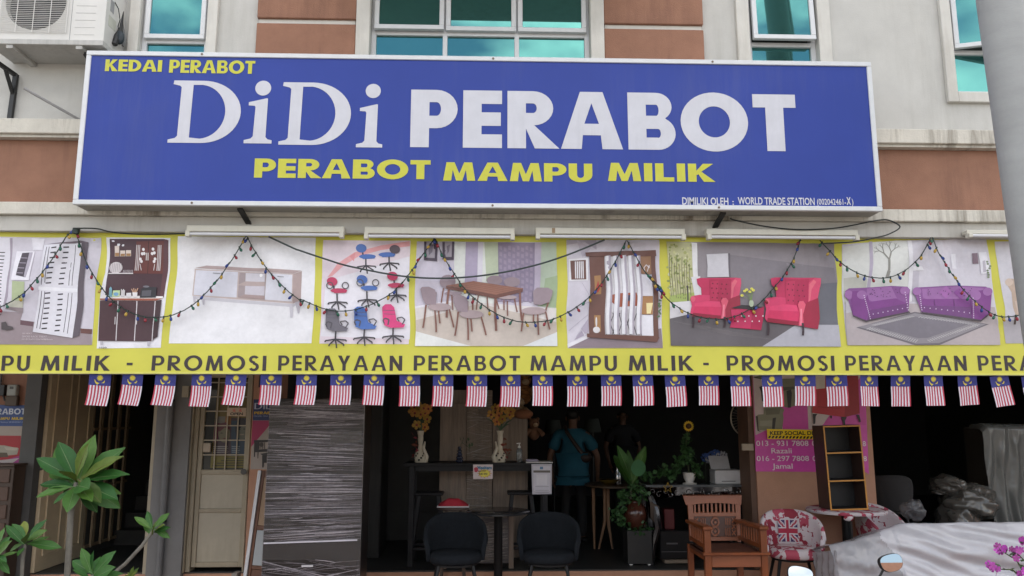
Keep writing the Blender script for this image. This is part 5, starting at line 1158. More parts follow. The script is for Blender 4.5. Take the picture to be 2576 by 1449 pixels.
# ------------------------------------------------------------------ furniture in the middle
M_blk = mat('black_lacquer', (.010, .010, .011), .4, spec=.25, var=.2)
M_fab = mat('charcoal_fabric', (.011, .013, .016), .95, spec=.12, var=.2, scale=30, bump=.3, bscale=300)
def tub_chair(label, x, y, rz, fab, fab_back=None, leg=M_blk, group='round-backed chairs'):
    o = thing('tub_chair', label, 'chair', (0, 0, 0), group)
    b = MB(); n_ = 24
    # seat cushion: rounded D shape
    def ring(k, z): return [((.235*k)*math.copysign(abs(math.cos(a))**.8, math.cos(a)), (.225*k)*math.copysign(abs(math.sin(a))**.8, math.sin(a)), z) for a in [2*math.pi*i/n_ for i in range(n_)]]
    rs = [ring(.90, .385), ring(.98, .395), ring(1, .42), ring(.98, .455), ring(.86, .47), ring(.4, .476)]
    V = [v for r_ in rs for v in r_]; F = [(i*n_+j, i*n_+(j+1) % n_, (i+1)*n_+(j+1) % n_, (i+1)*n_+j) for i in range(len(rs)-1) for j in range(n_)]+[tuple(range(n_-1, -1, -1)), tuple((len(rs)-1)*n_+j for j in range(n_))]
    b.add(V, F).build('seat', fab, o, smooth=True, ang=70)
    bk = MB(); m_ = 28; V = []; F = []
    for i in range(m_+1):
        t = -1+2*i/m_; a = R(90+t*104); hz = .785-.19*abs(t)**2.6; lo = .40
        prof = [(.262, lo), (.285, lo+.15), (.292, hz-.06), (.285, hz-.012), (.268, hz), (.250, hz-.012), (.246, hz-.06), (.240, lo+.15), (.232, lo)]
        for r_, z in prof: V.append((r_*math.cos(a), r_*math.sin(a)*.97+.0, z))
    k = 9
    for i in range(m_):
        for j in range(k): F.append((i*k+j, (i+1)*k+j, (i+1)*k+(j+1) % k, i*k+(j+1) % k))
    F.append(tuple(range(k))); F.append(tuple(m_*k+j for j in range(k-1, -1, -1)))
    bk.add(V, F).build('backrest', fab_back or fab, o, smooth=True, ang=70)
    MB().lathe((0, 0, .362), [(.19, 0), (.205, .003), (.205, .02), (.19, .022)], 24).build('seat_ring', leg, o, smooth=True)
    for sx_ in (-1, 1):
        for sy_ in (-1, 1): MB().tube([(sx_*.15, sy_*.14, .37), (sx_*.225, sy_*.215, 0)], [.016, .011], 8).build('leg', leg, o, smooth=True)
    o.location = (x, y, WZ); o.rotation_euler.z = rz
    return o
a = W3(ZC, 655, 1200, 7.28); tub_chair('charcoal tub chair facing the street, left of the small round table', a.x, 7.28, R(4), M_fab)
a = W3(ZC, 1310, 1200, 7.28); tub_chair('charcoal tub chair facing the street, right of the small round table', a.x, 7.28, R(-4), M_fab)
# small round cafe table
a = W3(ZC, 955, 990, 7.9); tb = thing('round_table', 'small black round cafe table between the two charcoal chairs', 'table', (a.x, 7.9, WZ))
MB().lathe((a.x, 7.9, a.z-.02), [(.30, 0), (.315, .004), (.315, .018), (.31, .022)], 40).build('tabletop', mat('glossy_black_top', (.03, .03, .032), .12, var=.1), tb, smooth=True)
MB().tube([(a.x, 7.9, 0), (a.x, 7.9, a.z-.02)], .042, 16).build('pedestal', M_blk, tb, smooth=True); MB().lathe((a.x, 7.9, WZ), [(.21, 0), (.21, .012), (.06, .03), (.042, .06)], 28).build('foot', M_blk, tb, smooth=True)
# low stool carrying papers and a red cap
a = W3(ZC, 640, 965, 8.05); ls = thing('low_stool', 'low dark stool behind the left charcoal chair', 'stool', (a.x, 8.05, WZ)); zt = a.z+.012
MB().lathe((a.x, 8.05, zt-.03), [(.15, 0), (.16, .006), (.16, .024), (.15, .028)], 24).build('seat', M_wood_d, ls, smooth=True)
for i in range(4): q_ = R(45+90*i); MB().bar((a.x+.1*math.cos(q_), 8.05+.1*math.sin(q_), zt-.03), (a.x+.17*math.cos(q_), 8.05+.17*math.sin(q_), WZ), .025, .025).build('leg', M_wood_d, ls)
o = MB().box(a.x-.16, a.x+.16, 7.93, 8.13, zt-.001, zt+.008).build('paper_stack', mat('white_paper', (.55, .54, .55), .7), None); tag(o, 'white papers lying under the red cap on the low stool', 'paper')
o = MB().grid(lambda u, v: (a.x-.15+.30*u, 7.95+.16*v, zt+.009+max(0, (.07+.05*noise.noise((u*4, v*3, 2)))*math.sin(math.pi*min(1, u*1.02))**.7*math.sin(math.pi*v)**.6)), 18, 10).build('cloth_cap', mat('red_cloth', (.32, .012, .025), .8, var=.15), None, smooth=True); tag(o, 'crumpled red cloth cap lying on papers behind the left charcoal chair', 'cap')

# ------------------------------------------------------------------ bar table
BT = 8.42; b0 = W3(ZC, 288, 660, BT).x; b1 = W3(ZC, 1338, 660, BT).x; bz = W3(ZC, 700, 655, BT).z
bt = thing('bar_table', 'long dark bar-height table with flower vases along the shop opening', 'table', ((b0+b1)/2, BT+.22, 0))
M_bar = mat('black_brown_wood', (.020, .020, .022), .55, spec=.2, var=.25, scale=6, sx=(.2, 1, 1))
box('tabletop', M_bar, bt, b0, b1, BT, BT+.44, bz-.03, bz, bev=.004)
for xx in (b0+.06, b1-.11): 
    for yy in (BT+.02, BT+.36): box('leg', M_bar, bt, xx, xx+.055, yy, yy+.055, 0, bz-.031, bev=.003)
box('apron', M_bar, bt, b0+.12, b1-.12, BT+.03, BT+.05, bz-.085, bz-.031)
def bar_stool(label, x, y, seat_z):
    o = thing('bar_stool', label, 'stool', (x, y, 0), 'bar stools under the bar table')
    box('seat', M_bar, o, x-.155, x+.155, y-.12, y+.12, seat_z-.03, seat_z, bev=.01)
    for sx_ in (-1, 1):
        for sy_ in (-1, 1): MB().bar((x+sx_*.10, y+sy_*.09, seat_z-.03), (x+sx_*.19, y+sy_*.16, 0), .035, .03).build('leg', M_bar, o)
    for sy_ in (-1, 1): MB().bar((x-.165, y+sy_*.142, .18), (x+.165, y+sy_*.142, .18), .03, .025).build('stretcher', M_bar, o)
    for sx_ in (-1, 1): MB().bar((x+sx_*.158, y-.13, .27), (x+sx_*.158, y+.13, .27), .025, .03).build('stretcher', M_bar, o)
a = W3(ZC, 470, 860, 8.62); bar_stool('dark wooden bar stool under the left end of the bar table', a.x, 8.62, a.z+.005)
a = W3(ZC, 1118, 855, 8.62); bar_stool('dark wooden bar stool under the right end of the bar table', a.x, 8.62, a.z+.005)
# boards standing behind the bar table
M_ash = mat('grey_brown_woodgrain', (.20, .15, .115), .55, var=.35, scale=9, sx=(3, 3, .22))
def board(nm, lab, x0, x1, y0, Y, th, wrapped=False):
    A = W3(ZC, x0, y0, Y); B = W3(ZC, x1, y0, Y)
    o = thing(nm, lab, 'board', ((A.x+B.x)/2, Y, 0)); box('panel', M_ash, o, A.x, B.x, Y, Y+th, 0, A.z, bev=.003)
    if wrapped:
        m1_, m2_ = strands(A.x, B.x, Y, .12, A.z-.03, 420, lambda u: .15*math.sin(u*31), 11, .05); tag(m1_.build('film_folds_and_glints', mat('film_bright_glint', (.50, .46, .43), .25, var=.2), o), kind='stuff'); tag(m2_.build('fine_folds_and_glints', mat('film_dull_glint', (.27, .23, .20), .3, var=.2), o), kind='stuff')  # pale strands: film folds with their glints painted in
    return o
board('wooden_board', 'tall grey-brown wooden board behind the left part of the bar table', 548, 733, 235, 8.93, .04)
board('wooden_board', 'taller wooden board standing behind the other boards', 625, 900, 140, 8.99, .03)
board('wrapped_board', 'wooden board wrapped in shiny film behind the price card', 736, 914, 142, 8.94, .035, True)
board('wooden_board', 'shorter wooden board behind the right vase', 917, 1160, 335, 8.965, .03)
a0 = W3(ZC, 560, 1010, 8.36); a1 = W3(ZC, 1062, 1010, 8.36)
wp = thing('packed_tabletop', 'flat tabletop panel wrapped in crinkled film standing low behind the round table', 'panel', ((a0.x+a1.x)/2, 8.36, 0))
box('panel', mat('grey_film_panel', (.11, .10, .105), .35, var=.3, scale=9, bump=.5, bscale=30), wp, a0.x+.02, a1.x-.02, 8.37, 8.40, .05, a0.z-.05)
for xx in (a0.x, a1.x-.05): box('edge_board', M_ash, wp, xx, xx+.05, 8.355, 8.368, 0, a0.z)
m1_, m2_ = strands(a0.x+.03, a1.x-.06, 8.366, .06, a0.z-.08, 330, lambda u: .12, 23, .05); tag(m1_.build('film_folds_and_glints', MATS['film_bright_glint'], wp), kind='stuff'); tag(m2_.build('fine_folds_and_glints', MATS['film_dull_glint'], wp), kind='stuff')  # same pale strands, fold glints carried by the colour
# orchid vases
M_cer = mat('cream_ceramic', (.50, .45, .36), .3, var=.12, scale=12); M_hole = mat('dark_opening', (.02, .015, .012), .8)
M_orc = mat('orchid_yellow', (.38, .19, .03), .6, var=.35, scale=25, rnd=.25); M_orl = mat('orchid_lip', (.20, .03, .03), .6); M_rleaf = mat('artificial_red_leaf', (.20, .045, .03), .7, var=.3, rnd=.3); M_gleaf = mat('artificial_green_leaf', (.03, .07, .025), .5, var=.2, rnd=.3)
fm = MB()
for i in range(5):
    a_ = R(90+72*i); w_ = 1.0 if i in (0, 2, 3) else 1.25
    c_, s_ = math.cos(a_), math.sin(a_)
    pts = [(0, 0), (.45, .30*w_), (.8, .34*w_), (1.05, 0), (.8, -.34*w_), (.45, -.30*w_)]
    fm.add([(u_*c_-v_*s_, -.10*u_*u_+.06*abs(v_), u_*s_+v_*c_) for u_, v_ in pts], [(0, 1, 2, 3), (0, 3, 4, 5)])
fm.cur = 1; fm.ball((0, -.12, -.05), (.24, .14, .26), 7, 5); orch = fm.mesh('flower', [M_orc, M_orl])
lf = MB(); lf.add([(0, 0, 0), (.28, .35, .04), (.22, .75, .03), (0, 1.05, -.05), (-.22, .75, .03), (-.28, .35, .04)], [(0, 1, 2, 3), (0, 3, 4, 5)]); rleaf = lf.mesh('leaf', M_rleaf); gleaf = lf.mesh('leaf', M_gleaf)
def inst(nm, me, par, loc, rot, s_):
    o = bpy.data.objects.new(nm, me); COL.objects.link(o); o.parent = par; o.location = Vector(loc)-wl(par); o.rotation_euler = rot; o.scale = (s_,)*3 if not isinstance(s_, tuple) else s_
    return o
def vase(label, vx, flowers, blades, side):
    Y = 8.56; a_ = W3(ZC, vx, 650, Y); x, z = a_.x, bz
    o = thing('orchid_vase', label, 'vase', (x, Y, z), 'orchid vases on the bar table'); k = .00157
    b = MB(); b.lathe((x, Y, z), [(.055, 0), (.062, .02), (.066, .05), (.060, .085), (.046, .11), (.03, .125), (.024, .16), (.026, .20), (.030, .25), (.028, .28), (.036, .32), (.042, .335), (.036, .332)], 18, 1.0, .8)
    b.tube([(x+side*.05, Y-.01, z), (x+side*.07, Y-.02, z+.06), (x+side*.035, Y-.02, z+.15), (x+side*.05, Y-.01, z+.22)], [.03, .024, .016, .008], 8)
    b.build('pot', M_cer, o, smooth=True, ang=70)
    for i in range(13):
        an = R(200+140*((i*.618) % 1)); zz = .028+.022*(i % 4); r_ = .064*(1-.10*(zz > .075)); inst('opening', HOLE, o, (x+r_*math.cos(an), Y+r_*.8*math.sin(an), z+zz), (0, 0, an+R(90)), 1)
    for fxx, fyy in flowers: 
        f_ = inst('flower', orch, o, W3(ZC, fxx, fyy, Y-random.uniform(0, .05)), (random.uniform(-.3, .3), random.uniform(-.6, .6), random.uniform(-.5, .5)), .052)
        MB().tube([(x, Y, z+.32), ((x+f_.location.x+wl(o).x)/2, Y+.01, (z+.32+wl(f_).z)/2+.03), wl(f_)+Vector((0, .008, 0))], .003, 5).build('stem', M_gleaf, o)
    for i in range(16): inst('red_leaf', rleaf, o, (x-side*-.0+side*(-1)*0+(-side)*(.03+.05*random.random()), Y-.03*random.random(), z+.05+.24*random.random()), (random.uniform(-1, 1), random.uniform(-2, 2), random.uniform(-2, 2)), .055)
    for bx, by in blades: 
        t_ = W3(ZC, bx, by, Y-.03); q_ = W3(ZC, vx+5, 420, Y); d_ = t_-q_; m_ = MB(); s_ = Vector((d_.z, 0, -d_.x)).normalized()*.009
        m_.add([q_-s_*.6, q_+d_*.5+Vector((0, 0, .02))-s_, t_, q_+d_*.5+Vector((0, 0, .02))+s_, q_+s_*.6], [(0, 1, 2, 3, 4)]).build('blade_leaf', M_gleaf, o)
hb = MB(); hb.ball((0, 0, 0), (.008, .004, .011), 8, 5); HOLE = hb.mesh('opening', M_hole)
vase('cream pierced vase with yellow orchids at the left end of the bar table', 405, [(362, 262), (400, 258), (430, 268), (462, 272), (368, 302), (408, 312), (440, 300), (456, 345), (380, 385), (440, 402), (352, 290)], [], 1)
vase('cream pierced vase with yellow orchids and long leaves at the right of the bar table', 968, [(932, 268), (970, 262), (1000, 275), (1025, 275), (905, 312), (960, 318), (1035, 315), (945, 362), (985, 345), (1045, 290)], [(865, 335), (1065, 340), (1010, 250), (1040, 380)], -1)
# blue stacked-stone vase with ivy
a = W3(ZC, 682, 650, 8.55); bv = thing('blue_vase', 'small dark blue stacked vase with green leaves between the orchid vases', 'vase', (a.x, 8.55, bz))
pr = []
for i in range(5): r_ = .042-.0058*i; z_ = .034*i; pr += [(r_*.7, z_), (r_, z_+.010), (r_, z_+.022), (r_*.7, z_+.032)]
MB().lathe((a.x, 8.55, bz), pr, 16).build('pot', mat('dark_blue_glaze', (.02, .025, .05), .2), bv, smooth=True, ang=80)
for lx, ly in ((690, 500), (715, 495), (700, 520), (745, 500), (755, 545), (770, 540), (752, 575), (735, 520)): inst('leaf', gleaf, bv, W3(ZC, lx, ly, 8.52), (random.uniform(.8, 1.8), 0, random.uniform(-1.5, 1.5)), .045)
MB().tube([(a.x, 8.55, bz+.16), W3(ZC, 700, 510, 8.53), W3(ZC, 755, 550, 8.53)], .003, 5).build('stem', M_gleaf, bv)
# hand sanitiser
a = W3(ZC, 1103, 642, 8.55); sn = thing('pump_bottle', 'clear pump bottle of hand sanitiser with white pump on the bar table', 'bottle', (a.x, 8.55, bz))
MB().lathe((a.x, 8.55, bz), [(.03, 0), (.033, .006), (.033, .12), (.022, .145), (.013, .15)], 18).build('bottle', mat('clear_gel', (.30, .31, .31), .08, trans=.6), sn, smooth=True)
pm = MB(); pm.lathe((a.x, 8.55, bz+.15), [(.015, 0), (.015, .02), (.006, .022), (.006, .045), (.014, .048), (.014, .056)], 12); pm.bar((a.x, 8.55, bz+.202), (a.x-.03, 8.535, bz+.198), .01, .008); pm.build('pump', mat('white_plastic', (.6, .6, .6), .35), sn, smooth=True)
tr_ = box('document_tray', mat('white_plastic', (.6, .6, .6)), None, W3(ZC, 1148, 640, 8.45).x, W3(ZC, 1336, 640, 8.45).x, 8.41, 8.64, bz+.001, bz+.012, bev=.003); tag(tr_, 'white tray at the right end of the bar table', 'tray')
pk = MB().box(W3(ZC, 1150, 630, 8.5).x, W3(ZC, 1235, 630, 8.5).x, 8.45, 8.55, bz+.0125, bz+.035).build('tissue_pack', mat('lilac_plastic', (.30, .27, .36), .4, var=.2), None, bev=.008); tag(pk, 'small lilac packet lying on the white tray', 'packet')
# price card
p = Print(8.405, (912, 930.8, .3576), dark=1.35); p.poly([(778, 665), (917, 664), (915, 766), (778, 767)], 'b5a8a8')
st8 = [(858+(52 if i % 2 == 0 else 36)*math.cos(2*math.pi*i/24), 727+(34 if i % 2 == 0 else 24)*math.sin(2*math.pi*i/24)) for i in range(24)]; p.poly(st8, 'a04a28'); p.poly([(858+(x_-858)*.9, 727+(y_-727)*.9) for x_, y_ in st8], 'c4b845')
p.text('RM 590', 815, 866, 705, 717, '5a3a28', .01); p.line([(812, 714), (872, 706)], 2, '5a3a28'); p.text('RM 490', 820, 878, 723, 738, '3a2a24', .02); p.text('Mesitem', 808, 910, 675, 697, '3a6a8a', .05); p.poly([(784, 690), (800, 682), (812, 690), (812, 712), (800, 720), (788, 716)], 'a03040')
o = p.build('price_card', None, mt=INKS); tag(o, 'white price card with a yellow starburst hanging from the bar table edge', 'price card')
# paper notice in a sleeve (code left blank)
p = Print(8.40, (912, 930.8, .3576), dark=1.15); p.poly([(1188, 662), (1332, 660), (1330, 872), (1194, 875)], 'a8a6b0'); p.poly([(1200, 676), (1322, 675), (1320, 850), (1204, 852)], 'b8b6c0'); p.poly([(1248, 680), (1270, 680), (1270, 698), (1248, 698)], '4f7394'); p.poly([(1202, 706), (1320, 706), (1320, 722), (1202, 722)], '5a5450'); p.poly([(1222, 735), (1300, 735), (1298, 808), (1224, 810)], 'c4c2ca')
for y_ in (820, 846, 862): p.line([(1215, y_), (1310, y_)], 2.5, '7a7880', False)
o = p.build('paper_notice', None, mt=INKS); tag(o, 'white paper notice hanging from the right end of the bar table', 'notice')
# soft toys on top of the boards
def plush(label, x, y, s_, col, col2):
    Y = 9.15; c_ = W3(ZC, x, y, Y); o = thing('plush_toy', label, 'toy', (c_.x, Y, c_.z-.16*s_))
    b = MB(); b.ball((c_.x, Y, c_.z), (.075*s_, .07*s_, .07*s_), 14, 9); b.build('head', col, o, smooth=True)
    MB().ball((c_.x+.02*s_, Y-.06*s_, c_.z-.02*s_), (.035*s_, .03*s_, .028*s_), 10, 7).build('muzzle', col2, o, smooth=True)
    for e in (-1, 1): MB().ball((c_.x+e*.055*s_, Y, c_.z+.06*s_), .024*s_, 8, 6).build('ear', col, o, smooth=True); MB().ball((c_.x+.02*s_+e*.03*s_, Y-.062*s_, c_.z+.015*s_), .008*s_, 6, 5).build('eye', M_black, o)
    MB().ball((c_.x, Y+.02, c_.z-.13*s_), (.085*s_, .075*s_, .10*s_), 14, 9).build('body', col, o, smooth=True)
    for e in (-1, 1): MB().tube([(c_.x+e*.06*s_, Y-.02, c_.z-.09*s_), (c_.x+e*.12*s_, Y-.08*s_, c_.z-.15*s_)], [.03*s_, .035*s_], 10).build('arm', col, o, smooth=True)
M_tig = mat('tiger_plush', (.17, .07, .02), .95, var=.9, scale=14, sx=(1, 1, 3)); M_cre = mat('cream_plush', (.34, .24, .15), .95, var=.15); M_brn = mat('brown_plush', (.14, .07, .04), .95, var=.2)
plush('striped orange tiger plush peeking out above the boards', 1130, 70, 1.25, M_tig, M_cre); plush('cream plush toy sitting above the short board', 1098, 215, 1.1, M_cre, M_cre); plush('brown plush toy right of the short board', 1205, 375, .85, M_brn, M_cre)
o = MB().ball(W3(ZC, 1130, 310, 8.93), (.115, .06, .055), 16, 9).build('plush_cushion', mat('orange_plush', (.24, .10, .05), .95, var=.2), None, smooth=True); tag(o, 'orange fluffy cushion lying on top of the short board', 'cushion')
# dark wardrobes along the left side of the shop
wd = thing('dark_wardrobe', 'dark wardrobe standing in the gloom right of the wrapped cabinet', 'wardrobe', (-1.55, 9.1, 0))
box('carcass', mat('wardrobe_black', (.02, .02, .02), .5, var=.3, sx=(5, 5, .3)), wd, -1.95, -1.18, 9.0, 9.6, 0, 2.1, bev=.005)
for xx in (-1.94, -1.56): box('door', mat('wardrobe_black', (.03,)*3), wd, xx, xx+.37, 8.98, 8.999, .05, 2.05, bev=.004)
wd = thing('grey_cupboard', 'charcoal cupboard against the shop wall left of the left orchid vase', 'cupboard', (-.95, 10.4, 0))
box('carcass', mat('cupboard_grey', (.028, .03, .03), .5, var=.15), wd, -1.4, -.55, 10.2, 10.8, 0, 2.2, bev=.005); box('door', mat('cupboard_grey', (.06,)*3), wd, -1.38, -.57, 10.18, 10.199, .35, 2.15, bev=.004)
# ------------------------------------------------------------------ people inside the shop
def skinned(name, verts, edges, rad, mt_, parent, lvl=1, root=0):
    me = bpy.data.meshes.new(name); me.from_pydata([Vector(v) for v in verts], edges, []); me.materials.append(mt_)
    o = bpy.data.objects.new(name, me); COL.objects.link(o); o.parent = parent
    md = o.modifiers.new('skin', 'SKIN'); md.use_smooth_shade = True; md.branch_smoothing = .6
    for i, d in enumerate(me.skin_vertices[0].data):
        r_ = rad[i]; d.radius = r_ if isinstance(r_, tuple) else (r_, r_); d.use_root = (i == root)
    s_ = o.modifiers.new('sub', 'SUBSURF'); s_.levels = lvl; s_.render_levels = lvl
    return o
M_skin = mat('brown_skin', (.16, .085, .055), .55, var=.06); M_hair = mat('black_hair', (.012, .011, .011), .6)
def person(label, loc, rz, shirt, trousers, r_hand, l_hand, bag=False, k=1.0, balding=False):
    o = thing('person', label, 'person', (0, 0, 0))
    # local frame: faces -y, z up, 1.66 m tall
    V = {'pel': (0, .01, .90), 'wai': (0, .0, 1.04), 'che': (0, .01, 1.24), 'nek': (0, .015, 1.40), 'nk2': (0, .0, 1.46), 'hd1': (0, -.02, 1.53), 'hd2': (0, -.01, 1.60)}
    names = list(V); R_ = {'pel': (.150, .105), 'wai': (.145, .10), 'che': (.155, .105), 'nek': (.062, .060), 'nk2': .055, 'hd1': (.073, .088), 'hd2': (.068, .082)}
    E_ = [('pel', 'wai'), ('wai', 'che'), ('che', 'nek'), ('nek', 'nk2'), ('nk2', 'hd1'), ('hd1', 'hd2')]
    for s_, n_, hand in ((1, 'L', l_hand), (-1, 'R', r_hand)):
        V[n_+'sh'] = (s_*.175, .01, 1.345); V[n_+'el'] = ((s_*.235+hand[0])/2+s_*.045, (.05+hand[1])/2+.03, (1.345+hand[2])/2-.02); V[n_+'wr'] = hand; d = (Vector(hand)-Vector(V[n_+'el'])).normalized()
        h1 = Vector(hand)+d*.06; V[n_+'pa'] = tuple(h1)
        R_.update({n_+'sh': .062, n_+'el': .042, n_+'wr': .027, n_+'pa': (.036, .018)})
        E_ += [('che', n_+'sh'), (n_+'sh', n_+'el'), (n_+'el', n_+'wr'), (n_+'wr', n_+'pa')]
        for f_ in range(4):
            off = Vector((0, (f_-1.5)*.017, 0)); kk = (.055, .066, .062, .048)[f_]
            V[f'{n_}f{f_}a'] = tuple(h1+off*1.1+d*.028); V[f'{n_}f{f_}b'] = tuple(h1+off*1.1+d*(.028+kk)+Vector((-s_*.018, 0, 0)))
            R_.update({f'{n_}f{f_}a': .009, f'{n_}f{f_}b': .007}); E_ += [(n_+'pa', f'{n_}f{f_}a'), (f'{n_}f{f_}a', f'{n_}f{f_}b')]
        V[n_+'ta'] = tuple(Vector(hand)+d*.035+Vector((-s_*.01, -.04, 0))); V[n_+'tb'] = tuple(Vector(hand)+d*.075+Vector((-s_*.02, -.05, 0))); R_.update({n_+'ta': .010, n_+'tb': .008}); E_ += [(n_+'wr', n_+'ta'), (n_+'ta', n_+'tb')]
        V[n_+'hip'] = (s_*.085, .01, .84); V[n_+'kn'] = (s_*.10, -.015, .47); V[n_+'an'] = (s_*.11, .02, .085); V[n_+'to'] = (s_*.125, -.13, .035)
        R_.update({n_+'hip': .092, n_+'kn': .058, n_+'an': .04, n_+'to': (.04, .028)}); E_ += [('pel', n_+'hip'), (n_+'hip', n_+'kn'), (n_+'kn', n_+'an'), (n_+'an', n_+'to')]
    nm = list(V); ix = {n_: i for i, n_ in enumerate(nm)}
    skinned('body', [V[n_] for n_ in nm], [(ix[a], ix[b]) for a, b in E_], [R_[n_] for n_ in nm], M_skin, o)
    def sub(name, keys, edges, grow, mt_, extra={}):
        ky = list(keys); ii = {n_: i for i, n_ in enumerate(ky)}; rr_ = []
        for n_ in ky:
            r_ = extra.get(n_, R_.get(n_)); r_ = r_ if isinstance(r_, tuple) else (r_, r_); rr_.append((r_[0]+grow, r_[1]+grow))
        skinned(name, [W_[n_] for n_ in ky], [(ii[a], ii[b]) for a, b in edges], rr_, mt_, o)
    W_ = dict(V); 
    for n_ in 'LR':
        W_[n_+'sl'] = tuple(Vector(V[n_+'sh'])*.22+Vector(V[n_+'el'])*.78); R_[n_+'sl'] = .056
    W_['hem'] = (0, .01, .82); R_['hem'] = (.19, .16)
    W_['upc'] = (0, .012, 1.355); R_['upc'] = (.115, .082); W_['nek'] = (0, .012, 1.405)
    sub('shirt', ['pel', 'hem', 'wai', 'che', 'upc', 'nek', 'Lsh', 'Rsh', 'Lsl', 'Rsl'], [('pel', 'hem'), ('pel', 'wai'), ('wai', 'che'), ('che', 'upc'), ('upc', 'nek'), ('upc', 'Lsh'), ('upc', 'Rsh'), ('Lsh', 'Lsl'), ('Rsh', 'Rsl')], .016, shirt, {'pel': (.19, .16), 'wai': (.175, .13), 'che': (.175, .12), 'Lsh': .075, 'Rsh': .075, 'Lsl': .068, 'Rsl': .068})
    W_['La2'] = (.11, .02, .06); W_['Ra2'] = (-.11, .02, .06); R_['La2'] = R_['Ra2'] = .055
    sub('trousers', ['pel', 'Lhip', 'Lkn', 'La2', 'Rhip', 'Rkn', 'Ra2'], [('pel', 'Lhip'), ('Lhip', 'Lkn'), ('Lkn', 'La2'), ('pel', 'Rhip'), ('Rhip', 'Rkn'), ('Rkn', 'Ra2')], .008, trousers, {'pel': (.10, .08), 'Lhip': .078, 'Rhip': .078})
    h_ = MB(); h_.ball((0, .012 if not balding else .03, 1.585 if not balding else 1.555), (.080, .092 if not balding else .075, .075 if not balding else .05), 16, 10); h_.build('hair', M_hair, o, smooth=True)
    f_ = MB()
    for s_ in (-1, 1): f_.ball((s_*.082, .0, 1.535), (.012, .022, .032), 8, 6)
    f_.build('ears', M_skin, o, smooth=True)
    f_ = MB(); f_.ball((0, -.108, 1.525), (.014, .02, .024), 8, 6); f_.build('nose', M_skin, o, smooth=True)
    for s_ in (-1, 1): MB().ball((s_*.032, -.088, 1.553), (.013, .008, .007), 8, 5).build('eye', M_black, o)
    MB().ball((0, -.094, 1.483), (.026, .008, .007), 8, 5).build('mouth', mat('lip', (.12, .045, .04), .5), o)
    for s_ in (-1, 1): MB().ball((s_*.118, -.05, .035), (.05, .12, .045), 12, 7).build('shoe', M_black, o, smooth=True)
    if bag:
        M_bag = mat('brown_bag', (.035, .022, .018), .5)
        MB().tube([(.10, .02, 1.43), (.06, .14, 1.36), (-.04, .165, 1.22), (-.13, .15, 1.10)], [.02, .024, .026, .03], 8).build('bag_strap', M_bag, o, smooth=True)
        MB().ball((-.16, .13, 1.05), (.09, .05, .07), 12, 8).build('sling_bag', M_bag, o, smooth=True)
    o.location = loc; o.rotation_euler.z = rz; o.scale = (k,)*3
    return o
a = W3(ZD, 255, 1000, 10.0)
person('person in a teal blue shirt seen from behind with a sling bag', (a.x, 10.0, 0), R(168), mat('teal_shirt', (.012, .12, .19), .8, var=.1), mat('black_trousers', (.012, .012, .014), .8), (-.30, -.10, .80), (.27, .02, .80), True, .99)
a = W3(ZD, 600, 500, 12.6)
person('person in dark clothes standing deeper in the dim shop, facing the street', (a.x, 12.6, 0), R(8), mat('black_shirt', (.013, .014, .018), .8), mat('black_trousers', (.012, .012, .014)), (-.24, -.04, .80), (.24, -.04, .80), False, 1.0, True)

# ------------------------------------------------------------------ plants, jar and console in the shop
def foliage(name, par, pts, n_, size, me, spread, rnd_=None):
    """leaf cloud joined into one part"""
    b = MB(); rn = random.Random(len(pts)*7+n_)
    src = [v.co.copy() for v in me.vertices]; fs = [tuple(p_.vertices) for p_ in me.polygons]
    for i in range(n_):
        c_ = Vector(rn.choice(pts))+Vector([rn.gauss(0, s_) for s_ in spread]); m_ = Matrix.Rotation(rn.uniform(-3, 3), 3, 'Z') @ Matrix.Rotation(rn.uniform(-1.2, 1.2), 3, 'X') @ Matrix.Rotation(rn.uniform(-1, 1), 3, 'Y'); s_ = size*rn.uniform(.7, 1.3)
        b.add([c_+m_ @ (v*s_) for v in src], fs)
    return tag(b.build(name, me.materials[0], par), kind='stuff')
ivy = MB(); ivy.add([(0, 0, 0), (.42, .12, .05), (.38, .55, .06), (0, 1.0, -.08), (-.38, .55, .06), (-.42, .12, .05)], [(0, 1, 2, 3), (0, 3, 4, 5)]); IVY = ivy.mesh('leaf', mat('ivy_green', (.035, .095, .03), .45, var=.35, scale=9))
jy = 8.62
bxp = thing('display_plinth', 'plain dark square plinth carrying the brown jar', 'plinth', (W3(ZD, 715, 1300, jy).x, jy, 0))
x0_, x1_ = W3(ZD, 632, 1250, jy-.13).x, W3(ZD, 805, 1250, jy-.13).x; zt_ = W3(ZD, 700, 1130, jy-.13).z
box('body', mat('plinth_grey', (.022, .022, .022), .5, var=.15), bxp, x0_, x1_, jy-.14, jy+.14, .012, zt_, bev=.004)
for xx in (x0_+.02, x1_-.05): box('foot', mat('white_plastic', (.6,)*3), bxp, xx, xx+.03, jy-.135, jy-.1, 0, .0115)
jr = thing('glazed_jar', 'glossy brown glazed jar planted with trailing ivy beside the mirrored console', 'jar', (W3(ZD, 690, 1100, jy).x, jy, zt_)); jx = jr.location.x
MB().lathe((jx, jy, zt_), [(.07, 0), (.085, .01), (.115, .08), (.128, .15), (.115, .22), (.075, .27), (.062, .285), (.07, .30), (.066, .302), (.055, .28)], 28).build('jar', mat('brown_glaze', (.07, .022, .014), .15, var=.25, scale=8), jr, smooth=True, ang=80)
foliage('ivy', jr, [W3(ZD, x, y, jy-.08) for x, y in ((640, 870), (690, 850), (740, 860), (620, 930), (590, 980), (570, 1030), (600, 1080), (650, 1110), (700, 1130), (750, 1120), (600, 890), (720, 900), (560, 990), (770, 1140), (660, 820))], 330, .042, IVY, (.035, .05, .03))
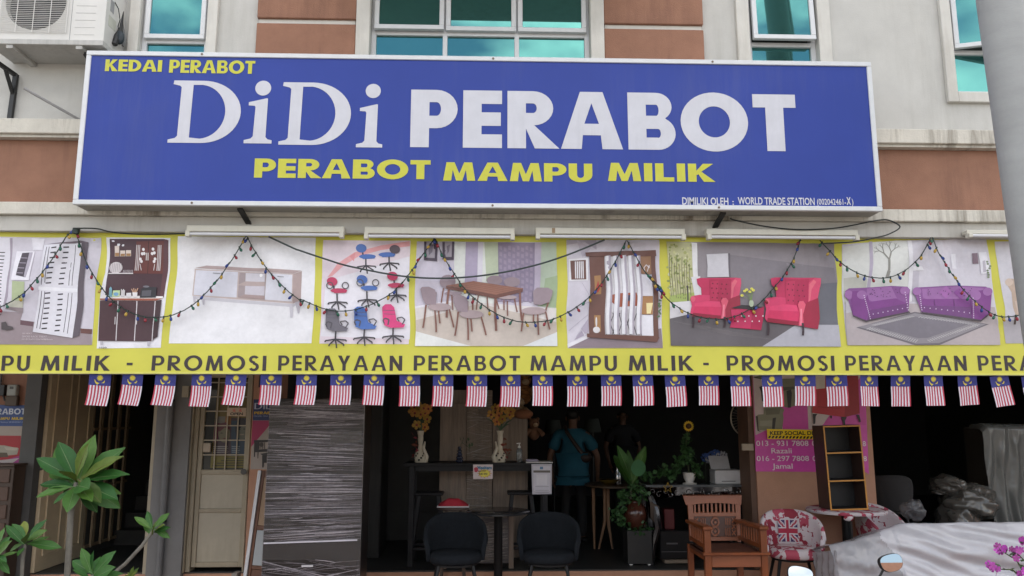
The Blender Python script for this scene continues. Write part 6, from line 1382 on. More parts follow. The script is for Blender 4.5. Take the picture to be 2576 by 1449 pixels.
for tx, ty in ((570, 525), (600, 640), (760, 540), (745, 560), (640, 590), (545, 590)): put_leaf(jr, W3(ZD, 670, 800, jy), W3(ZD, tx, ty, jy-.03+random.random()*.1), LMG, .75)
o_ = W3(ZD, 708, 700, jy-.12); MB().grid(lambda u, v: (o_.x+(u-.5)*.16*math.sin(math.pi*min(1, v*.96+.04))**.6, jy-.12-.03*v, o_.z-.07+.18*v), 6, 8).build('round_leaf', mat('bright_leaf', (.03, .13, .05), .4), jr, smooth=True)
tall = thing('broad_leaf_plant', 'dark broad-leaved plant rising behind the brown jar', 'plant', (jx, jy+.5, 0))
for tx, ty in ((575, 530), (755, 530), (640, 560), (540, 600), (700, 600)): put_leaf(tall, W3(ZD, 660, 830, jy+.45), W3(ZD, tx, ty, jy+.45), LMG, .7)
MB().tube([(W3(ZD, 660, 830, jy+.45)), (jx, jy+.5, 0)], .012, 6).build('stem', M_bark, tall)
# mirrored console
ky = 8.55; k0 = W3(ZD, 772, 815, ky).x; k1 = W3(ZE, 566, 815, ky).x; kz = W3(ZE, 200, 806, ky).z
cn = thing('mirrored_console', 'silver mirrored console table with scrolled black inlay and curved legs', 'console table', ((k0+k1)/2, ky+.2, 0))
M_mir = mat('mirror_glass', (.12, .12, .13), .05, metal=1, var=.9, scale=9); M_scr = mat('dark_scroll', (.25, .25, .26), .2, metal=.8)
box('top', mat('glass_top', (.10, .11, .12), .1), cn, k0-.02, k1+.02, ky-.02, ky+.40, kz-.025, kz, bev=.004)
fz = kz-.20
arch = [(k0, kz-.026), (k0, .30), (k0+.05, .30), (k0+.07, fz-.02), (k0+.12, fz+.04)]+[(k0+.12+(k1-k0-.24)*i/10, fz+.04+.07*math.sin(math.pi*i/10)) for i in range(1, 10)]+[(k1-.12, fz+.04), (k1-.07, fz-.02), (k1-.05, .30), (k1, .30), (k1, kz-.026)]
MB().prism(arch, ky, ky+.012).build('apron_mirror', M_mir, cn)
sc_ = MB(); rn = random.Random(4)
for i in range(15):
    cx_ = k0+.06+(k1-k0-.12)*i/14; cz_ = kz-.075-.03*(i % 2); r0_ = .03+.015*rn.random(); s_ = rn.choice((-1, 1))
    sc_.tube([(cx_+s_*r0_*(1-.12*j)*math.cos(j*.75+i), ky-.004, cz_+r0_*(1-.12*j)*math.sin(j*.75+i)) for j in range(8)], .0045, 5)
sc_.build('scroll_inlay', M_scr, cn, smooth=True)
for xx, s_ in ((k0+.03, 1), (k1-.03, -1)):
    MB().tube([(xx, ky+.02, kz-.12), (xx+s_*.05, ky+.0, .55), (xx+s_*.07, ky-.01, .38), (xx+s_*.02, ky+.01, .2), (xx-s_*.03, ky-.02, .0)], [.035, .045, .05, .035, .05], 8).build('leg', mat('leg_silver', (.07, .07, .075), .2, metal=.9), cn, smooth=True)
    box('rear_leg', M_scr, cn, xx-.02, xx+.02, ky+.36, ky+.40, 0, kz-.03)
a = W3(ZD, 830, 960, ky-.03); ps_ = MB().hexa([(a.x-.06, ky-.05, a.z-.12), (a.x+.04, ky-.02, a.z-.22), (a.x+.05, ky-.01, a.z-.22), (a.x-.05, ky-.04, a.z-.12), (a.x-.06, ky-.05, a.z+.05), (a.x+.04, ky-.02, a.z+.0), (a.x+.05, ky-.01, a.z+.0), (a.x-.05, ky-.04, a.z+.05)]).build('fluted_side', mat('bronze_panel', (.10, .075, .06), .3, metal=.6, var=.4, sx=(12, 12, 1)), cn)
bs = box('low_shelf', mat('shelf_pale', (.22, .17, .13), .6), None, W3(ZD, 880, 1325, 8.6).x, W3(ZE, 170, 1325, 8.6).x, 8.5, 8.9, .012, .045, bev=.003); tag(bs, 'low pale shelf board on the floor under the mirrored console', 'shelf')
bx2 = thing('black_appliance', 'black boxy appliance on the low shelf under the console', 'appliance', (W3(ZE, 80, 1280, 8.65).x, 8.65, .046)); a = bx2.location
box('body', M_blk, bx2, a.x-.17, a.x+.2, 8.55, 8.85, .046, .34, bev=.01); box('front_slot', mat('slot_grey', (.10, .10, .11), .3), bx2, a.x-.1, a.x+.02, 8.544, 8.549, .20, .215); box('front_rim', mat('slot_grey', (.10,)*3), bx2, a.x-.16, a.x+.19, 8.544, 8.549, .12, .126)
rb2 = MB().box(W3(ZE, 5, 1000, 8.7).x, W3(ZE, 75, 1000, 8.7).x, 8.65, 8.8, .34, W3(ZE, 40, 975, 8.7).z).build('red_box', mat('dim_red', (.11, .012, .012), .6), None, bev=.006); tag(rb2, 'dim red box on the black appliance under the console', 'box')
# things on the console
sf = thing('sunflower_pot', 'sunflower and leafy creeper in a white ribbed pot on the console', 'potted plant', (W3(ZE, 190, 790, ky+.1).x, ky+.1, kz)); a = sf.location
MB().lathe((a.x, a.y, kz), [(.075, 0), (.078, .008), (.045, .012), (.04, .02), (.062, .06), (.07, .12), (.066, .122)], 20).build('pot', mat('white_ceramic', (.62, .6, .58), .3), sf, smooth=True)
fc = W3(ZE, 182, 395, ky+.06); MB().tube([(a.x, a.y, kz+.1), (a.x-.03, a.y, kz+.4), fc+Vector((0, .01, 0))], .006, 6).build('stem', mat('ivy_stem', (.06, .08, .03), .6), sf, smooth=True)
foliage('creeper', sf, [W3(ZE, x, y, ky+.06) for x, y in ((180, 480), (150, 520), (170, 560), (200, 600), (130, 600), (170, 640), (210, 660), (120, 660), (90, 700), (60, 740), (240, 680), (30, 720), (10, 700), (250, 740), (-20, 730), (-80, 750), (-130, 760))], 300, .05, IVY, (.025, .04, .025))
pt = MB(); pt.add([(0, 0, 0), (.26, -.1, .55), (0, -.16, 1), (-.26, -.1, .55)], [(0, 1, 2, 3)]); petal = pt.mesh('petal', mat('sunflower_yellow', (.60, .38, .015), .6, rnd=.15))
for i in range(16): inst('petal', petal, sf, fc, (0, 2*math.pi*i/16, 0), .062)
MB().ball(fc+Vector((0, -.008, 0)), (.034, .014, .03), 14, 7).build('seed_head', mat('seed_brown', (.07, .035, .015), .9), sf, smooth=True)
pn = thing('printer', 'white printer with a raised paper tray on the console', 'printer', (W3(ZE, 450, 795, ky+.1).x, ky+.1, kz)); a = pn.location
xa_, xb_ = W3(ZE, 372, 795, ky+.02).x, W3(ZE, 560, 795, ky+.02).x; M_pr = mat('printer_white', (.50, .50, .52), .4)
box('body', M_pr, pn, xa_, xb_, ky+.02, ky+.24, kz+.001, kz+.15, bev=.008); box('output_slot', M_blk, pn, xa_+.07, xa_+.22, ky+.016, ky+.019, kz+.03, kz+.036)
MB().hexa([(xa_+.0, ky+.16, kz+.151), (xb_-.08, ky+.16, kz+.151), (xb_-.08, ky+.17, kz+.151), (xa_, ky+.17, kz+.151), (xa_, ky+.26, kz+.29), (xb_-.075, ky+.26, kz+.29), (xb_-.075, ky+.27, kz+.29), (xa_, ky+.27, kz+.29)]).build('paper_tray', M_pr, pn)
hd = thing('hydrangea_bunch', 'blue and white artificial hydrangeas behind the printer', 'flowers', (W3(ZE, 370, 640, ky+.3).x, ky+.3, kz)); 
for x_, y_, c_ in ((300, 615, 0), (330, 630, 1), (375, 590, 0), (380, 605, 1), (425, 600, 1), (350, 600, 0)):
    q_ = W3(ZE, x_, y_, ky+.3); b = MB(); rn = random.Random(x_)
    for i in range(40): v = Vector([rn.gauss(0, 1) for _ in range(3)]).normalized()*.042; b.ball(q_+v, .011, 6, 4)
    b.build('flower_head', [mat('hydrangea_blue', (.05, .11, .33), .8), mat('hydrangea_white', (.42, .43, .48), .8)][c_], hd); MB().tube([q_, (q_.x, ky+.3, kz)], .004, 5).build('stem', M_gleaf, hd)
stn = thing('star_lantern', 'small gold wire star ornament standing on the console', 'ornament', tuple(W3(ZE, 40, 850, ky))); q_ = W3(ZE, 38, 828, ky-.03)
sp_ = [(q_.x+.055*(1 if i % 2 == 0 else .42)*math.sin(math.pi*i/5), ky-.03, q_.z+.055*(1 if i % 2 == 0 else .42)*math.cos(math.pi*i/5)) for i in range(11)]; MB().tube(sp_, .005, 6).build('star', mat('gold_wire', (.35, .22, .03), .35, metal=.6), stn, smooth=True)
# round table deeper in, with a bottle and a yellow bowl
rt = thing('side_table', 'light timber table deep in the shop with slender tapered legs', 'table', (W3(ZD, 560, 1200, 9.6).x, 9.6, 0)); a = rt.location; tz = W3(ZD, 560, 800, 9.6).z
MB().lathe((a.x, 9.6, tz-.03), [(.36, 0), (.38, .01), (.38, .025), (.37, .03)], 30).build('tabletop', mat('table_timber', (.10, .065, .04), .5, var=.2), rt, smooth=True)
M_tl = mat('leg_timber', (.28, .15, .08), .5)
for q_, e_ in (((475, 1060), (440, 1280)), ((395, 1010), (408, 1215)), ((500, 1090), (535, 1185))): MB().tube([(W3(ZD, *q_, 9.6).x, 9.6, tz-.03), W3(ZD, *q_, 9.6), (W3(ZD, *e_, 9.4).x, 9.5, .0)], [.02, .02, .012], 8).build('leg', M_tl, rt, smooth=True)
bo = MB().lathe((W3(ZD, 565, 780, 9.55).x, 9.55, tz), [(.04, 0), (.045, .02), (.04, .12), (.022, .17), (.025, .2)], 14).build('silver_bottle', mat('silver', (.5, .5, .5), .15, metal=.9), None, smooth=True); tag(bo, 'shiny silver flask on the timber table deep in the shop', 'flask')
yb = MB().lathe((W3(ZD, 500, 780, 9.5).x, 9.5, tz), [(.06, 0), (.11, .04), (.13, .06), (.12, .062)], 18).build('yellow_bowl', mat('mustard', (.14, .09, .012), .5), None, smooth=True); tag(yb, 'mustard yellow bowl on the timber table deep in the shop', 'bowl')
for i, (x_, y_) in enumerate(((110, 400), (385, 390))):
    c_ = W3(ZD, x_, y_, 11.8); o = thing('table_lamp', ['dim lamp shade left of the person in teal', 'dim lamp shade right of the person in teal'][i], 'lamp', (c_.x, 11.8, 0)); MB().lathe((c_.x, 11.8, c_.z-.1), [(.14, 0), (.10, .2), (.098, .2), (.138, 0)], 20).build('lamp_shade', mat('lamp_shade_cloth', (.045, .055, .05), .8), o, smooth=True); MB().tube([(c_.x, 11.8, 0), (c_.x, 11.8, c_.z)], .02, 8).build('stand', M_blk, o)
# wall fan behind the pier
fc = W3(ZE, 600, 340, 8.75); fn = thing('wall_fan', 'round wire-caged wall fan half hidden behind the poster pier', 'fan', tuple(fc)); M_wire = mat('fan_wire', (.36, .33, .27), .4, metal=.5)
cg = MB()
for r_ in (.20, .205, .13, .06): cg.tube([(fc.x+r_*math.cos(2*math.pi*i/32), 8.72-.03*(1-r_/.2), fc.z+1.05*r_*math.sin(2*math.pi*i/32)) for i in range(33)], .005, 5)
for i in range(36): a_ = 2*math.pi*i/36; cg.tube([(fc.x+.03*math.cos(a_), 8.69, fc.z+.03*math.sin(a_)), (fc.x+.2*math.cos(a_), 8.72, fc.z+.21*math.sin(a_))], .0016, 4)
cg.build('cage', M_wire, fn); hb_ = MB(); hb_.ball((fc.x, 8.74, fc.z), .04, 10, 7)
for i in range(3): a_ = 2*math.pi*i/3+.4; hb_.add([(fc.x+.03*math.cos(a_), 8.74, fc.z+.03*math.sin(a_)), (fc.x+.17*math.cos(a_-.35), 8.73, fc.z+.17*math.sin(a_-.35)), (fc.x+.18*math.cos(a_+.35), 8.76, fc.z+.18*math.sin(a_+.35))], [(0, 1, 2)])
hb_.build('blades', mat('fan_blade', (.05, .05, .05), .4), fn)
a = W3(ZE, 580, 540, YS+.02); o = box('socket_box', mat('lock_cream', (.40, .33, .25)), None, a.x-.06, a.x+.06, YS-.075, YS-.041, a.z-.035, a.z+.035, bev=.004); tag(o, 'pale socket box on the brown trim beside the poster pier', 'socket')
# ------------------------------------------------------------------ poster on the right pier
YQ = YS-.066
pp = thing('pier_poster', 'pink poster with armchair pictures and phone numbers on the peach pier', 'poster', tuple(P3(2035, 1187, YQ)))
p = Print(YQ, (1886.8, 930.8, .1823), dark=1.25)
p.poly([(20, -400), (1560, -400), (1640, 1440), (1600, 1410), (80, 1400)], 'c2479a'); p.poly([(20, -400), (1560, -400), (1580, 480), (1100, 620), (1000, 760), (830, 820), (240, 820), (75, 900)], 'b3a3a0')
p.poly([(430, 505), (790, 485), (806, 815), (450, 815)], 'b8428e'); p.poly([(1480, 150), (1560, 50), (1600, 760), (1000, 765), (1100, 620), (1480, 600)], 'b8428e')
p.poly([(40, 100), (180, 60), (175, 135), (60, 90)], '5f5d4c'); p.poly([(125, 235), (160, 220), (200, 260), (200, 440), (165, 430), (150, 300)], '2f2c2a'); p.poly([(190, 130), (640, 115), (650, 240), (640, 490), (520, 520), (420, 500), (200, 420)], '6c6a56'); p.poly([(500, 290), (560, 270), (575, 320), (560, 520), (520, 520)], '2f2c2a'); p.poly([(430, 240), (640, 225), (640, 260), (430, 290)], '4a483c')
p.poly([(75, 640), (110, 615), (185, 610), (190, 520), (420, 512), (470, 545), (450, 600), (460, 660), (440, 815), (110, 830), (100, 720)], '75735e'); p.poly([(205, 530), (420, 520), (400, 610), (220, 620)], '5f5d4c'); p.poly([(75, 635), (105, 640), (115, 830), (150, 850), (100, 840)], '322f2b'); p.poly([(310, 665), (355, 655), (350, 700), (335, 815), (300, 810)], '322f2b'); p.poly([(130, 700), (300, 695), (300, 780), (130, 770)], '858370')
p.poly([(870, -300), (1480, -300), (1485, 55), (1507, 600), (1300, 652), (848, 590), (880, 260)], 'a3222c'); p.poly([(1310, 60), (1485, 50), (1507, 600), (1300, 652)], '8a1722'); p.poly([(880, -200), (1025, -200), (1032, 252), (878, 266)], 'b8ab9c'); p.line([(930, 508), (1230, 530)], 6, '6d1219')
for a_ in ([(860, 605), (925, 605), (900, 640), (893, 740), (868, 745)], [(1255, 645), (1330, 650), (1305, 700), (1308, 760), (1285, 760)], [(1460, 615), (1500, 615), (1525, 715), (1500, 722)], [(1100, 628), (1125, 630), (1122, 668), (1105, 668)]): p.poly(a_, '241f20', False)
p.h += .0005
p.text('013 - 931 7808', 80, 800, 972, 1046, 'd8c8d0', .012); p.text('0', 848, 900, 972, 1046, 'd8c8d0', .012); p.text('8', 1545, 1590, 980, 1050, 'd8c8d0', .012); p.text('Razali', 287, 568, 1075, 1148, 'd8c8d0', .012)
p.text('016 - 297 7808', 86, 806, 1182, 1254, 'd8c8d0', .012); p.text('0', 855, 906, 1182, 1254, 'd8c8d0', .012); p.text('8', 1555, 1602, 1185, 1256, 'd8c8d0', .012); p.text('Jamal', 300, 580, 1287, 1358, 'd8c8d0', .012)
p.build('printed_sheet', pp, mt=INKS)
p = Print(YQ-.03, (1886.8, 930.8, .1823), dark=1.7); p.poly([(230, 815), (1500, 838), (1500, 960), (240, 952)], 'c9a81e'); p.text('KEEP SOCIAL DISTANCE', 274, 1180, 842, 895, '15130f', .03)
for i in range(18): p.poly([(262+48*i, 908+i*.6), (290+48*i, 908+i*.6), (274+48*i, 941+i*.6), (246+48*i, 941+i*.6)], '15130f', False)
o = p.build('warning_sticker', None, mt=INKS); tag(o, 'yellow and black KEEP SOCIAL DISTANCE sticker on the pink poster', 'sticker')

# ------------------------------------------------------------------ patterned table, bookcase, patterned chairs
def pattern_mat():
    m = mat('red_white_print_fabric', (.62, .55, .56), .75, var=.08, scale=8); nt = m.node_tree; N = nt.nodes.new; L = nt.links.new; b = nt.nodes['Principled BSDF']
    tc = N('ShaderNodeTexCoord'); nz = N('ShaderNodeTexVoronoi'); nz.feature = 'F1'; nz.distance = 'CHEBYCHEV'; nz.inputs['Scale'].default_value = 9; L(tc.outputs['Object'], nz.inputs['Vector'])
    n2 = N('ShaderNodeTexNoise'); n2.inputs['Scale'].default_value = 14; n2.inputs['Detail'].default_value = 4; L(tc.outputs['Object'], n2.inputs['Vector'])
    ad = N('ShaderNodeMath'); ad.operation = 'ADD'; L(nz.outputs['Color'], ad.inputs[0]); L(n2.outputs['Fac'], ad.inputs[1])
    r = N('ShaderNodeValToRGB'); r.color_ramp.interpolation = 'CONSTANT'; e = r.color_ramp.elements; e[0].position = 0; e[0].color = (.26, .02, .04, 1); e[1].position = .86; e[1].color = (.56, .50, .52, 1)
    q_ = r.color_ramp.elements.new(1.18); 
    mr = N('ShaderNodeMath'); mr.operation = 'MULTIPLY'; mr.inputs[1].default_value = .75; L(ad.outputs[0], mr.inputs[0])
    e = r.color_ramp.elements; e[1].position = .56; e[2].position = .93; e[2].color = (.40, .06, .10, 1)
    L(mr.outputs[0], r.inputs[0]); L(r.outputs[0], b.inputs['Base Color']); return m
M_uj = pattern_mat()
a = W3(ZE, 920, 1250, 7.42); uc = tub_chair('red and white printed tub chair with a union flag picture beside the wooden armchair', a.x, 7.42, R(-10), M_uj, group='chairs in red and white printed fabric')
# flag picture printed on the chair back, wrapped on its inner face
def uj(u, v):
    a_ = R(90)+(.5-u)*.78; r_ = .237-.002; z_ = .485+.20*v; return (r_*math.cos(a_), r_*math.sin(a_)*.97-.004, z_)
um = MB(); nU, nV = 30, 18; cols = []
V = [uj(i/nU, j/nV) for j in range(nV+1) for i in range(nU+1)]; F = []; 
for j in range(nV):
    for i in range(nU):
        F.append((j*(nU+1)+i, j*(nU+1)+i+1, (j+1)*(nU+1)+i+1, (j+1)*(nU+1)+i)); x_ = (i+.5)/nU*2-1; y_ = (j+.5)/nV*2-1; d1, d2 = abs(x_-y_), abs(x_+y_)
        um.cur = 0
        if min(d1, d2) < .30: um.cur = 1
        if min(d1, d2) < .12: um.cur = 2
        if abs(x_) < .26 or abs(y_) < .34: um.cur = 1
        if abs(x_) < .15 or abs(y_) < .20: um.cur = 2
        um.add([V[k_] for k_ in F[-1]], [(0, 1, 2, 3)])
me = um.mesh('flag_print', [mat('print_navy', (.045, .02, .10), .7), mat('print_white', (.58, .54, .56), .7), mat('print_red', (.36, .02, .05), .7)]); o = bpy.data.objects.new('flag_print', me); COL.objects.link(o); o.parent = uc; o.location = (0, -.002, 0)
a = W3(ZF, 420, 1000, 7.95); tub_chair('red and white printed tub chair behind the plastic-covered sofa', a.x, 7.95, R(35), M_uj, group='chairs in red and white printed fabric')
a = W3(ZF, 420, 850, 8.9); tub_chair('dark round-backed chair in the gloom right of the bookcase', a.x, 8.9, R(170), mat('dim_dark_fabric', (.022, .021, .022), .9)).location.z = .12
tx = W3(ZE, 1290, 970, 7.75); ct = thing('printed_table', 'round pedestal table with a red and white printed top under the bookcase', 'table', (tx.x, 7.75, WZ)); tz = tx.z-.004
MB().lathe((tx.x, 7.75, tz-.035), [(.33, 0), (.37, .004), (.375, .02), (.365, .032), (.35, .0345)], 36).build('tabletop', M_uj, ct, smooth=True)
MB().tube([(tx.x, 7.75, WZ), (tx.x, 7.75, tz-.035)], .05, 14).build('pedestal', M_blk, ct, smooth=True); MB().lathe((tx.x, 7.75, WZ), [(.24, 0), (.24, .012), (.07, .035), (.05, .06)], 26).build('foot', M_blk, ct, smooth=True)
MB().ball((tx.x-.13, 7.42, tz-.05), (.05, .025, .03), 8, 6).build('cloth_knot', M_uj, ct, smooth=True)
# bookcase
bw, bh, bd = W3(ZE, 1447, 950, 7.6).x-W3(ZE, 1180, 950, 7.6).x, W3(ZE, 1260, 389, 7.6).z-tz, .26
bl = W3(ZE, 1180, 955, 7.6).x
bk = thing('bookcase', 'small dark brown bookcase with orange edges standing on the printed table', 'bookcase', (bl+bw/2, 7.6, tz))
M_bc = mat('dark_brown_laminate', (.045, .022, .018), .5, var=.15); M_or = mat('orange_edge', (.55, .24, .045), .45); M_bi = mat('black_inner', (.014, .014, .016), .5, var=.2); t_ = .016
for x_ in (bl, bl+bw-t_): box('side_panel', M_bc, bk, x_, x_+t_, 7.603, 7.6+bd, tz, tz+bh)
box('back_panel', M_bi, bk, bl+t_, bl+bw-t_, 7.6+bd-.03, 7.6+bd-.022, tz+.001, tz+bh-.001)
sz_ = [tz, tz+bh*.335, tz+bh*.665, tz+bh-t_]
for z_ in sz_: box('shelf', M_bi, bk, bl+t_+.0005, bl+bw-t_-.0005, 7.604, 7.6+bd-.031, z_+.001, z_+t_-.001)
for x_ in (bl, bl+bw-t_*.85): box('edge_band', M_or, bk, x_, x_+t_*.85, 7.598, 7.6025, tz, tz+bh)
for z_ in sz_: box('edge_band', M_or, bk, bl+t_*.86, bl+bw-t_*.86, 7.5985, 7.6035, z_, z_+t_*.85)
box('underside_band', M_or, bk, bl, bl+bw, 7.585, 7.64, tz-.0035+.004, tz+.006); bk.rotation_euler = (0, R(-1.6), 0)

# ------------------------------------------------------------------ carved wooden armchair
M_tk = mat('teak_varnish', (.165, .042, .012), .36, var=.35, scale=5, sx=(1, 1, .3), coat=.2); M_tk2 = mat('teak_face', (.20, .060, .025), .45, var=.3, scale=6, sx=(.3, 1, 1)); M_tk3 = mat('teak_carved_ground', (.06, .019, .010), .5, var=.3)
ay0 = 6.72
s0 = W3(ZE, 283, 1300, ay0).x; s1 = W3(ZE, 755, 1300, ay0).x; scx = (s0+s1)/2; w2 = (s1-s0)/2-.02; zs = W3(ZE, 520, 1298, ay0).z
ach = thing('carved_armchair', 'varnished teak armchair with slatted arms and carved back panel', 'armchair', (scx, ay0+.3, WZ))
D_ = .55
yb0 = ay0+D_
bL = W3(ZE, 178, 1200, yb0).x; bR = W3(ZE, 560, 1200, yb0).x   # back posts
def B(nm, mt_, *a_, bev=.004): return box(nm, mt_, ach, *a_, bev=bev)
dz_arm = W3(ZE, 700, 1098, ay0).z; dz_armb = W3(ZE, 560, 1050, yb0).z
for sx_, xx in ((-1, s0+.02), (1, s1-.07)):
    B('front_leg', M_tk, xx, xx+.055, ay0, ay0+.055, WZ, dz_arm-.03)
B('seat', M_tk3, s0+.03, s1-.03, ay0+.03, yb0, zs-.03, zs, bev=.003); B('front_rail', M_tk, s0+.0, s1-.0, ay0-.018, ay0+.03, zs-.006, zs+.016); B('front_apron', M_tk2, s0+.076, s1-.071, ay0+.01, ay0+.03, zs-.105, zs-.007)
for i in range(7): B('seat_slat', M_tk3, s0+.08, s1-.08, ay0+.04+.07*i, ay0+.10+.07*i, zs+.0005, zs+.012)
for x_ in (bL-.0, bR-.05):
    B('rear_leg', M_tk, x_, x_+.05, yb0-.01, yb0+.04, WZ, zs)
lb_ = [(bL, s0+.02), (bR-.05, s1-.07)]
for xb_, xf_ in lb_:
    MB().hexa([(xf_-.012, ay0-.02, dz_arm-.03), (xf_+.067, ay0-.02, dz_arm-.03), (xb_+.067, yb0+.02, dz_armb-.03), (xb_-.012, yb0+.02, dz_armb-.03), (xf_-.012, ay0-.02, dz_arm), (xf_+.067, ay0-.02, dz_arm), (xb_+.067, yb0+.02, dz_armb), (xb_-.012, yb0+.02, dz_armb)]).build('armrest', M_tk, ach, bev=.006)
    for i in range(1, 9):
        t = i/9; xx = xf_+(xb_-xf_)*t+.02; yy = ay0+.05+(yb0-ay0-.06)*t; B('arm_slat', M_tk, xx, xx+.012, yy, yy+.022, zs+.07, dz_arm+(dz_armb-dz_arm)*t-.032, bev=.002)
    MB().bar((xf_+.027, ay0+.05, zs+.055), (xb_+.027, yb0, zs+.055), .022, .035).build('arm_rail', M_tk, ach); MB().bar((xf_+.027, ay0+.05, zs-.03), (xb_+.027, yb0, zs-.03), .022, .06).build('side_rail', M_tk, ach)
# back: reclined a little, built flat then tilted through its coordinates
def bp(zx, zy, off=0):
    q_ = W3(ZE, zx, zy, yb0+.06); tl = (q_.z-zs)*.20; q2 = W3(ZE, zx, zy, yb0-.0+tl); return Vector((q2.x, yb0+tl+off, q2.z))
def bslab(nm, pts, mt_, th=.03, off=0):
    f_ = [bp(x_, y_, off) for x_, y_ in pts]; b_ = [q_+Vector((0, th, .006)) for q_ in f_]; n_ = len(pts)
    tri = geometry.tessellate_polygon([[Vector((q_.x, q_.z, 0)) for q_ in f_]])
    m_ = MB(); m_.add(f_+b_, [tuple(t) for t in tri]+[tuple(n_+i for i in t[::-1]) for t in tri]+[(i, (i+1) % n_, n_+(i+1) % n_, n_+i) for i in range(n_)])
    me_ = m_.mesh(nm, mt_); bm = bmesh.new(); bm.from_mesh(me_); bmesh.ops.recalc_face_normals(bm, faces=bm.faces); bm.to_mesh(me_); bm.free(); return addmesh(nm, me_, ach)
bslab('back_post', [(178, 945), (212, 945), (232, 1205), (195, 1205)], M_tk2); bslab('back_post', [(512, 945), (548, 945), (552, 1210), (528, 1210)], M_tk2)
bslab('crest_rail', [(143, 885), (556, 882), (552, 948), (520, 945)]+[(520-(310*i/8), 945-10*math.sin(math.pi*i/8)) for i in range(1, 8)]+[(210, 948), (165, 950)], M_tk2, .035, -.006)
bslab('mid_rail', [(212, 1005), (515, 1003), (516, 1028), (214, 1030)], M_tk2, .028); bslab('lower_rail', [(228, 1175), (528, 1175), (528, 1200), (230, 1202)], M_tk2, .028)
for i in range(10): x_ = 222+30*i; bslab('back_slat', [(x_, 938), (x_+12, 938), (x_+14, 1006), (x_+2, 1006)], M_tk2, .018, .006)
bslab('carved_panel', [(214, 1030), (516, 1028), (528, 1176), (228, 1176)], M_tk3, .015, .012)
def mot(pts, wd): 
    s_ = stroke(pts, wd); bslab('carving', s_, M_tk2, .012, .002)
for cy_ in (1072, 1136): 
    mot([(372+24*math.cos(R(a_))*1.1, cy_+30*math.sin(R(a_))) for a_ in range(45, 136, 15)], 10); mot([(372+24*math.cos(R(a_))*1.1-0, cy_+30*math.sin(R(a_))) for a_ in range(225, 316, 15)], 10)
    for s_ in (-1, 1): mot([(372+s_*(12+14*math.sin(R(a_))), cy_-26+52*a_/180) for a_ in range(0, 181, 30)], 10)
    bslab('carving', [(372, cy_-12), (382, cy_), (372, cy_+12), (362, cy_)], M_tk2, .012, .002)
for x_ in (272, 286, 300, 446, 460, 474): 
    for y0_, y1_ in ((1046, 1090), (1116, 1165)): mot([(x_, y0_), (x_+1, y1_)], 6)
for x0_ in (228, 490):
    for k_ in range(3): mot([(x0_, 1044+44*k_), (x0_+13, 1058+44*k_), (x0_+26, 1044+44*k_)], 6); mot([(x0_, 1076+44*k_), (x0_+13, 1062+44*k_), (x0_+26, 1076+44*k_)], 6)

# ------------------------------------------------------------------ things covered in plastic
def plastic(name, col, alpha, rough=.3):
    return mat(name, col, rough, var=.06, scale=7, alpha=alpha, bump=.25, bscale=30, spec=.7)
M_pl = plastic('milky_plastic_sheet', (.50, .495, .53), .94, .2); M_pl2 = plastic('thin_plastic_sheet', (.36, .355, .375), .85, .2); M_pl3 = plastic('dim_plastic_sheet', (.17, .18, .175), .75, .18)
def fbm(x, y, z, o=3): return sum(noise.noise((x*2**i, y*2**i, z*2**i))/2**i for i in range(o))
sfa = thing('covered_sofa', 'sofa covered in milky white plastic sheeting at the lower right', 'sofa', (4.2, 7.1, WZ))
box('sofa_body', mat('dark_upholstery', (.05, .045, .045), .9), sfa, 3.3, 6.2, 6.9, 7.2, WZ, .36, bev=.04); box('sofa_back', mat('dark_upholstery', (.05,)*3), sfa, 3.6, 6.2, 7.0, 7.2, .361, .44, bev=.04)
FYs = 6.75
def sofa_top(x):
    pts = [(2.9, .44), (3.0, .475), (3.18, .50), (3.32, .55), (3.45, .598), (3.62, .632), (4.2, .645), (6.7, .66)]
    for (a_, za_), (b_, zb_) in zip(pts[:-1], pts[1:]):
        if x <= b_: return za_+(zb_-za_)*(x-a_)/(b_-a_)
    return pts[-1][1]
def sofa_fn(u, v):
    x = 2.94+3.4*u; zt = sofa_top(x)+.008*fbm(x*5, 3, 1); 
    edge = min(1, max(0, (x-2.62)/.22))
    if v < .55:
        q_ = v/.55; z = WZ+.01+(zt-WZ-.01)*q_; y = FYs-.06*(1-q_)-.02*math.sin(q_*2)+.10*(q_**6)
    else:
        q_ = (v-.55)/.45; z = zt+.012*math.sin(math.pi*q_)-.13*q_; y = FYs+.10+.45*q_
    # long drag folds and crumples
    s_ = z+.16*x+.05*math.sin(1.7*x)
    f_ = (.022*math.sin(24*s_+1.3*math.sin(2.3*x)+2*fbm(x*1.5, z, 8))+.012*math.sin(52*s_+2.2*math.sin(3.1*x+1)+3*fbm(x*1.1, z*2, 5))+.030*fbm(x*1.3, z*3.2, 4))*min(1, v*4+.2)
    if x < 3.5: f_ = f_*.4+(.022*fbm(x*5, z*4, 7)+.012*abs(fbm(x*11, z*6, 3)))*min(1, (3.5-x)/.1)
    return (x, y-f_*(1 if v < .6 else .25), z+(.006*fbm(x*6, y*6, 9) if v > .5 else 0))
sv_ = MB(); sv_.grid(sofa_fn, 300, 110)
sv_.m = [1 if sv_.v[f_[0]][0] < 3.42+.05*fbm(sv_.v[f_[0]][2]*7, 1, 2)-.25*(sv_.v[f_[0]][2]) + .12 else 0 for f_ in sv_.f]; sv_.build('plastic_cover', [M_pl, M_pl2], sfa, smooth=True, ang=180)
sd_ = MB(); sd_.grid(lambda u, v: (2.955+.015*fbm(u*4, v*5, 3)+.01*math.sin(u*25+v*4), FYs-.05+.5*u, WZ+.01+(.43-.10*u-WZ)*v), 30, 40); sd_.build('plastic_side', M_pl2, sfa, smooth=True, ang=180)
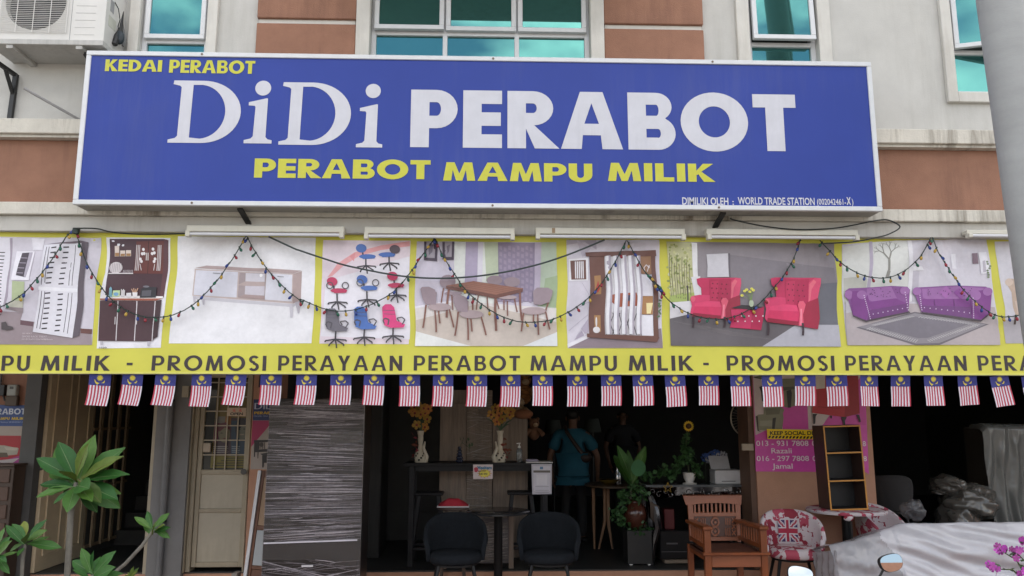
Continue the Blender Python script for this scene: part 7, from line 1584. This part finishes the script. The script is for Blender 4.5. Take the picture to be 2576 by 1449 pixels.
tw = thing('covered_tall_furniture', 'tall upright furniture under a hanging plastic sheet at the right edge', 'furniture', (6.6, 9.2, 0))
x_l = W3(ZF, 1140, 700, 9.1).x; z_t = W3(ZF, 1250, 372, 9.1).z
box('furniture_body', mat('dim_wood', (.06, .05, .04), .7), tw, x_l+.12, x_l+1.1, 9.2, 9.7, 0, z_t-.06, bev=.02)
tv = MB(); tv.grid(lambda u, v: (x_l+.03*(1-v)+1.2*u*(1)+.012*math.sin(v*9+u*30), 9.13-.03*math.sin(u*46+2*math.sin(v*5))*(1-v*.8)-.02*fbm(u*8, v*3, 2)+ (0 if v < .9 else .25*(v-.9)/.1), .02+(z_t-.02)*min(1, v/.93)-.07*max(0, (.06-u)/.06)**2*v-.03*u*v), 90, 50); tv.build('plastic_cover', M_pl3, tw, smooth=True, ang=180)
cl_ = thing('covered_chair', 'lumpy chair wrapped in dull plastic in the dim right bay', 'chair', (W3(ZF, 950, 1040, 8.95).x, 8.95, 0))
lm = MB()
def lump(cx_, cy_, rx, rz, ry, sd):
    c_ = W3(ZF, cx_, cy_, 8.95); k_ = .3576*8.95/1950
    n0 = len(lm.v); lm.ball((0, 0, 0), 1, 64, 44)
    for i in range(n0, len(lm.v)):
        v = Vector(lm.v[i]); f_ = 1+.16*fbm(v.x*1.6+sd, v.y*1.6, v.z*1.6)+.05*math.sin(v.z*9+v.x*5+sd)-.045*abs(fbm(v.x*4+sd, v.y*4, v.z*3)); lm.v[i] = (c_.x+v.x*rx*k_*f_, c_.y+v.y*ry*f_, c_.z+v.z*rz*k_*f_)
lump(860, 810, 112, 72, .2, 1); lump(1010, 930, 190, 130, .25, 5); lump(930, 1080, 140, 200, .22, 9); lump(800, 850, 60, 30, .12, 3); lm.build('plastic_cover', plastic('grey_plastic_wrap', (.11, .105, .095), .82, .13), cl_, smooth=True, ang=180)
bg_ = MB(); lmv = W3(ZF, 625, 985, 8.2); bg_.ball((lmv.x, 8.2, lmv.z), (.12, .10, .10), 40, 28)
for i in range(len(bg_.v)): v = Vector(bg_.v[i])-lmv; bg_.v[i] = tuple(lmv+v*(1+.35*fbm(v.x*14, v.y*14, v.z*14)))
o = bg_.build('plastic_bag', plastic('clear_bag', (.18, .18, .19), .55, .15), None, smooth=True, ang=180); tag(o, 'crumpled clear plastic bag on the printed chair behind the sofa', 'bag'); o.location.z -= .0

# ------------------------------------------------------------------ scooter parked nose-in (only its mirrors rise into view)
sco = thing('motor_scooter', 'parked motor scooter whose oval mirrors rise at the bottom right', 'scooter', (1.82, 3.6, -.36)); M_sc = mat('scooter_paint', (.03, .03, .035), .2, var=.05, coat=.5); M_pls = mat('scooter_plastic', (.015, .015, .016), .5)
M_mg = mat('mirror_silver', (.40, .43, .47), .01, metal=1, var=0)
for vx, vy, s_ in ((2240, 1416, 1), (2012, 1447, -1)):
    c_ = P3(vx, vy, 3.95); n_ = 28; rx, rz = .060, .041; tl = R(7)
    def ov(k_, y_): return [(rx*k_*math.copysign(abs(math.cos(a_))**.75, math.cos(a_))*(1+.12*math.sin(a_)*1), y_, rz*k_*math.copysign(abs(math.sin(a_))**.75, math.sin(a_))) for a_ in [2*math.pi*i/n_ for i in range(n_)]]
    rs = [ov(.95, -.012), ov(1.0, -.012), ov(1.03, 0), ov(.9, .022), ov(.4, .034)]
    b = MB(); b.add([v for r_ in rs for v in r_], [(i*n_+j, (i+1)*n_+j, (i+1)*n_+(j+1) % n_, i*n_+(j+1) % n_) for i in range(4) for j in range(n_)]+[tuple(4*n_+j for j in range(n_-1, -1, -1))])
    rot = Matrix.Rotation(R(-9.95 if s_ > 0 else -10.5), 4, 'X') @ Matrix.Rotation(R(-10*s_), 4, 'Y'); rot = Matrix.Rotation(R(6*s_), 4, 'Z') @ rot
    b.v = [tuple(c_+(rot @ Vector(v))) for v in b.v]; mo = b.build('mirror_housing', M_pls, sco, smooth=True)
    g = MB(); g.add([tuple(c_+(rot @ Vector((v[0]*.97/.95, -.0125, v[2]*.97/.95)))) for v in rs[0]], [tuple(range(n_))]); g.build('mirror_glass', M_mg, mo)
    MB().tube([c_+Vector((-s_*.03, .012, -.03)), c_+Vector((-s_*.07, .02, -.10)), c_+Vector((-s_*.085, .03, -.20))], .006, 8).build('mirror_stalk', M_pls, sco, smooth=True)
cx_ = (P3(2240, 1416, 3.95).x+P3(2012, 1447, 3.95).x)/2
MB().tube([(cx_-.33, 3.80, .585), (cx_-.12, 3.98, .60), (cx_+.12, 3.98, .60), (cx_+.33, 3.80, .585)], .014, 10).build('handlebar', M_pls, sco, smooth=True)
for s_ in (-1, 1): MB().tube([(cx_+s_*.24, 3.87, .59), (cx_+s_*.35, 3.78, .584)], .02, 10).build('grip', M_pls, sco, smooth=True)
MB().ball((cx_, 4.02, .57), (.16, .12, .10), 18, 12).build('headlamp_cowl', M_sc, sco, smooth=True); MB().tube([(cx_, 4.0, .55), (cx_, 4.16, .0)], [.05, .04], 10).build('steering_column', M_pls, sco, smooth=True)
MB().grid(lambda u, v: (cx_+(u-.5)*.46*(1-.25*v), 4.05+.06*math.cos((u-.5)*3)-.10*v+.06, .50-.62*v), 14, 10).build('leg_shield', M_sc, sco, smooth=True)
MB().hexa([(cx_-.16, 3.3, -.16), (cx_+.16, 3.3, -.16), (cx_+.14, 4.0, -.16), (cx_-.14, 4.0, -.16), (cx_-.16, 3.3, -.08), (cx_+.16, 3.3, -.08), (cx_+.14, 4.0, -.08), (cx_-.14, 4.0, -.08)]).build('footboard', M_pls, sco, bev=.01)
MB().tube([(cx_, 3.35, .02), (cx_, 3.0, .12), (cx_, 2.62, .22)], [.15, .19, .10], 18).build('rear_body', M_sc, sco, smooth=True); MB().tube([(cx_, 3.38, .34), (cx_, 3.1, .36), (cx_, 2.68, .40)], [.10, .14, .10], 16).build('seat', M_pls, sco, smooth=True)
for yy in (4.22, 2.9):
    w_ = MB(); w_.tube([(cx_, yy+.19*math.cos(2*math.pi*i/24), -.36+.24+.19*math.sin(2*math.pi*i/24)) for i in range(25)], .05, 10); wo_ = w_.build('wheel', M_pls, sco, smooth=True); MB().tube([(cx_-.03, yy, -.12), (cx_+.03, yy, -.12)], .13, 18).build('rim', mat('dull_chrome', (.1,)*3), wo_, smooth=True)
MB().tube([(cx_, 4.14, .1), (cx_+.0, 4.22, -.12)], .03, 8).build('fork', M_pls, sco, smooth=True)

# ------------------------------------------------------------------ pink periwinkle bush at the right corner
pk_ = thing('periwinkle_bush', 'bush with pink flowers and small dark leaves at the bottom right corner', 'plant', (P3(2560, 1449, 3.9).x, 3.9, -.36)); fy = 3.9
M_pk = mat('periwinkle_pink', (.42, .06, .34), .6, var=.15, rnd=.25)
pf = MB()
for i in range(5):
    a_ = 2*math.pi*i/5; c_, s_ = math.cos(a_), math.sin(a_)
    pf.add([(u_*c_-v_*s_, -.08*u_+.1*abs(v_), u_*s_+v_*c_) for u_, v_ in [(0, 0), (.5, .34), (.95, .42), (1.05, 0), (.95, -.42), (.5, -.34)]], [(0, 1, 2, 3), (0, 3, 4, 5)])
pf.cur = 1; pf.ball((0, -.05, 0), .09, 6, 4); PF = pf.mesh('flower', [M_pk, mat('flower_eye', (.35, .12, .05), .6)])
rn = random.Random(12); stems = [(1490, 1560, 1405, 1200), (1480, 1560, 1230, 1265), (1470, 1560, 1185, 1400), (1490, 1560, 1350, 1290), (1500, 1560, 1395, 1420), (1500, 1560, 1500, 1250), (1500, 1560, 1560, 1330)]
LF = MB(); LF.add([(0, 0, 0), (.24, .3, .05), (.25, .65, .05), (0, 1, -.04), (-.25, .65, .05), (-.24, .3, .05)], [(0, 1, 2, 3), (0, 3, 4, 5)]); PLF = LF.mesh('leaf', mat('periwinkle_leaf', (.03, .06, .022), .35, var=.2, rnd=.3))
for x0_, y0_, x1_, y1_ in stems:
    A = W3(ZF, x0_, y0_, fy); Bq = W3(ZF, x1_, y1_, fy+rn.uniform(-.06, .06)); mid = (A+Bq)/2+Vector((0, 0, .05)); root_ = Vector((A.x, fy, -.36))
    MB().tube([root_, A, mid, Bq], [.007, .006, .004, .0025], 6).build('stem', mat('periwinkle_stem', (.06, .08, .03), .6), pk_, smooth=True)
    for k_ in range(10):
        t = .15+.85*k_/9; q_ = A.lerp(mid, min(1, t*2)) if t < .5 else mid.lerp(Bq, t*2-1)
        inst('leaf', PLF, pk_, q_, (rn.uniform(-.4, 1.2), rn.uniform(-.5, .5), rn.uniform(-3.1, 3.1)), rn.uniform(.028, .042))
    for k_ in range(6): inst('flower', PF, pk_, Bq+Vector((rn.uniform(-.028, .028), rn.uniform(-.03, .03), rn.uniform(-.018, .022))), (rn.uniform(-.9, .6), rn.uniform(-2, 2), rn.uniform(-.8, .8)), rn.uniform(.014, .02))

# ------------------------------------------------------------------ shophouse across the street (seen only in glass and mirrors)
ob = thing('opposite_shophouse', 'low cream and terracotta shophouse across the street, seen in the scooter mirror', 'building', (0, -24, -.36))
box('wall', M_cream, ob, -30, 30, -27, -24, -.36, 4.6); box('roof', M_terra, ob, -31, 31, -27.5, -23.2, 4.601, 5.4); box('fascia', M_terra, ob, -30, 30, -23.995, -23.9, 2.9, 3.7)
for i in range(10): box('shopfront_opening', M_dark, ob, -28+6*i, -24.5+6*i, -23.995, -23.98, -.36, 2.5)
